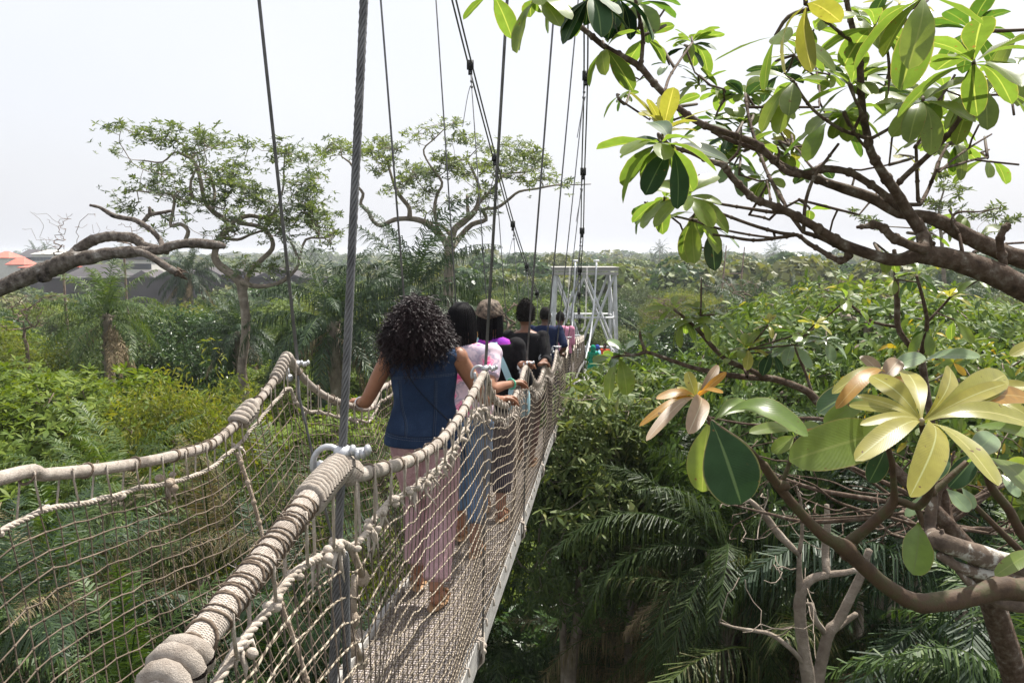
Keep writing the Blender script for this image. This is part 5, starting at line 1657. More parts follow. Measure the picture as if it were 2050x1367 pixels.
UR = [  # px, py, leaf length px, n, material, tilt (deg right of up), narrow, elev
    (1326, 268, 100, 7, 'L_yellow', 10, .36, (.2, 1.0)), (1322, 285, 125, 9, 'L_light', -10, .42, (-.9, .25)), (1345, 290, 120, 5, 'L_dark', 15, .45, (-1.0, .1)),
    (1375, 392, 95, 7, 'L_light', -20, .42, (-.6, .5)), (1330, 395, 90, 6, 'L_light', -10, .42, (-.7, .2)), (1300, 405, 80, 5, 'L_mid', -30, .4, (-.7, .2)),
    (1212, 96, 95, 4, 'L_light', -30, .36, (-.9, .1)), (1072, -2, 100, 6, 'L_light', -20, .42, (-1.1, .1)), (985, -15, 100, 4, 'L_light', -20, .4, (-1.2, -.1)),
    (1180, -5, 95, 6, 'L_dark', 10, .5, (-1.1, .1)), (1120, -5, 80, 4, 'L_light', -20, .42, (-1.0, .1)), (1275, 5, 85, 7, 'L_mid', 0, .45, (-1.2, .4)), (1240, -5, 90, 5, 'L_dark', 0, .5, (-1.2, -.3)),
    (1290, 75, 65, 7, 'L_light', 20, .42, (-.7, .8)), (1386, 84, 62, 10, 'L_light', 0, .42, (-.9, .9)), (1375, 95, 55, 5, 'L_dark', 0, .5, (-.9, .5)), (1340, 130, 45, 5, 'L_grey', 0, .42, (-.5, .8)),
    (1400, 170, 55, 8, 'L_light', 0, .42, (-.5, .9)), (1440, 185, 60, 9, 'L_light', 10, .42, (-.6, .9)), (1492, 188, 62, 9, 'L_light', 0, .42, (-.6, .9)), (1490, 200, 60, 4, 'L_grey', 0, .5, (-.5, .7)),
    (1484, 250, 60, 7, 'L_light', 0, .42, (-.7, .8)), (1530, 235, 60, 7, 'L_light', 0, .42, (-.6, .9)), (1450, 300, 75, 6, 'L_mid', 0, .45, (-1.1, .6)), (1555, 292, 60, 7, 'L_light', 0, .42, (-.9, .8)),
    (1535, 360, 60, 7, 'L_light', 0, .42, (-1.0, .5)), (1580, 310, 62, 6, 'L_light', 0, .42, (-.8, .8)), (1590, 300, 60, 5, 'L_yellow', 0, .4, (-.5, .9)),
    (1552, 72, 125, 5, 'L_light', -30, .36, (-1.2, .2)), (1613, 6, 170, 5, 'L_yellow', -20, .34, (-.9, .1)), (1560, 150, 60, 6, 'L_grey', 0, .45, (-.5, .9)), (1588, 162, 105, 6, 'L_light', 0, .42, (-1.1, .4)),
    (1629, 60, 48, 8, 'L_light', 0, .42, (-.6, .8)), (1642, 120, 48, 9, 'L_light', 0, .42, (-.6, .9)), (1590, 112, 45, 7, 'L_light', 0, .42, (-.6, .9)), (1560, 200, 55, 7, 'L_light', 0, .42, (-.8, .9)), (1660, 150, 50, 7, 'L_light', 0, .42, (-.6, .9)),
    (1705, 170, 100, 7, 'L_light', 0, .42, (-.9, .7)), (1700, 172, 95, 4, 'L_grey', 0, .5, (-.3, .8)), (1688, 228, 95, 7, 'L_light', 0, .42, (-1.2, .3)), (1656, 243, 90, 5, 'L_mid', -20, .42, (-1.1, .3)), (1640, 330, 60, 4, 'L_grey', -10, .5, (-.8, .3)),
    (1700, 18, 85, 6, 'L_light', 0, .42, (-.9, .9)), (1752, 55, 115, 8, 'L_light', 0, .42, (-1.0, .7)), (1748, 60, 110, 2, 'L_grey', 0, .42, (.5, 1.0)), (1850, -10, 150, 5, 'L_light', 10, .45, (-1.3, -.1)), (1800, 10, 90, 5, 'L_yellow', 0, .42, (-.9, .4)),
    (1848, 202, 112, 9, 'L_light', 0, .42, (-.9, .6)), (1846, 205, 105, 3, 'L_grey', 0, .5, (-1.2, .4)), (1780, 175, 90, 8, 'L_mid', 0, .45, (-.7, .6)), (1800, 150, 90, 5, 'L_dark', 0, .45, (-.7, .6)), (1890, 180, 90, 6, 'L_light', 0, .42, (-.8, .6)), (1880, 240, 80, 6, 'L_light', 0, .42, (-.9, .5)),
    (1949, 125, 145, 8, 'L_light', 0, .38, (-.6, .5)), (1945, 60, 105, 7, 'L_mid', 0, .42, (-.8, .7)), (1965, 172, 105, 7, 'L_light', 0, .42, (-1.2, .3)), (1985, 160, 90, 3, 'L_grey', 20, .5, (-1.0, .3)), (2035, 130, 100, 5, 'L_light', 0, .4, (-1.2, .4)), (2040, 160, 90, 3, 'L_grey', 0, .5, (-.6, .4)), (2055, 60, 120, 5, 'L_light', -20, .36, (-1.0, .4)),
    (1912, 288, 68, 6, 'L_light', 0, .45, (-1.3, .2)), (1977, 318, 68, 4, 'L_light', 20, .5, (-1.2, .1)), (1902, 280, 60, 5, 'L_light', 0, .42, (-.8, .6)), (1920, 426, 70, 4, 'L_light', 0, .42, (-1.3, .2)), (1850, 280, 65, 4, 'L_light', -20, .36, (-.6, .3)), (1800, 310, 60, 3, 'L_yellow', 20, .4, (-.3, .3)),
    (1392, 425, 82, 5, 'L_light', 0, .45, (-1.3, -.2)), (1425, 455, 80, 3, 'L_grey', 0, .45, (-1.3, -.5)), (1385, 440, 95, 3, 'L_light', -10, .36, (-1.4, -.9)), (1500, 300, 80, 5, 'L_light', 0, .45, (-.7, .5)), (1430, 240, 70, 6, 'L_mid', 0, .45, (-.7, .6)), (1470, 330, 60, 5, 'L_grey', 0, .45, (-.7, .6)),
    (1620, 420, 62, 3, 'L_light', 20, .38, (-.4, .4)), (1470, 270, 60, 6, 'L_dark', 0, .5, (-.8, .4)), (1350, 215, 55, 5, 'L_light', 0, .45, (-.8, .6)), (1262, 180, 70, 3, 'L_mid', -40, .3, (-.6, .4)), (1240, 190, 50, 3, 'L_light', -40, .4, (-.8, .4)), (1850, 470, 50, 4, 'L_light', 0, .4, (-.8, .5)), (1960, 470, 60, 4, 'L_light', 0, .4, (-.8, .5)), (1775, 505, 60, 5, 'L_light', 0, .4, (-.8, .3)), (1850, 495, 55, 4, 'L_yellow', 0, .36, (-.8, .3)),
]
for px, py, Lp, n, mk, tilt, w, el in UR:
    d = min(3.4, max(1.5, 224 / Lp)); 
    p = P(px, py, d)
    A_ = np.array(s.p) - CAM; ang = A_ / A_[:, 1:2]; pa = (p - CAM) / (p - CAM)[1]
    j = int(np.argmin(np.linalg.norm(ang - pa, axis=1) * d + .12 * np.abs(A_[:, 1] - d)))
    d = float(np.clip(d, A_[j, 1] - .25, A_[j, 1] + .35)); p = P(px, py, d)
    q = s.p[j]
    dist = np.linalg.norm(q - p)
    L = Lp * d / FPX
    a = math.radians(tilt)
    ax = np.array([math.sin(a), rng.normal() * .25 - .15, math.cos(a)])
    tw_ = np.asarray(p) - q
    if dist > .02:
        m2 = MB(); m2.tube(spline(np.array([q, (q + p) / 2 + rng.normal(size=3) * dist * .08, p]), 7), np.linspace(.0055, .0035, 7), 6)
        m2.V = [v - off for v in m2.V]; m2.build('twig', M['stem'], ut)
    hrosette(ut, off, p, ax, n + (3 if n >= 6 else 0), L * 1.0, w, mk, el)
# a long dead leaf hanging on a thread
m2 = MB(); q = np.array([P(a, b, 2.0) for a, b in [(1775, 50), (1773, 80), (1778, 110), (1781, 150), (1778, 190)]]); m2.tube(spline(q, 16), np.concatenate([np.linspace(.001, .001, 6), np.linspace(.003, .0045, 6), np.linspace(.004, .001, 4)]), 5)
m2.V = [v - off for v in m2.V]; m2.build('dead_leaf', M['bark_red'], ut)

# lower right foreground plant ---------------------------------------------------
lt = thing('big_leaved_tree', 'near big leaved branch with a gold young rosette at the lower right', 'tree', (2.6, 1.5, 0)); off = np.array(lt.location)
s = Skel()
s.path(np.array([[2.6, 1.5, 0], [2.6, 1.5, 6], [2.4, 1.5, 11], P(2500, 1170, 1.5)]), [.1, .09, .06, .035])
T_([(2500, 1170, 36), (2250, 1165, 34), (2100, 1175, 32), (2040, 1180, 30), (2005, 1176, 31), (1965, 1188, 27), (1923, 1198, 26), (1880, 1204, 26), (1845, 1207, 25), (1815, 1198, 22), (1790, 1183, 21), (1762, 1163, 20), (1738, 1141, 20), (1712, 1118, 20), (1692, 1096, 22), (1670, 1085, 16), (1650, 1073, 15), (1625, 1050, 14), (1601, 1024, 13), (1580, 1000, 12.5), (1560, 975, 12.5), (1543, 952, 12), (1528, 930, 12)], 1.5, 1.25)
T_([(1692, 1094, 19), (1712, 1076, 16), (1734, 1058, 14), (1753, 1041, 14), (1772, 1024, 14), (1788, 1006, 12), (1790, 985, 9), (1788, 955, 8), (1786, 926, 8), (1778, 898, 7), (1772, 868, 6)], 1.4, 1.3)
T_([(1788, 1000, 11), (1812, 1006, 10), (1835, 1014, 10), (1852, 1001, 11), (1860, 982, 11), (1864, 960, 10.5), (1863, 925, 10.5), (1860, 895, 10), (1848, 862, 8), (1845, 846, 7)], 1.38, 1.18)
T_([(1835, 1014, 8), (1845, 1040, 7), (1840, 1060, 4)], 1.36)
T_([(1858, 992, 9), (1885, 970, 9), (1912, 945, 8), (1935, 925, 7)], 1.38, 1.4)
T_([(1560, 975, 8), (1574, 945, 6), (1583, 915, 6), (1590, 876, 5)], 1.28)
T_([(1424, 846, 6), (1412, 828, 5.5), (1396, 801, 5)], 1.2)
T_([(1528, 930, 9), (1490, 890, 7), (1450, 862, 6.5), (1424, 846, 6)], 1.25, 1.2)
T_([(2200, 1260, 12), (2120, 1180, 11), (2060, 1120, 10), (1990, 1050, 8), (1904, 963, 6)], 1.9, 1.8)
T_([(2180, 1180, 14), (2060, 1085, 13), (2020, 1020, 12), (1985, 975, 11), (1975, 940, 9)], 1.6, 1.5)
mb = MB(); s.mesh(mb, .004, .45, 10, bump=.015)
for a, b, dd, r in [(1692, 1096, 1.38, 24), (1567, 972, 1.27, 16), (1772, 1024, 1.39, 17), (1845, 1207, 1.42, 28), (2005, 1176, 1.47, 34), (1424, 846, 1.2, 9), (1700, 1110, 1.38, 20), (1862, 985, 1.36, 14), (1975, 945, 1.5, 12), (1788, 1003, 1.38, 14)]:
    c_ = P(a, b, dd); R = r * dd / FPX
    mb.ell(c_, (R, R, R * .7), None, 12, 8)
mb.V = [v - off for v in mb.V]; mb.build('branch', M['stem'], lt)


def L2(bx, by, tx, ty, w, db, dt, mk, arch=.1, nrm=(0, -.75, .7), cup=.15, fat=1.25, par=None, of=None, wav=.03, lab=None):
    b, t = P(bx, by, db), P(tx, ty, dt)
    mb = MB(); hleaf(mb, b, t, w * (db + dt) / 2 / FPX * 1.02, nrm, arch, cup, 4, 14, fat=fat, wav=wav)
    o_ = off if of is None else of
    mb.V = [v - o_ for v in mb.V]
    o = mb.build('leaf', M[mk], par or lt, uv=True)
    if lab: o['label'] = lab
    return o


cx, cy = 1845, 845
for tx, ty, w, dt, mk, arch, nrm in [
    (1716, 792, 26, 1.22, 'L_gold', .10, (-.2, -.5, .8)), (1744, 752, 46, 1.28, 'L_gold', .16, (-.3, -.6, .7)), (1812, 742, 44, 1.34, 'L_gold', .10, (-.2, -.9, .4)), (1903, 738, 44, 1.36, 'L_gold', .08, (.2, -.9, .4)),
    (2012, 750, 62, 1.30, 'L_yellow', .10, (.2, -.8, .6)), (2014, 768, 34, 1.26, 'L_gold', .10, (.2, -.7, .7)), (2085, 858, 62, 1.2, 'L_yellow', .14, (.1, -.5, .85)), (1998, 972, 64, 1.02, 'L_yellow', .10, (.3, -.8, .6)),
    (1822, 994, 66, 1.0, 'L_gold', .16, (0, -.95, .35)), (1712, 922, 50, 1.08, 'L_gold', .12, (-.4, -.7, .6)), (1722, 850, 26, 1.14, 'L_gold', .12, (-.2, -.6, .8)), (1700, 810, 30, 1.26, 'L_yellow', .12, (-.3, -.6, .7)), (2070, 800, 50, 1.34, 'L_orange', .12, (.2, -.6, .7))]:
    L2(cx, cy, tx, ty, w, 1.18, dt, mk, arch, nrm)
mb = MB(); mb.ell(P(cx, cy - 1, 1.165), (.0045, .0045, .006)); mb.V = [v - off for v in mb.V]; mb.build('leaf_bud', M['L_bronze'], lt)
for a in [
    (1790, 868, 1580, 922, 96, 1.30, 1.18, 'L_light', .10, (-.1, -.85, .5)), (1838, 735, 1962, 716, 50, 1.6, 1.5, 'L_grey', .14, (0, -.5, .85)), (1772, 745, 1674, 818, 32, 1.4, 1.3, 'L_orange', .16, (-.3, -.6, .7)), (1772, 742, 1666, 788, 30, 1.42, 1.36, 'L_yellow', .14, (-.3, -.6, .7)),
    (1735, 770, 1638, 826, 56, 1.5, 1.45, 'L_dark', .06, (-.2, -.8, .6)), (1740, 800, 1650, 850, 40, 1.45, 1.4, 'L_mid', .1, (-.2, -.8, .6)), (1921, 872, 2090, 880, 50, 1.35, 1.2, 'L_mid', .12, (0, -.6, .8)), (1935, 925, 2085, 1010, 84, 1.4, 1.15, 'L_light', .12, (.1, -.7, .7)), (1975, 940, 2080, 960, 60, 1.5, 1.4, 'L_mid', .1, (.2, -.7, .7)),
    (1900, 900, 1845, 960, 50, 1.45, 1.4, 'L_dark', .08, (0, -.9, .5)), (1955, 905, 1900, 975, 46, 1.5, 1.45, 'L_dark', .08, (0, -.9, .5)), (1775, 890, 1740, 965, 42, 1.36, 1.32, 'L_dark', .06, (0, -.9, .4)), (1935, 925, 1990, 870, 50, 1.45, 1.5, 'L_grey', .1, (0, -.7, .7)),
    (1590, 873, 1500, 866, 30, 1.28, 1.2, 'L_light', .12, (0, -.6, .8)), (1590, 873, 1545, 905, 30, 1.28, 1.24, 'L_light', .06, (0, -.9, .5)), (1590, 873, 1640, 850, 28, 1.3, 1.32, 'L_mid', .1, (0, -.6, .8)), (1590, 876, 1650, 862, 16, 1.3, 1.25, 'L_orange', .1, (0, -.6, .8)),
    (1838, 1045, 1828, 1150, 66, 1.36, 1.28, 'L_mid', .05, (-.1, -.95, .2)), (2070, 1108, 1992, 1152, 34, 1.45, 1.35, 'L_light', .1, (0, -.6, .8)), (1895, 978, 1940, 1024, 34, 1.8, 1.75, 'L_grey', .06, (0, -.9, .5)), (1925, 975, 1950, 1018, 24, 1.8, 1.78, 'L_grey', .06, (0, -.9, .5)), (1862, 990, 1812, 1032, 24, 1.5, 1.45, 'L_grey', .08, (0, -.8, .6)),
    (2005, 950, 2038, 995, 28, 1.6, 1.55, 'L_grey', .06, (0, -.9, .5)), (2010, 950, 2060, 925, 40, 1.55, 1.5, 'L_light', .08, (0, -.8, .6)), (1760, 770, 1800, 720, 36, 1.55, 1.6, 'L_bronze', .12, (0, -.7, .7)), (1765, 760, 1725, 712, 30, 1.55, 1.6, 'L_bronze', .12, (0, -.7, .7)), (1770, 750, 1850, 712, 34, 1.6, 1.65, 'L_grey', .1, (0, -.7, .7)), (1775, 760, 1825, 770, 26, 1.5, 1.45, 'L_orange', .12, (0, -.6, .8)),
    (1965, 790, 2060, 775, 40, 1.45, 1.4, 'L_gold', .12, (0, -.6, .8)), (1970, 800, 2055, 830, 40, 1.45, 1.4, 'L_yellow', .12, (0, -.6, .8)), (2060, 650, 2090, 720, 50, 1.7, 1.7, 'L_yellow', .1, (0, -.7, .7)), (2075, 690, 2022, 712, 26, 1.7, 1.65, 'L_yellow', .1, (0, -.7, .7))]:
    L2(*a)
# the tuft with the hanging dark leaf
L2(1424, 842, 1484, 1008, 116, 1.17, 1.14, 'L_dark', .05, (.12, -1, -.02), .12, 1.3, lab='large dark glossy hanging leaf with a pale midrib')
L2(1420, 842, 1406, 984, 72, 1.21, 1.19, 'L_light', .05, (-.7, -.75, .2), .1, 1.3)
L2(1440, 838, 1618, 872, 66, 1.22, 1.16, 'L_mid', .26, (.05, -.45, .9), .2, 1.2)
L2(1430, 840, 1500, 806, 40, 1.24, 1.3, 'L_mid', .1, (0, -.6, .8))
for tx, ty, w, dt, mk, arch, nrm in [(1376, 744, 24, 1.22, 'L_gold', .06, (-.2, -.9, .3)), (1438, 731, 20, 1.24, 'L_bronze', .08, (.2, -.8, .5)), (1454, 745, 16, 1.2, 'L_orange', .1, (.2, -.7, .6)), (1447, 787, 20, 1.14, 'L_orange', .16, (.1, -.6, .8)),
                                     (1314, 798, 24, 1.16, 'L_orange', .16, (-.1, -.6, .8)), (1280, 853, 18, 1.12, 'L_orange', .14, (-.3, -.7, .6)), (1294, 882, 24, 1.08, 'L_bronze', .12, (-.4, -.8, .4)), (1378, 868, 40, 1.06, 'L_bronze', .14, (0, -.95, .3)), (1355, 775, 14, 1.2, 'L_gold', .1, (0, -.6, .8)), (1400, 765, 18, 1.22, 'L_gold', .1, (0, -.8, .6))]:
    L2(1394, 798, tx, ty, w, 1.2, dt, mk, arch, nrm)

# middle branch with scattered whorls, a little farther off -----------------------
mt = thing('big_leaved_tree', 'branch with sparse leaf whorls crossing the middle right behind the gold rosette', 'tree', (2.9, 3.8, 0)); off = np.array(mt.location)
s = Skel(); s.path(np.array([[2.9, 3.8, 0], [2.9, 3.8, 7], [2.8, 3.7, 11], P(1960, 1120, 3.4)]), [.12, .1, .08, .05])
T_([(1960, 1120, 22), (1860, 1010, 18), (1780, 930, 15), (1700, 855, 12), (1645, 812, 11), (1618, 785, 10), (1580, 768, 9), (1540, 757, 9), (1495, 755, 8), (1449, 749, 7), (1415, 742, 6.5), (1387, 736, 6), (1340, 720, 5), (1295, 705, 4.5), (1275, 710, 4), (1240, 712, 3.5), (1225, 716, 3)], 3.3, 2.9)
T_([(1532, 755, 8), (1500, 740, 7), (1457, 722, 7), (1430, 698, 6), (1399, 662, 5.5), (1375, 640, 4.5), (1350, 620, 3.5)], 3.1, 3.0)
T_([(1497, 755, 4), (1497, 728, 3.5), (1498, 700, 3)], 3.0); T_([(1540, 757, 3), (1500, 700, 0.1), (1404, 620, .1)], 3.0) if False else None
T_([(1399, 662, 3), (1403, 620, 2.5), (1404, 560, 2), (1404, 560, 1)], 3.0)
T_([(1626, 788, 4), (1612, 745, 4), (1598, 712, 3.5), (1590, 692, 3)], 3.2)
T_([(1295, 705, 3), (1283, 680, 3), (1280, 665, 2)], 2.9)
T_([(1900, 1040, 12), (1870, 880, 10), (1848, 740, 9), (1843, 718, 9), (1820, 690, 8), (1798, 655, 7), (1796, 600, 7), (1793, 533, 6), (1790, 500, 5)], 3.4)
T_([(1843, 718, 7), (1850, 680, 6), (1856, 645, 6), (1848, 600, 5), (1835, 553, 4)], 3.4, 3.2)
T_([(1856, 645, 4), (1880, 620, 3.5), (1901, 597, 3)], 3.4)
T_([(1798, 655, 5), (1750, 645, 4), (1715, 620, 3.5), (1694, 602, 3)], 3.4)
T_([(1700, 855, 8), (1650, 840, 6), (1600, 838, 5), (1530, 850, 4), (1470, 845, 3), (1400, 830, 2)], 3.5, 3.8)
rngs = []
for k in range(10):      # fan of brown branches
    a0 = (rng.uniform(1780, 1870), rng.uniform(985, 1075)); 
    ex, ey = rng.uniform(1420, 1720), rng.uniform(820, 1040)
    dd = rng.uniform(3.2, 5.0); r0_ = rng.uniform(3, 8)
    mx, my = (a0[0] + ex) / 2 + rng.normal() * 12, (a0[1] + ey) / 2 + rng.normal() * 14 + 8
    T_([(a0[0], a0[1], r0_), (mx, my, r0_ * .8), ((mx + ex) / 2 + rng.normal() * 8, (my + ey) / 2 + rng.normal() * 8, r0_ * .6), (ex, ey, r0_ * .35)], dd, dd + rng.normal() * .3)
for k in range(14):
    ex, ey = rng.uniform(1880, 2080), rng.uniform(900, 1080)
    dd = rng.uniform(3.2, 4.4)
    T_([(1860 + rng.normal() * 20, 1050 + rng.normal() * 20, 7), ((1860 + ex) / 2, (1050 + ey) / 2 + rng.normal() * 12, 6), (ex, ey, 3)], dd)
att = np.array([P(rng.uniform(1440, 2040), rng.uniform(830, 1100), rng.uniform(3.2, 4.8)) for _ in range(120)])
s.grow(att, .08, .18, lo=4, up=.0)
mb = MB(); s.mesh(mb, .0028, .45, 6, bump=.04); mb.V = [v - off for v in mb.V]; mb.build('limbs', M['bark_red'], mt)
for px, py, Lp, n, mk, w, el in [(1352, 618, 52, 4, 'L_light', .4, (-.2, .9)), (1368, 640, 60, 8, 'L_light', .36, (-1.3, .6)), (1404, 640, 50, 5, 'L_light', .4, (-.9, .9)), (1430, 630, 55, 4, 'L_mid', .36, (-.6, .6)), (1498, 698, 46, 8, 'L_yellow', .36, (-.4, .8)), (1490, 700, 50, 4, 'L_light', .36, (-.4, .9)),
                                 (1590, 690, 52, 8, 'L_grey', .42, (-.9, .4)), (1600, 668, 50, 5, 'L_mid', .42, (-.5, .8)), (1545, 705, 50, 4, 'L_dark', .45, (-1.2, .2)), (1650, 680, 50, 6, 'L_grey', .45, (-.9, .4)), (1630, 650, 42, 7, 'L_yellow', .34, (-.4, .8)), (1538, 650, 30, 8, 'L_yellow', .36, (-.4, .8)), (1425, 645, 40, 3, 'L_mid', .4, (-.5, .6)),
                                 (1238, 712, 80, 3, 'L_light', .5, (-1.2, -.3)), (1226, 716, 60, 3, 'L_mid', .42, (-.4, .9)), (1250, 705, 40, 3, 'L_grey', .5, (-.3, .9)), (1281, 663, 50, 2, 'L_mid', .4, (-.8, .9)), (1835, 552, 46, 7, 'L_grey', .45, (-1.1, .5)), (1835, 550, 48, 4, 'L_light', .36, (-.2, .7)), (1901, 595, 38, 9, 'L_yellow', .3, (-.4, .9)), (1793, 560, 40, 5, 'L_light', .4, (-.6, .8)), (1694, 600, 42, 7, 'L_light', .4, (-.6, .8)), (1855, 660, 46, 4, 'L_mid', .4, (-1.0, .4)), (1960, 560, 40, 6, 'L_mid', .4, (-.6, .8)), (1910, 640, 60, 3, 'L_light', .4, (-1.2, -.4)), (1740, 650, 42, 6, 'L_mid', .4, (-.6, .8)), (1460, 720, 30, 6, 'L_light', .4, (-.6, .8))]:
    d = 3.0 if px < 1700 else 3.3
    p = P(px, py, d); j = s.near(p); q = s.p[j]; dist = np.linalg.norm(q - p)
    if .02 < dist < .9:
        m2 = MB(); m2.tube(spline(np.array([q, (q + p) / 2, p]), 6), .0035, 5); m2.V = [v - off for v in m2.V]; m2.build('twig', M['bark_red'], mt)
    hrosette(mt, off, p, np.array([rng.normal() * .2, -.2, 1]), n + 1, Lp * d / FPX * 1.1, w, mk, el)

# lichen spotted trunk lying across the lower right corner
D = 2.7
t = thing('lichen_trunk', 'lichen spotted grey trunk slanting down to the lower right corner', 'tree', (2.4, 2.9, 0)); off = np.array(t.location)
s = Skel(); s.path(np.array([[2.4, 2.9, 0], [2.4, 2.9, 8], P(2300, 1240, D)]), [.1, .09, .06])
trace(s, [(2300, 1240, D, 30), (2180, 1180, D, 28), (2050, 1135, D, 24), (1990, 1120, D, 22), (1930, 1100, D, 21), (1880, 1082, D, 20), (1862, 1060, D + .2, 12), (1866, 1000, D + .2, 11), (1866, 930, D + .2, 9)])
trace(s, [(2150, 1190, D, 18), (2050, 1150, D, 15), (1980, 1150, D, 13), (1920, 1135, D, 11), (1880, 1110, D, 9)])
trace(s, [(2200, 1260, D, 20), (2100, 1215, D, 18), (2040, 1210, D, 17), (1980, 1195, D, 12), (1940, 1165, D, 8), (1910, 1130, D, 5), (1885, 1060, D, 4)])
mb = MB(); s.mesh(mb, .005, .45, 9, bump=.05); mb.V = [v - off for v in mb.V]; mb.build('trunk', surf_mat('lichen', [(.35, (.075, .055, .042)), (.55, (.16, .12, .09)), (.62, (.45, .43, .38))], 16, .9, .8, 60, bdist=.006), t)
# ------------------------------------------------------------------ people
def fab(name, stops, scale=25, bscale=500, bump=.25, rough=.9, **k): return surf_mat(name, stops, scale, rough, bump, bscale, spec=.15, bdist=.002, **k)


M['skin_a'] = surf_mat('skin_a', [(.3, (.23, .105, .06)), (.7, (.33, .155, .09))], 9, .5, .12, 260, spec=.35, bdist=.001)
M['skin_b'] = surf_mat('skin_b', [(.3, (.13, .06, .036)), (.7, (.19, .09, .052))], 9, .5, .12, 260, spec=.35, bdist=.001)
M['skin_c'] = surf_mat('skin_c', [(.3, (.07, .034, .022)), (.7, (.11, .052, .032))], 9, .5, .12, 260, spec=.35, bdist=.001)
M['hair_curl'] = surf_mat('hair_curl', [(.3, (.006, .003, .004)), (.7, (.028, .012, .014))], 14, .42, 0, spec=.35)
M['hair_black'] = surf_mat('hair_black', [(.3, (.004, .004, .005)), (.7, (.009, .008, .009))], 20, .7, 0, spec=.10)
M['hair_blond'] = surf_mat('hair_blond', [(.35, (.02, .015, .012)), (.5, (.12, .09, .065)), (.7, (.33, .26, .19))], 30, .7, .3, spec=.3)
M['hair_short'] = surf_mat('hair_short', [(.3, (.005, .004, .004)), (.7, (.016, .013, .012))], 60, .9, 1.0, 160, spec=.15, bdist=.006)
M['navy'] = fab('navy', [(.3, (.007, .012, .036)), (.7, (.014, .022, .058))])
M['pink_shirt'] = fab('pink_shirt', [(.3, (.44, .17, .26)), (.7, (.56, .24, .34))])
M['pink_cloth'] = surf_mat('pink_cloth', [(.3, (.42, .25, .27)), (.7, (.58, .38, .40))], 6, .9, .8, 5, spec=.1, bdist=.06, stretch=(3, 3, .6))
M['black_cloth'] = fab('black_cloth', [(.3, (.006, .006, .007)), (.7, (.016, .015, .017))])
M['jeans'] = fab('jeans', [(.3, (.06, .11, .20)), (.7, (.15, .23, .34))], 8)
M['maroon'] = fab('maroon', [(.3, (.045, .02, .02)), (.7, (.09, .04, .035))])
M['purple'] = fab('purple', [(.35, (.12, .02, .22)), (.5, (.22, .03, .35)), (.65, (.45, .05, .30))], 14)
M['pale_blue'] = plain('pale_blue', (.35, .55, .60), .5)
M['dark_trousers'] = fab('dark_trousers', [(.3, (.02, .018, .03)), (.7, (.045, .04, .06))])
M['gold'] = plain('gold', (.7, .48, .18), .3, .9)
M['silver'] = plain('silver', (.6, .6, .6), .3, .9)
M['sandal'] = plain('sandal', (.30, .17, .08), .6)
M['eye_white'] = plain('eye_white', (.7, .68, .65), .3)
M['green_cloth'] = fab('green_cloth', [(.3, (.0, .20, .11)), (.7, (.01, .30, .17))])
M['sky_cloth'] = fab('sky_cloth', [(.3, (.22, .50, .66)), (.7, (.34, .62, .76))])
M['blue_cloth'] = fab('blue_cloth', [(.3, (.03, .06, .30)), (.7, (.06, .10, .42))])
M['red_cloth'] = fab('red_cloth', [(.3, (.45, .04, .02)), (.7, (.6, .08, .04))])
M['bracelet'] = plain('bracelet', (.08, .45, .28), .4)
M['lace'] = plain('lace', (.45, .42, .40), .6)


def _floral(nt, out):
    L = nt.links.new
    b = N(nt, 'ShaderNodeBsdfPrincipled', Roughness=.85)
    tc = nt.nodes.new('ShaderNodeTexCoord')
    n = N(nt, 'ShaderNodeTexNoise', Scale=16, Detail=3); L(tc.outputs['Object'], n.inputs[0])
    mx = mixc(nt, .12, tc.outputs['Object'], n.outputs[1])
    v = N(nt, 'ShaderNodeTexVoronoi', Scale=9); L(mx, v.inputs[0])
    c = ramp(nt, v.outputs['Distance'], [(.0, (.55, .02, .16)), (.16, (.72, .10, .28)), (.24, (.80, .45, .55)), (.32, (.70, .10, .26)), (.42, (.62, .42, .48)), (.55, (.30, .26, .34)), (.7, (.66, .52, .58))])
    L(c, b.inputs['Base Color']); L(b.outputs[0], out.inputs[0])


M['floral'] = mat('floral', _floral)


def _denim(nt, out):
    L = nt.links.new
    b = N(nt, 'ShaderNodeBsdfPrincipled', Roughness=.85); b.inputs['Specular IOR Level'].default_value = .15
    tc = nt.nodes.new('ShaderNodeTexCoord'); sp = nt.nodes.new('ShaderNodeSeparateXYZ'); L(tc.outputs['Object'], sp.inputs[0])
    base = ramp(nt, noise(nt, 7, 6), [(.3, (.011, .022, .052)), (.55, (.019, .036, .078)), (.75, (.038, .064, .118))])
    fine = ramp(nt, noise(nt, 260, 2), [(.35, (.7, .7, .75)), (.65, (1.3, 1.3, 1.25))])
    c = mixc(nt, 1.0, base, fine, 'MULTIPLY')
    # sunlit shoulders painted into the denim: colour lightens towards the top
    mr = N(nt, 'ShaderNodeMapRange'); mr.inputs[1].default_value = 1.30; mr.inputs[2].default_value = 1.38
    L(sp.outputs[2], mr.inputs[0]); c = mixc(nt, mr.outputs[0], c, (.045, .08, .15))
    L(c, b.inputs['Base Color'])
    bp = N(nt, 'ShaderNodeBump', Strength=.5, Distance=.012); L(noise(nt, 6, 3), bp.inputs['Height'])
    bp2 = N(nt, 'ShaderNodeBump', Strength=.3, Distance=.001); L(noise(nt, 400, 2), bp2.inputs['Height']); L(bp.outputs[0], bp2.inputs['Normal'])
    L(bp2.outputs[0], b.inputs['Normal']); L(b.outputs[0], out.inputs[0])


M['denim'] = mat('denim', _denim)


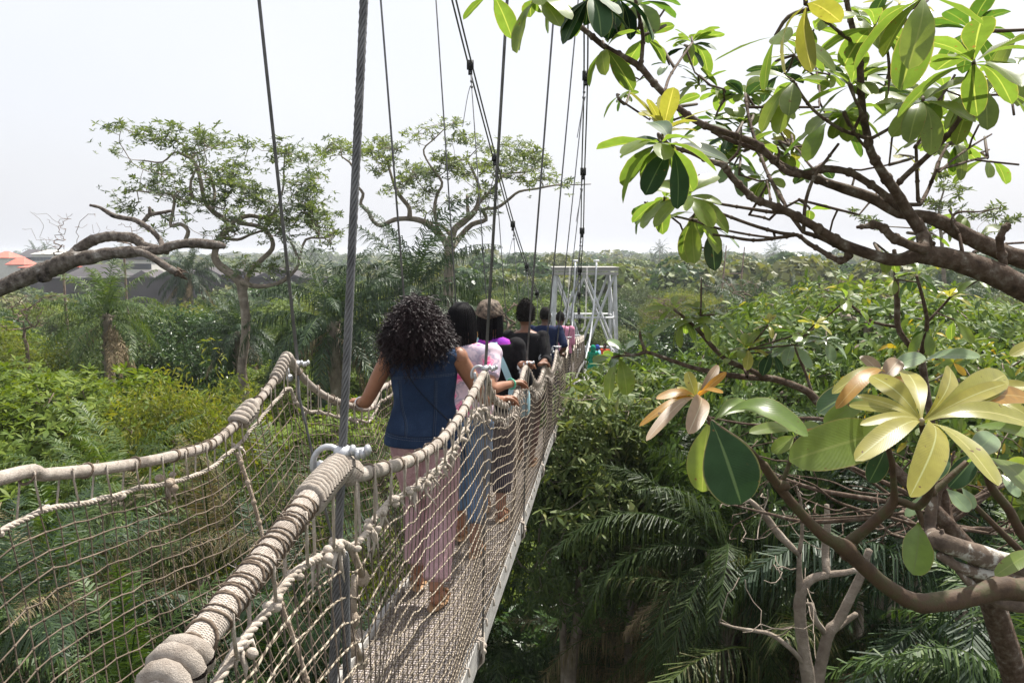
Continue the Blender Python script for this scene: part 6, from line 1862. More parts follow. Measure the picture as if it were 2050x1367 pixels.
def remesh(mb, voxel, smooth=4, name='m', mats=None):
    """merge overlapping closed shapes into one continuous skin"""
    me = mb.mesh(name + '_src', [], True)
    o = bpy.data.objects.new('tmp', me); COL.objects.link(o)
    r = o.modifiers.new('r', 'REMESH'); r.mode = 'VOXEL'; r.voxel_size = voxel; r.use_smooth_shade = True
    sm = o.modifiers.new('s', 'SMOOTH'); sm.factor = .5; sm.iterations = smooth
    dg = bpy.context.evaluated_depsgraph_get()
    m2 = bpy.data.meshes.new_from_object(o.evaluated_get(dg)); m2.name = name
    bpy.data.objects.remove(o); bpy.data.meshes.remove(me)
    m2.materials.clear()
    for x in (mats or []): m2.materials.append(x)
    m2.polygons.foreach_set('use_smooth', np.ones(len(m2.polygons), bool))
    return m2


def loft(mb, rings, n=24):
    """rings: (x, y, z, rx, ry) closed at both ends"""
    r = spline(np.array(rings, float), (len(rings) - 1) * 4 + 1)
    a = np.arange(n) / n * 2 * math.pi
    V = np.stack([r[:, 0:1] + r[:, 3:4] * np.sign(np.cos(a)) * np.abs(np.cos(a)) ** .85, r[:, 1:2] + r[:, 4:5] * np.sign(np.sin(a)) * np.abs(np.sin(a)) ** .9, r[:, 2:3] + 0 * a], -1).reshape(-1, 3)
    k = len(r); i = np.arange(k - 1)[:, None] * n; j = np.arange(n)[None]; j2 = (j + 1) % n
    up = r[-1, 2] > r[0, 2]
    Q = np.stack([i + j, i + j2, i + n + j2, i + n + j], -1).reshape(-1, 4)
    m = len(V); V = np.concatenate([V, [r[0, :3], r[-1, :3]]])
    jj = np.arange(n); kk = (jj + 1) % n
    T = np.concatenate([np.stack([np.full(n, m), kk, jj], -1), np.stack([np.full(n, m + 1), (k - 1) * n + jj, (k - 1) * n + kk], -1)])
    if not up: Q = Q[:, ::-1]; T = T[:, ::-1]
    mb.add(V, Q, T)


def ik(a, c, l1, l2, pole):
    d = c - a; D = np.linalg.norm(d)
    if D > (l1 + l2) * .995:
        c = a + d / D * (l1 + l2) * .995; d = c - a; D = np.linalg.norm(d)
    x = (l1 * l1 - l2 * l2 + D * D) / (2 * D); h = math.sqrt(max(0, l1 * l1 - x * x))
    p = np.asarray(pole, float); u = d / D; p = unit(p - u * p.dot(u))
    return a + u * x + p * h, c


def arm(mb, sh, el, wr, k=1.0, gar=0.0, upto=1.0):
    pts = spline(np.array([sh, (sh + el) / 2, el, (el + wr) / 2, wr]), 13)
    r = np.interp(np.linspace(0, 1, 13), [0, .2, .5, .62, .85, 1], [.050, .046, .036, .039, .028, .024]) * k + gar
    n = max(3, int(13 * upto)); mb.tube(pts[:n], r[:n], 12)


def hand(mb, wr, fdir, pdir, side, curl=.5, k=1.0, spread=.12):
    """wr wrist, fdir finger direction, pdir palm normal (the way the palm faces), side +1/-1 thumb side sign"""
    f = unit(fdir); p = unit(np.asarray(pdir) - f * f.dot(pdir)); s = np.cross(f, p) * side
    R = np.stack([f, s, p], -1)
    mb.tube([wr - f * .03 * k, wr + f * .02 * k], [.023 * k, .024 * k], 10)
    mb.ell(wr + f * .052 * k, (.048 * k, .040 * k, .016 * k), R, 14, 9)
    mb.ell(wr + f * .03 * k + s * .018 * k, (.03 * k, .02 * k, .018 * k), R, 10, 7)
    for i, (o, ln) in enumerate([(.030, .070), (.010, .080), (-.011, .074), (-.031, .058)]):
        b = wr + f * (.088 - .006 * abs(i - 1.2)) * k + s * o * k
        d = unit(f + s * (o / .03) * spread); pts = [b - f * .02 * k, b]
        cc = 0
        for j, seg in enumerate([.42, .32, .26]):
            cc += curl * (.9 if j else .6) * (1 + .1 * i)
            dd = d * math.cos(cc) + p * math.sin(cc)
            pts.append(pts[-1] + dd * ln * seg * k)
        mb.tube(np.array(pts), np.array([.0095, .0095, .0088, .0082, .0070]) * k, 9)
    b = wr + f * .028 * k + s * .028 * k
    t1 = b + (f * .5 + s * .75 + p * .35) * .034 * k; t2 = t1 + (f * .8 + s * .25 + p * .5 * (1 + curl)) * .026 * k; t3 = t2 + (f * .8 - s * .1 + p * .6 * (1 + curl)) * .020 * k
    mb.tube(np.array([b - f * .012 * k, b, t1, t2, t3]), np.array([.013, .0135, .0115, .0105, .0085]) * k, 9)


def foot(mb, an, fd, k=1.0, shoe=0.0):
    f = unit(np.array([fd[0], fd[1], 0])); s = np.array([-f[1], f[0], 0]); R = np.stack([f, s, [0, 0, 1]], -1)
    mb.ell(an + f * .02 * k + [0, 0, -.045 * k], (.06 * k + shoe, .032 * k + shoe, .035 * k), R, 12, 8)
    mb.ell(an + f * .09 * k + [0, 0, -.055 * k], (.085 * k + shoe, .040 * k + shoe, .024 * k), R, 14, 8)


def place_person(px, d, H, label, skin, clothes, head_turn=0.0, lhand=None, rhand=None, build=1.0, voxel=.008, body_rz=0.0, step=.16, lean=0.0, name='person', zfoot=None, loc=None, head_dx=0.0, lcurl=.9, rcurl=.9, group=None):
    """walking away along the deck; hands given as world points"""
    if loc is None:
        r = ray(px, 700); x = r[0] * d; z = deck_z(d)
        loc = np.array([x, d, z])
    k = H / 1.65
    rz = -math.atan(SL) + body_rz
    root = thing(name, label, 'person', loc, group, rz)
    Ri = rotz(-rz)
    def loc_(w): return (np.asarray(w, float) - loc) @ Ri.T
    b = build
    mb = MB()
    ly = lean
    hip = .90 * k
    loft(mb, [(0, 0, hip - .10 * k, .10 * k * b, .08 * k), (0, 0, hip - .04 * k, .165 * k * b, .115 * k), (0, 0, hip + .04 * k, .165 * k * b, .115 * k), (0, .005, 1.06 * k, .130 * k * b, .095 * k), (0, ly * .5, 1.20 * k, .150 * k * b, .11 * k), (0, ly * .8, 1.30 * k, .165 * k * b, .105 * k), (0, ly, 1.37 * k, .145 * k * b, .08 * k), (0, ly, 1.405 * k, .08 * k, .06 * k), (0, ly, 1.42 * k, .05, .045)])
    hx = head_dx
    neck = np.array([0, ly, 1.38 * k]); hd = np.array([hx, ly + .03, 1.545 * k])
    mb.tube([neck, (neck + hd) / 2 + [0, -.005, 0], hd], [.056 * k, .050 * k, .05 * k], 14)
    Rh = rotz(head_turn)
    mb.ell(hd, (.076 * k, .096 * k, .112 * k), Rh, 20, 14)
    hp = lambda v: hd + Rh @ (np.array(v) * k)
    mb.ell(hp([0, .045, -.045]), (.055 * k, .06 * k, .065 * k), Rh, 16, 10)      # jaw
    mb.ell(hp([0, .104, -.02]), (.014 * k, .018 * k, .024 * k), Rh, 10, 7)      # nose
    mb.ell(hp([0, .096, -.055]), (.022 * k, .012 * k, .009 * k), Rh, 10, 7)     # lips
    for sx in (-1, 1): mb.ell(hp([sx * .078, .0, -.012]), (.009 * k, .020 * k, .030 * k), Rh, 10, 7)
    feet = []
    for sx, fy in ((-1, step), (1, -step)):
        h = np.array([sx * .088 * k, 0, hip - .02 * k]); an = np.array([sx * .075 * k, fy, .085 * k])
        kn, an = ik(h, an, .42 * k, .42 * k, (0, 1, 0))
        pts = spline(np.array([h, (h + kn) / 2, kn, (kn * .6 + an * .4), an]), 13)
        mb.tube(pts, np.interp(np.linspace(0, 1, 13), [0, .25, .5, .68, 1], [.088, .075, .054, .056, .036]) * k * b, 14)
        foot(mb, an, (sx * .15, 1), k); feet.append((h, kn, an))
    arms = []
    for sx, tgt, cu in ((-1, lhand, lcurl), (1, rhand, rcurl)):
        sh = np.array([sx * .178 * k * b, ly, 1.335 * k])
        mb.ell(sh, (.055 * k, .058 * k, .06 * k), None, 12, 9)
        if tgt is None:
            el = sh + np.array([sx * .05, -.03, -.28 * k]); wr = el + np.array([-sx * .0, .10, -.22 * k])
            arm(mb, sh, el, wr, k); hand(mb, wr, (0, .25, -1), (-sx, .2, 0), sx * 1.0 if sx < 0 else 1, .35, k)
        else:
            w = loc_(tgt[:3])
            wrist = w + np.array([-sx * .03, -.075 * k, .018])
            el, wrist = ik(sh, wrist, .28 * k, .245 * k, (sx * .35, -.5, -1.0))
            arm(mb, sh, el, wrist, k)
            fd = w + np.array([sx * .012, .0, .022]) - wrist
            hand(mb, wrist, fd, (sx * .25, 0, -1), 1 if sx < 0 else -1, cu, k)
            wr = wrist
        arms.append((sh, el, wr))
    body = remesh(mb, voxel, 4, 'body', [M[skin]])
    o = bpy.data.objects.new('body', body); COL.objects.link(o); o.parent = root
    for sx in (-1, 1):
        e = MB(); e.ell(hp([sx * .03, .088, .005]), (.012 * k,) * 3, None, 10, 7); e.build('eye', M['eye_white'], root)
    info = dict(root=root, k=k, b=b, hd=hd, Rh=Rh, hp=hp, feet=feet, arms=arms, ly=ly, hip=hip, loc=loc_, vox=voxel)
    for c in clothes: c(info)
    return info


def put(info, me_or_mb, name, mats, **k):
    if isinstance(me_or_mb, MB): o = me_or_mb.build(name, mats, info['root'], **k); return o
    o = bpy.data.objects.new(name, me_or_mb); COL.objects.link(o); o.parent = info['root']; return o


def top(m, sleeve=0.0, hem=.96, gar=.012, name='shirt', loose=1.0, neck=1.40):
    def f(i):
        k, b, ly = i['k'], i['b'], i['ly']; g = gar
        mb = MB()
        loft(mb, [(0, 0, hem * k, (.165 * b * loose + g) * k, (.118 + g) * k), (0, 0, 1.0 * k, (.158 * b * loose + g) * k, (.112 + g) * k), (0, .005, 1.08 * k, (.142 * b * loose + g) * k, (.102 + g) * k), (0, ly * .5, 1.20 * k, (.155 * b + g) * k, (.112 + g) * k), (0, ly * .8, 1.30 * k, (.172 * b + g) * k, (.107 + g) * k), (0, ly, 1.365 * k, (.158 * b + g) * k, (.085 + g) * k), (0, ly, neck * k, (.085 + g) * k, (.062 + g) * k), (0, ly, (neck + .008) * k, .07 * k, .055 * k)], 32)
        if sleeve:
            for sh, el, wr in i['arms']:
                arm(mb, sh, el, wr, k, g * .9, sleeve); mb.ell(sh, (.058 * k + g * .8,) * 3, None, 14, 10)
        else:
            for sx in (-1, 1): mb.ell([sx * .14 * k * b, ly, 1.345 * k], (.055 * k, .072 * k, .045 * k), None, 14, 10)
        put(i, remesh(mb, i['vox'], 3, name, [M[m]]), name, None)
    return f


def legs(m, gar=.02, upto=.93, flare=0.0, name='trousers', hipz=1.0):
    def f(i):
        k, b = i['k'], i['b']; mb = MB()
        loft(mb, [(0, 0, .80 * k, .10 * k * b, .10 * k), (0, 0, .86 * k, (.165 * b + gar) * k, (.115 + gar) * k), (0, 0, .93 * k, (.168 * b + gar) * k, (.118 + gar) * k), (0, 0, hipz * k, (.152 * b + gar) * k, (.108 + gar) * k)])
        for h, kn, an in i['feet']:
            pts = spline(np.array([h, (h + kn) / 2, kn, (kn * .6 + an * .4), an]), 17)
            n = int(17 * upto); u = np.linspace(0, 1, 17)
            r = np.interp(u, [0, .25, .5, .68, 1], [.088, .078, .062, .060, .045]) * k * b + gar + flare * u
            r = r * (1 + .025 * np.sin(np.arange(17) * 2.2))
            mb.tube(pts[:n], r[:n], 18)
        put(i, remesh(mb, i['vox'], 3, name, [M[m]]), name, None)
    return f


def skirt(m, z0=.35, flare=.2, name='skirt'):
    def f(i):
        k = i['k']; mb = MB(); a = np.arange(48) / 48 * 2 * math.pi
        zs = np.linspace(1.0, z0, 12) * k; V = []
        for z in zs:
            u = (1.0 * k - z) / k; rx = (.15 + flare * u + .04 * min(1, u * 6)) * k
            V.append(np.stack([rx * np.cos(a) * (1 + .06 * u * np.sin(a * 9)), rx * .8 * np.sin(a) * (1 + .06 * u * np.sin(a * 9)), 0 * a + z], -1))
        V = np.concatenate(V); n = 48
        ii = np.arange(11)[:, None] * n; j = np.arange(n)[None]; j2 = (j + 1) % n
        mb.add(V, np.stack([ii + j, ii + n + j, ii + n + j2, ii + j2], -1).reshape(-1, 4)); put(i, mb, name, M[m])
    return f


def sandals(m='sandal'):
    def f(i):
        for h, kn, an in i['feet']:
            mb = MB(); fx = np.array([np.sign(an[0]) * .15, 1, 0]); fx = fx / np.linalg.norm(fx); s = np.array([-fx[1], fx[0], 0]); R = np.stack([fx, s, [0, 0, 1]], -1)
            mb.ell(an + fx * .055 + [0, 0, -.082 * 1.0], (.135, .046, .012), R, 18, 6)
            for q in (.10, .02):
                c = an + fx * q + [0, 0, -.045]; a = np.linspace(0, math.pi, 9)
                mb.tube([c + s * math.cos(t) * .044 + np.array([0, 0, 1]) * (math.sin(t) * .034 - .012) for t in a], .008, 6)
            put(i, mb, 'sandal', M[m])
    return f


def short_hair(m='hair_short', g=.012, lift=0.0, tufts=0):
    def f(i):
        k, hd, Rh = i['k'], i['hd'], i['Rh']; mb = MB()
        mb.ell(hd + Rh @ np.array([0, -.018, .02 + lift * .5]) * k, ((.078 + g) * k, (.092 + g) * k, (.105 + g + lift) * k), Rh, 26, 18)
        V = mb.V[-1]; loc = (V - hd) @ Rh
        cut = loc[:, 2] < -.055 * k; V[cut] = V[cut] * [1, 1, 0] + [0, 0, (hd[2] - .055 * k)] * np.array([1, 1, 1]) if False else V[cut]
        # keep the face free: pull front lower vertices in
        fr = (loc[:, 1] > .045 * k) & (loc[:, 2] < .05 * k); V[fr] = hd + (V[fr] - hd) * .7
        lo = loc[:, 2] < -.06 * k; V[lo] = hd + (V[lo] - hd) * .72
        if tufts:
            n = tufts; v = rng.normal(size=(n, 3)); v /= np.linalg.norm(v, axis=1, keepdims=True); v = v[(v[:, 2] > -.45) & ((v[:, 1] < .55) | (v[:, 2] > .5))]
            for q in v:
                c = hd + Rh @ ((np.array([0, -.018, .02 + lift * .5]) + q * np.array([.078 + g, .092 + g, .105 + g + lift])) * k)
                mb.tube([c - q * .004, c + q * .007 + rng.normal(size=3) * .004, c + q * .010 + rng.normal(size=3) * .007], [.004, .003, .001], 3)
        put(i, mb, 'hair', M[m])
    return f


def curls(nc=3600):
    def f(i):
        k, hd = i['k'], i['hd']; mb = MB(); inner = MB()
        c0 = hd + np.array([-.012, -.045, -.035]) * k
        # soft inner mass, then ringlets over it
        inner.ell(c0 + [0, 0, .01], (.118 * k, .105 * k, .14 * k), None, 24, 16)
        inner.ell(c0 + [0, -.01, -.10 * k], (.150 * k, .085 * k, .10 * k), None, 24, 16)
        n = 0
        while n < nc:
            v = rng.normal(size=3); v /= np.linalg.norm(v)
            if v[1] > .45 and v[2] < .35: continue
            # silhouette: rounded crown widening to the shoulders
            z = v[2]
            rx = np.interp(z, [-1, -.6, 0, .5, 1], [.175, .20, .178, .145, .11]) * k
            base = c0 + np.array([v[0] * rx * .8, v[1] * .115 * k, z * .165 * k - .02 * k])
            if z < -.85 and v[1] > -.1: continue
            outw = unit(np.array([v[0], v[1], v[2] * .6]))
            g = np.array([0, 0, -1.0])
            Lc = rng.uniform(.05, .10) * k
            t = np.linspace(0, 1, 15)
            ax = base[None] + outw[None] * (.022 * np.sin(t * 2.4))[:, None] + (g * .9 + outw * .35 + rng.normal(size=3) * .35)[None] * (t * Lc)[:, None]
            u1 = unit(np.cross(outw, [.2, .3, 1])); u2 = unit(np.cross(u1, g + outw * .2))
            w = rng.uniform(.004, .0075); ph = rng.uniform(0, 6.3); tw_ = rng.uniform(12, 20) * (1 if rng.random() < .5 else -1)
            p = ax + w * (np.cos(t * tw_ + ph)[:, None] * u1 + np.sin(t * tw_ + ph)[:, None] * u2)
            mb.tube(p, np.linspace(.0026, .0011, 15), 3, False)
            n += 1
        put(i, inner, 'hair_mass', M['hair_black']); put(i, mb, 'hair', M['hair_curl'])
    return f


def braids(top_m='hair_black', m='hair_black', L=.26, n=120, spread=.10, width=.105, band=False):
    def f(i):
        k, hd, Rh = i['k'], i['hd'], i['Rh']; mb = MB()
        cap = MB(); cap.ell(hd + Rh @ np.array([0, -.015, .016]) * k, (.088 * k, .104 * k, .116 * k), Rh, 26, 18)
        V = cap.V[-1]; l = (V - hd) @ Rh; fr = (l[:, 1] > .05 * k) & (l[:, 2] < .055 * k); V[fr] = hd + (V[fr] - hd) * .72
        put(i, cap, 'hair_cap', M[top_m])
        for j in range(n):
            a = rng.uniform(-math.pi, 0) if j % 5 else rng.uniform(-math.pi - .4, .4)      # back half
            top_ = hd + Rh @ (np.array([.02 * rng.normal(), .0, .125 + .004 * rng.random()]) * k)
            ca, sa = math.cos(a), math.sin(a)
            pts = [top_]
            for e in (.9, .45, 0.0):
                pts.append(hd + Rh @ (np.array([ca * math.cos(e) * .094, sa * math.cos(e) * .110 - .012, math.sin(e) * .118 + .012]) * k))
            ln = L * rng.uniform(.85, 1.1) * k
            e0 = hd + Rh @ (np.array([ca * width, sa * .095 - .02, .0]) * k)
            pts.append(e0 + [0, -.004, -ln * .45]); pts.append(e0 + [-ca * .012, .01, -ln])
            q = spline(np.array(pts), 44); rr = .0046 * (1 + .28 * np.sin(np.arange(44) * 1.9 + j)); rr[-3:] *= [.8, .6, .3]
            mb.tube(q, rr, 5)
        put(i, mb, 'hair', M[m])
    return f


# the curly haired woman ---------------------------------------------------------
def vest_details(i):
    k, b = i['k'], i['b']; root = i['root']
    # stitched seams follow the back of the vest, which is found by casting rays onto it
    vest = [o for o in root.children if o.name.startswith('vest')][0]
    from mathutils.bvhtree import BVHTree
    me = vest.data; bvh = BVHTree.FromPolygons([v.co for v in me.vertices], [p.vertices for p in me.polygons])
    def onback(x, z, lift=.0015):
        h = bvh.ray_cast(Vector((x, -1, z)), Vector((0, 1, 0)))
        return None if h[0] is None else np.array(h[0]) + [0, -lift, 0]
    def seam(pts, name, m, r=.0011, dash=True, n=120):
        q = spline(np.array(pts, float), n); q = [onback(x, z) for x, z in q]; q = [p for p in q if p is not None]
        mb = MB()
        st = 3 if dash else len(q) - 1
        for a in range(0, len(q) - 2, st + (1 if dash else 0)):
            seg = q[a:a + st + 1]
            if len(seg) > 1: mb.tube(seg, r, 4)
        if mb.n: mb.build(name, m, vest)
    st = plain('stitch', (.10, .12, .16), .8) if 'stitch' not in MATS else MATS['stitch']
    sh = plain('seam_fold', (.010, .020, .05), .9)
    for dz in (0, .008): seam([(-.17, 1.225 * k + dz), (-.08, 1.238 * k + dz), (0, 1.244 * k + dz), (.09, 1.25 * k + dz), (.175, 1.252 * k + dz)], 'stitching', st, .0012)
    for x0, x1 in ((-.105, -.072), (.085, .078)):
        for dx in (0, .009): seam([(x0 + dx, 1.23 * k), (x0 * .95 + dx, 1.1 * k), (x1 + dx, 1.0 * k), (x1 + dx, .93 * k)], 'stitching', st, .0009)
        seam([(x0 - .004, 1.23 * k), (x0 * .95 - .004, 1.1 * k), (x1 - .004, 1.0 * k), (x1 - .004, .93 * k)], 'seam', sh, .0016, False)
    for dz in (0, .012): seam([(-.2, .925 * k + dz), (0, .915 * k + dz), (.2, .93 * k + dz)], 'stitching', st, .0011)
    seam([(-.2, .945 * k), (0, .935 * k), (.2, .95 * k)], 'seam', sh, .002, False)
    # chain strap across the back
    q = spline(np.array([(-.075, 1.30 * k), (-.03, 1.22 * k), (.05, 1.12 * k), (.13, 1.035 * k), (.17, .99 * k)]), 70); q = [onback(x, z, .005) for x, z in q]; q = [p for p in q if p is not None]
    mb = MB()
    for a, p in enumerate(q): mb.ell(p, (.004, .0025, .0022) if a % 2 else (.0025, .003, .004), roty(.8), 6, 4)
    mb.build('bag_strap', M['dark_steel'], root)


# ---- positions; hands rest on the hand ropes
def rp(side, y, up=.018): return rail_at(side, y) + [0, 0, up]


def vest(i):
    k, b, ly = i['k'], i['b'], i['ly']; mb = MB()
    loft(mb, [(0, 0, .868 * k, .222 * k, .158 * k), (0, 0, .90 * k, .218 * k, .156 * k), (0, 0, .96 * k, .205 * k, .146 * k), (0, .0, 1.03 * k, .182 * k, .130 * k), (0, .0, 1.10 * k, .164 * k, .122 * k), (0, 0, 1.20 * k, .176 * k, .130 * k), (0, 0, 1.29 * k, .184 * k, .124 * k), (0, 0, 1.35 * k, .182 * k, .100 * k), (0, 0, 1.385 * k, .135 * k, .08 * k), (0, 0, 1.405 * k, .07 * k, .06 * k)], 40)
    for sx in (-1, 1): mb.ell([sx * .155 * k, 0, 1.345 * k], (.048 * k, .082 * k, .050 * k), roty(sx * .3), 16, 10)
    put(i, remesh(mb, .0065, 3, 'vest', [M['denim']]), 'vest', None)


def wristband(m, side=0, r=.031, name='bracelet', frac=.93, w=.006):
    def f(i):
        sh, el, wr = i['arms'][side]; c = el + (wr - el) * frac; t = unit(wr - el); n = unit(np.cross(t, [0, .3, 1])); bb = np.cross(n, t)
        a = np.linspace(0, 2 * math.pi, 17); mb = MB(); mb.tube(c + (np.cos(a)[:, None] * n + np.sin(a)[:, None] * bb) * r * i['k'], w, 6, False)
        if name == 'watch': mb.tube([c + unit([0, -1, .6]) * r * .8, c + unit([0, -1, .6]) * (r + .012)], .019, 14)
        put(i, mb, name, M[m])
    return f


W1 = place_person(848, 4.2, 1.63, 'woman in a sleeveless denim vest with a big mass of dark curly hair', 'skin_a',
                  [legs('pink_cloth', .016, .95, .008, hipz=.95), vest, curls(), sandals(), wristband('silver', 0)],
                  lhand=rp('L', 4.56), rhand=rp('R', 4.55), build=1.06, voxel=.0065, head_dx=-.02, step=.12)
vest_details(W1)


def earring(i):
    for sx in (1,):
        c = i['hp']([sx * .088, -.0, -.085]); a = np.linspace(0, 2 * math.pi, 25)
        mb = MB(); mb.tube(np.stack([c[0] + 0 * a, c[1] + .030 * np.cos(a), c[2] + .034 * np.sin(a)], -1) + np.stack([.018 * np.cos(a), 0 * a, 0 * a], -1), .0016, 5, False); put(i, mb, 'hoop_earring', M['gold'])


W2 = place_person(933, 5.15, 1.60, 'woman with black braids and a hoop earring in a white and pink flowered shirt', 'skin_a',
                  [top('floral', .45, .93, .02, 'shirt', 1.05), legs('jeans', .012, .93), braids(L=.24, n=150), earring, sandals(), wristband('bracelet', 1, .034)],
                  lhand=rp('L', 5.55), rhand=rp('R', 5.2), head_turn=-.25, build=.98, step=.15, head_dx=-.03)


def bag_blue(i):
    k = i['k']; mb = MB()
    for x0, x1 in ((-.13, -.17), (.03, .17)):
        a = spline(np.array([(x0 * .8, -.0, 1.425 * k), (x0, -.10, 1.36 * k), ((x0 + x1) / 2, -.145, 1.22 * k), (x1, -.15, 1.05 * k)]), 14)
        V = np.concatenate([a + [-.026, 0, .004], a + [.026, 0, -.0]]); n = len(a)
        V = np.concatenate([V, V + [0, -.005, 0]]); j = np.arange(n - 1)
        mb.add(V, np.concatenate([np.stack([j, j + 1, j + 1 + n, j + n], -1), np.stack([j + 2 * n, j + 3 * n, j + 3 * n + 1, j + 2 * n + 1], -1)]))
    put(i, mb, 'bag_strap', M['pale_blue'])
    mb = MB(); mb.ell([.20 * k, -.06, .92 * k], (.10, .05, .12), None, 18, 12)
    V = mb.V[-1]; c = np.array([.20 * k, -.06, .92 * k]); d_ = (V - c) / [.10, .05, .12]; V[:] = c + np.sign(d_) * np.abs(d_) ** .55 * [.10, .05, .12]
    put(i, mb, 'bag', M['pale_blue'])


def crownband(i):
    hd, k = i['hd'], i['k']; mb = MB()
    for j in range(44):
        a = -math.pi * (.02 + .96 * j / 43) + math.pi * .0
        tp = hd + np.array([0, -.0, .150]) * k
        pts = [tp + [0, 0, 0], hd + np.array([math.cos(a) * .066, math.sin(a) * .070 - .01, .128]) * k, hd + np.array([math.cos(a) * .096, math.sin(a) * .110 - .01, .07]) * k, hd + np.array([math.cos(a) * .106, math.sin(a) * .122 - .01, .01 + .03 * abs(math.cos(a))]) * k]
        q = spline(np.array(pts), 16); mb.tube(q, .0085 * (1 + .2 * np.sin(np.arange(16) * 1.7 + j)), 6)
    put(i, mb, 'blond_plaits', M['hair_blond'])


W3 = place_person(985, 6.0, 1.62, 'woman with blond topped dark hair, purple top, black cardigan and pale blue bag strap', 'skin_a',
                  [top('purple', .0, 1.0, .012, 'top', 1.0, 1.405), top('black_cloth', .8, .84, .024, 'cardigan', 1.05, 1.33), legs('dark_trousers', .02, .93), braids('hair_black', 'hair_black', .20, 110, width=.10), crownband, bag_blue, sandals(), wristband('silver', 1, .032, 'watch', .88, .009)],
                  lhand=rp('L', 6.2), rhand=rp('R', 5.83, .03), head_turn=.1, build=1.05, step=.1, head_dx=-.02)


def lace(i):
    k = i['k']; mb = MB()
    for sx in (-1, 1):
        for j in range(60):
            c = np.array([sx * (.10 + .10 * rng.random()), rng.uniform(-.09, .03), 1.37]) * [k, 1, k]
            c[2] -= (abs(c[0]) - .10) * .45 + .02 - .008 + abs(c[1]) * .25
            mb.ell(c, (.007, .007, .004), None, 5, 4)
    put(i, mb, 'shoulder_lace', M['lace'])


W4 = place_person(1052, 8.1, 1.60, 'person with short black hair in a black top with pale lace on the shoulders', 'skin_b',
                  [top('black_cloth', .75, .90, .022, 'top', 1.05, 1.385), legs('maroon', .012, .93), short_hair('hair_short', .014, .035, 900), lace, sandals('dark_trousers' if False else 'sandal')],
                  lhand=rp('L', 8.3), rhand=rp('R', 7.75), build=1.0, step=.14)
W5 = place_person(1091, 11.5, 1.64, 'man with cropped hair in a navy blue shirt', 'skin_c',
                  [top('navy', .6, .90, .022, 'shirt', 1.1), legs('dark_trousers', .02, .95), short_hair('hair_short', .004, 0, 0)],
                  lhand=rp('L', 11.7), rhand=rp('R', 11.6), build=1.12, voxel=.010)
W6 = place_person(1121, 14.8, 1.66, 'man with cropped hair in a light pink shirt, farthest of the walking line', 'skin_c',
                  [top('pink_shirt', .6, .90, .022, 'shirt', 1.1), legs('dark_trousers', .02, .95), short_hair('hair_short', .004, 0, 0)],
                  lhand=rp('L', 15.0), rhand=rp('R', 15.1), build=1.12, voxel=.010)


def wrap(m):
    def f(i):
        mb = MB(); mb.ell(i['hd'] + [0, -.03, .03], (.125, .14, .15), None, 18, 12); mb.ell(i['hd'] + [0, -.08, -.09], (.12, .08, .12), None, 14, 9); put(i, mb, 'head_wrap', M[m])
    return f


for px, py, d, lab, fs, sk, tr in [(1187, 711, 36.6, 'person with a green head wrap on the far platform', [top('green_cloth', .7, .9, .03), skirt('green_cloth'), wrap('green_cloth')], 'skin_c', .2),
                               (1196, 716, 36.9, 'person in a light blue shirt with a blue cap on the far platform', [top('sky_cloth', .6, .9, .03), legs('blue_cloth', .02), short_hair('blue_cloth', .03)], 'skin_c', 1.2),
                               (1211, 719, 37.6, 'person in a red top at the right end of the far platform', [top('red_cloth', .6, .9, .03), legs('dark_trousers', .02), short_hair('hair_short', .005)], 'skin_c', 2.6)]:
    q = P(px, py, d); place_person(px, d, 1.62, lab, sk, fs, voxel=.016, loc=np.array([q[0], q[1], pf_z + .07]), body_rz=tr, step=.03, build=1.1)
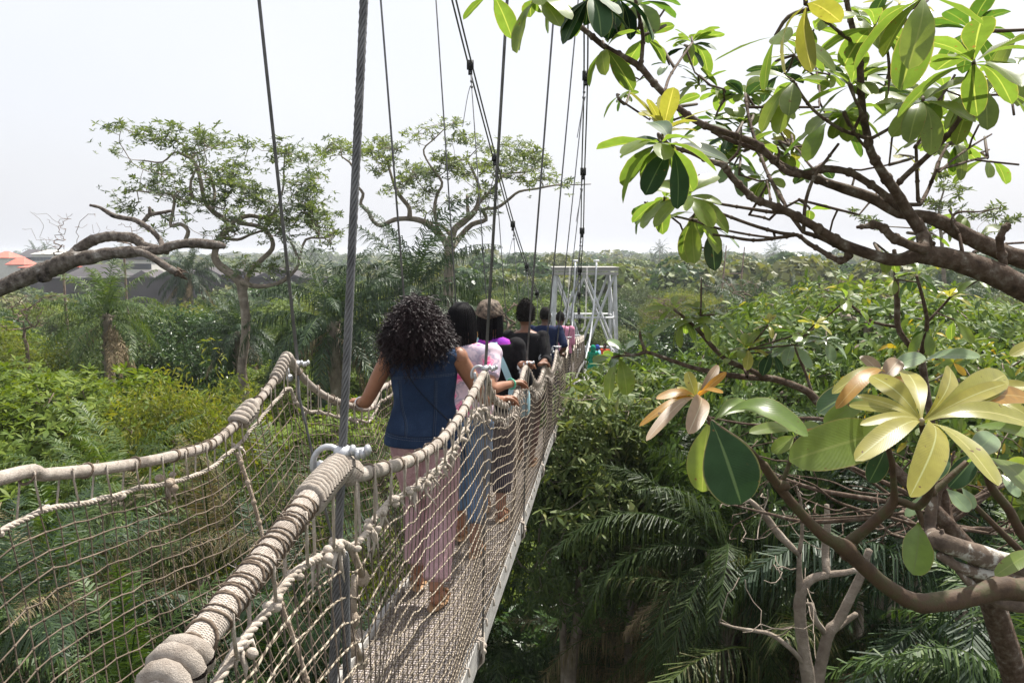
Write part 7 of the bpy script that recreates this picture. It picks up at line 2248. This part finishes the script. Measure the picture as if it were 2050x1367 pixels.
# ----------------------------------------------------- camera, sky, sun, air
cam = bpy.data.objects.new('camera', bpy.data.cameras.new('camera')); COL.objects.link(cam)
cam.data.sensor_width = 36; cam.data.lens = 36 * FPX / PW
cam.data.clip_start = .05; cam.data.clip_end = 9000
cam.location = (0, 0, ZC); cam.rotation_euler = (math.radians(90) - TH, 0, 0)
scene.camera = cam
SUN_EL, SUN_AZ = math.radians(60), math.radians(42)      # azimuth clockwise from +y
sd = Vector((math.sin(SUN_AZ) * math.cos(SUN_EL), math.cos(SUN_AZ) * math.cos(SUN_EL), math.sin(SUN_EL)))
sl = bpy.data.lights.new('sun', 'SUN'); sl.energy = 5.0; sl.angle = math.radians(.6); sl.color = (1, .955, .88)
so = bpy.data.objects.new('sun', sl); COL.objects.link(so)
so.rotation_euler = sd.to_track_quat('Z', 'Y').to_euler(); so.location = (20, 20, 60)
w = bpy.data.worlds.new('World'); scene.world = w; w.use_nodes = True
nt = w.node_tree; nt.nodes.clear()
wo = nt.nodes.new('ShaderNodeOutputWorld'); bg = nt.nodes.new('ShaderNodeBackground')
sky = nt.nodes.new('ShaderNodeTexSky'); sky.sky_type = 'NISHITA'; sky.sun_disc = False
sky.sun_elevation = SUN_EL; sky.sun_rotation = SUN_AZ
sky.dust_density = 6; sky.air_density = 1.2; sky.ozone_density = 1
# thin bright overcast veil over the blue
tcw = nt.nodes.new('ShaderNodeTexCoord'); 
nz = N(nt, 'ShaderNodeTexNoise', Scale=1.6, Detail=5, Roughness=.5); nt.links.new(tcw.outputs['Generated'], nz.inputs['Vector'])
vf = nt.nodes.new('ShaderNodeMapRange'); vf.inputs[1].default_value = .3; vf.inputs[2].default_value = .7; vf.inputs[3].default_value = .72; vf.inputs[4].default_value = .9
nt.links.new(nz.outputs[0], vf.inputs[0])
nt.links.new(mixc(nt, vf.outputs[0], sky.outputs[0], (6.0, 6.12, 6.5)), bg.inputs[0])
bg.inputs[1].default_value = .10
nt.links.new(bg.outputs[0], wo.inputs[0])
HAZE = True
if HAZE:
    def _hz(nt, out):
        v = nt.nodes.new('ShaderNodeVolumePrincipled')
        v.inputs['Color'].default_value = (.90, .94, 1.0, 1); v.inputs['Density'].default_value = .00045
        v.inputs['Anisotropy'].default_value = .3
        nt.links.new(v.outputs[0], out.inputs['Volume'])
    mh_ = mat('haze', _hz)
    mb = MB(); mb.box([0, 1200, 10.5], (5400, 2900, 28)); tag(mb.build('haze', mh_, None, smooth=False), kind='stuff')
scene.view_settings.view_transform = 'Standard'; scene.view_settings.look = 'None'
scene.view_settings.exposure = .78; scene.view_settings.gamma = 1
scene.render.engine = 'CYCLES'
c = scene.cycles
c.use_denoising = True
c.max_bounces = 7; c.diffuse_bounces = 3; c.glossy_bounces = 2; c.transmission_bounces = 4; c.volume_bounces = 0; c.transparent_max_bounces = 8
c.sample_clamp_indirect = 6
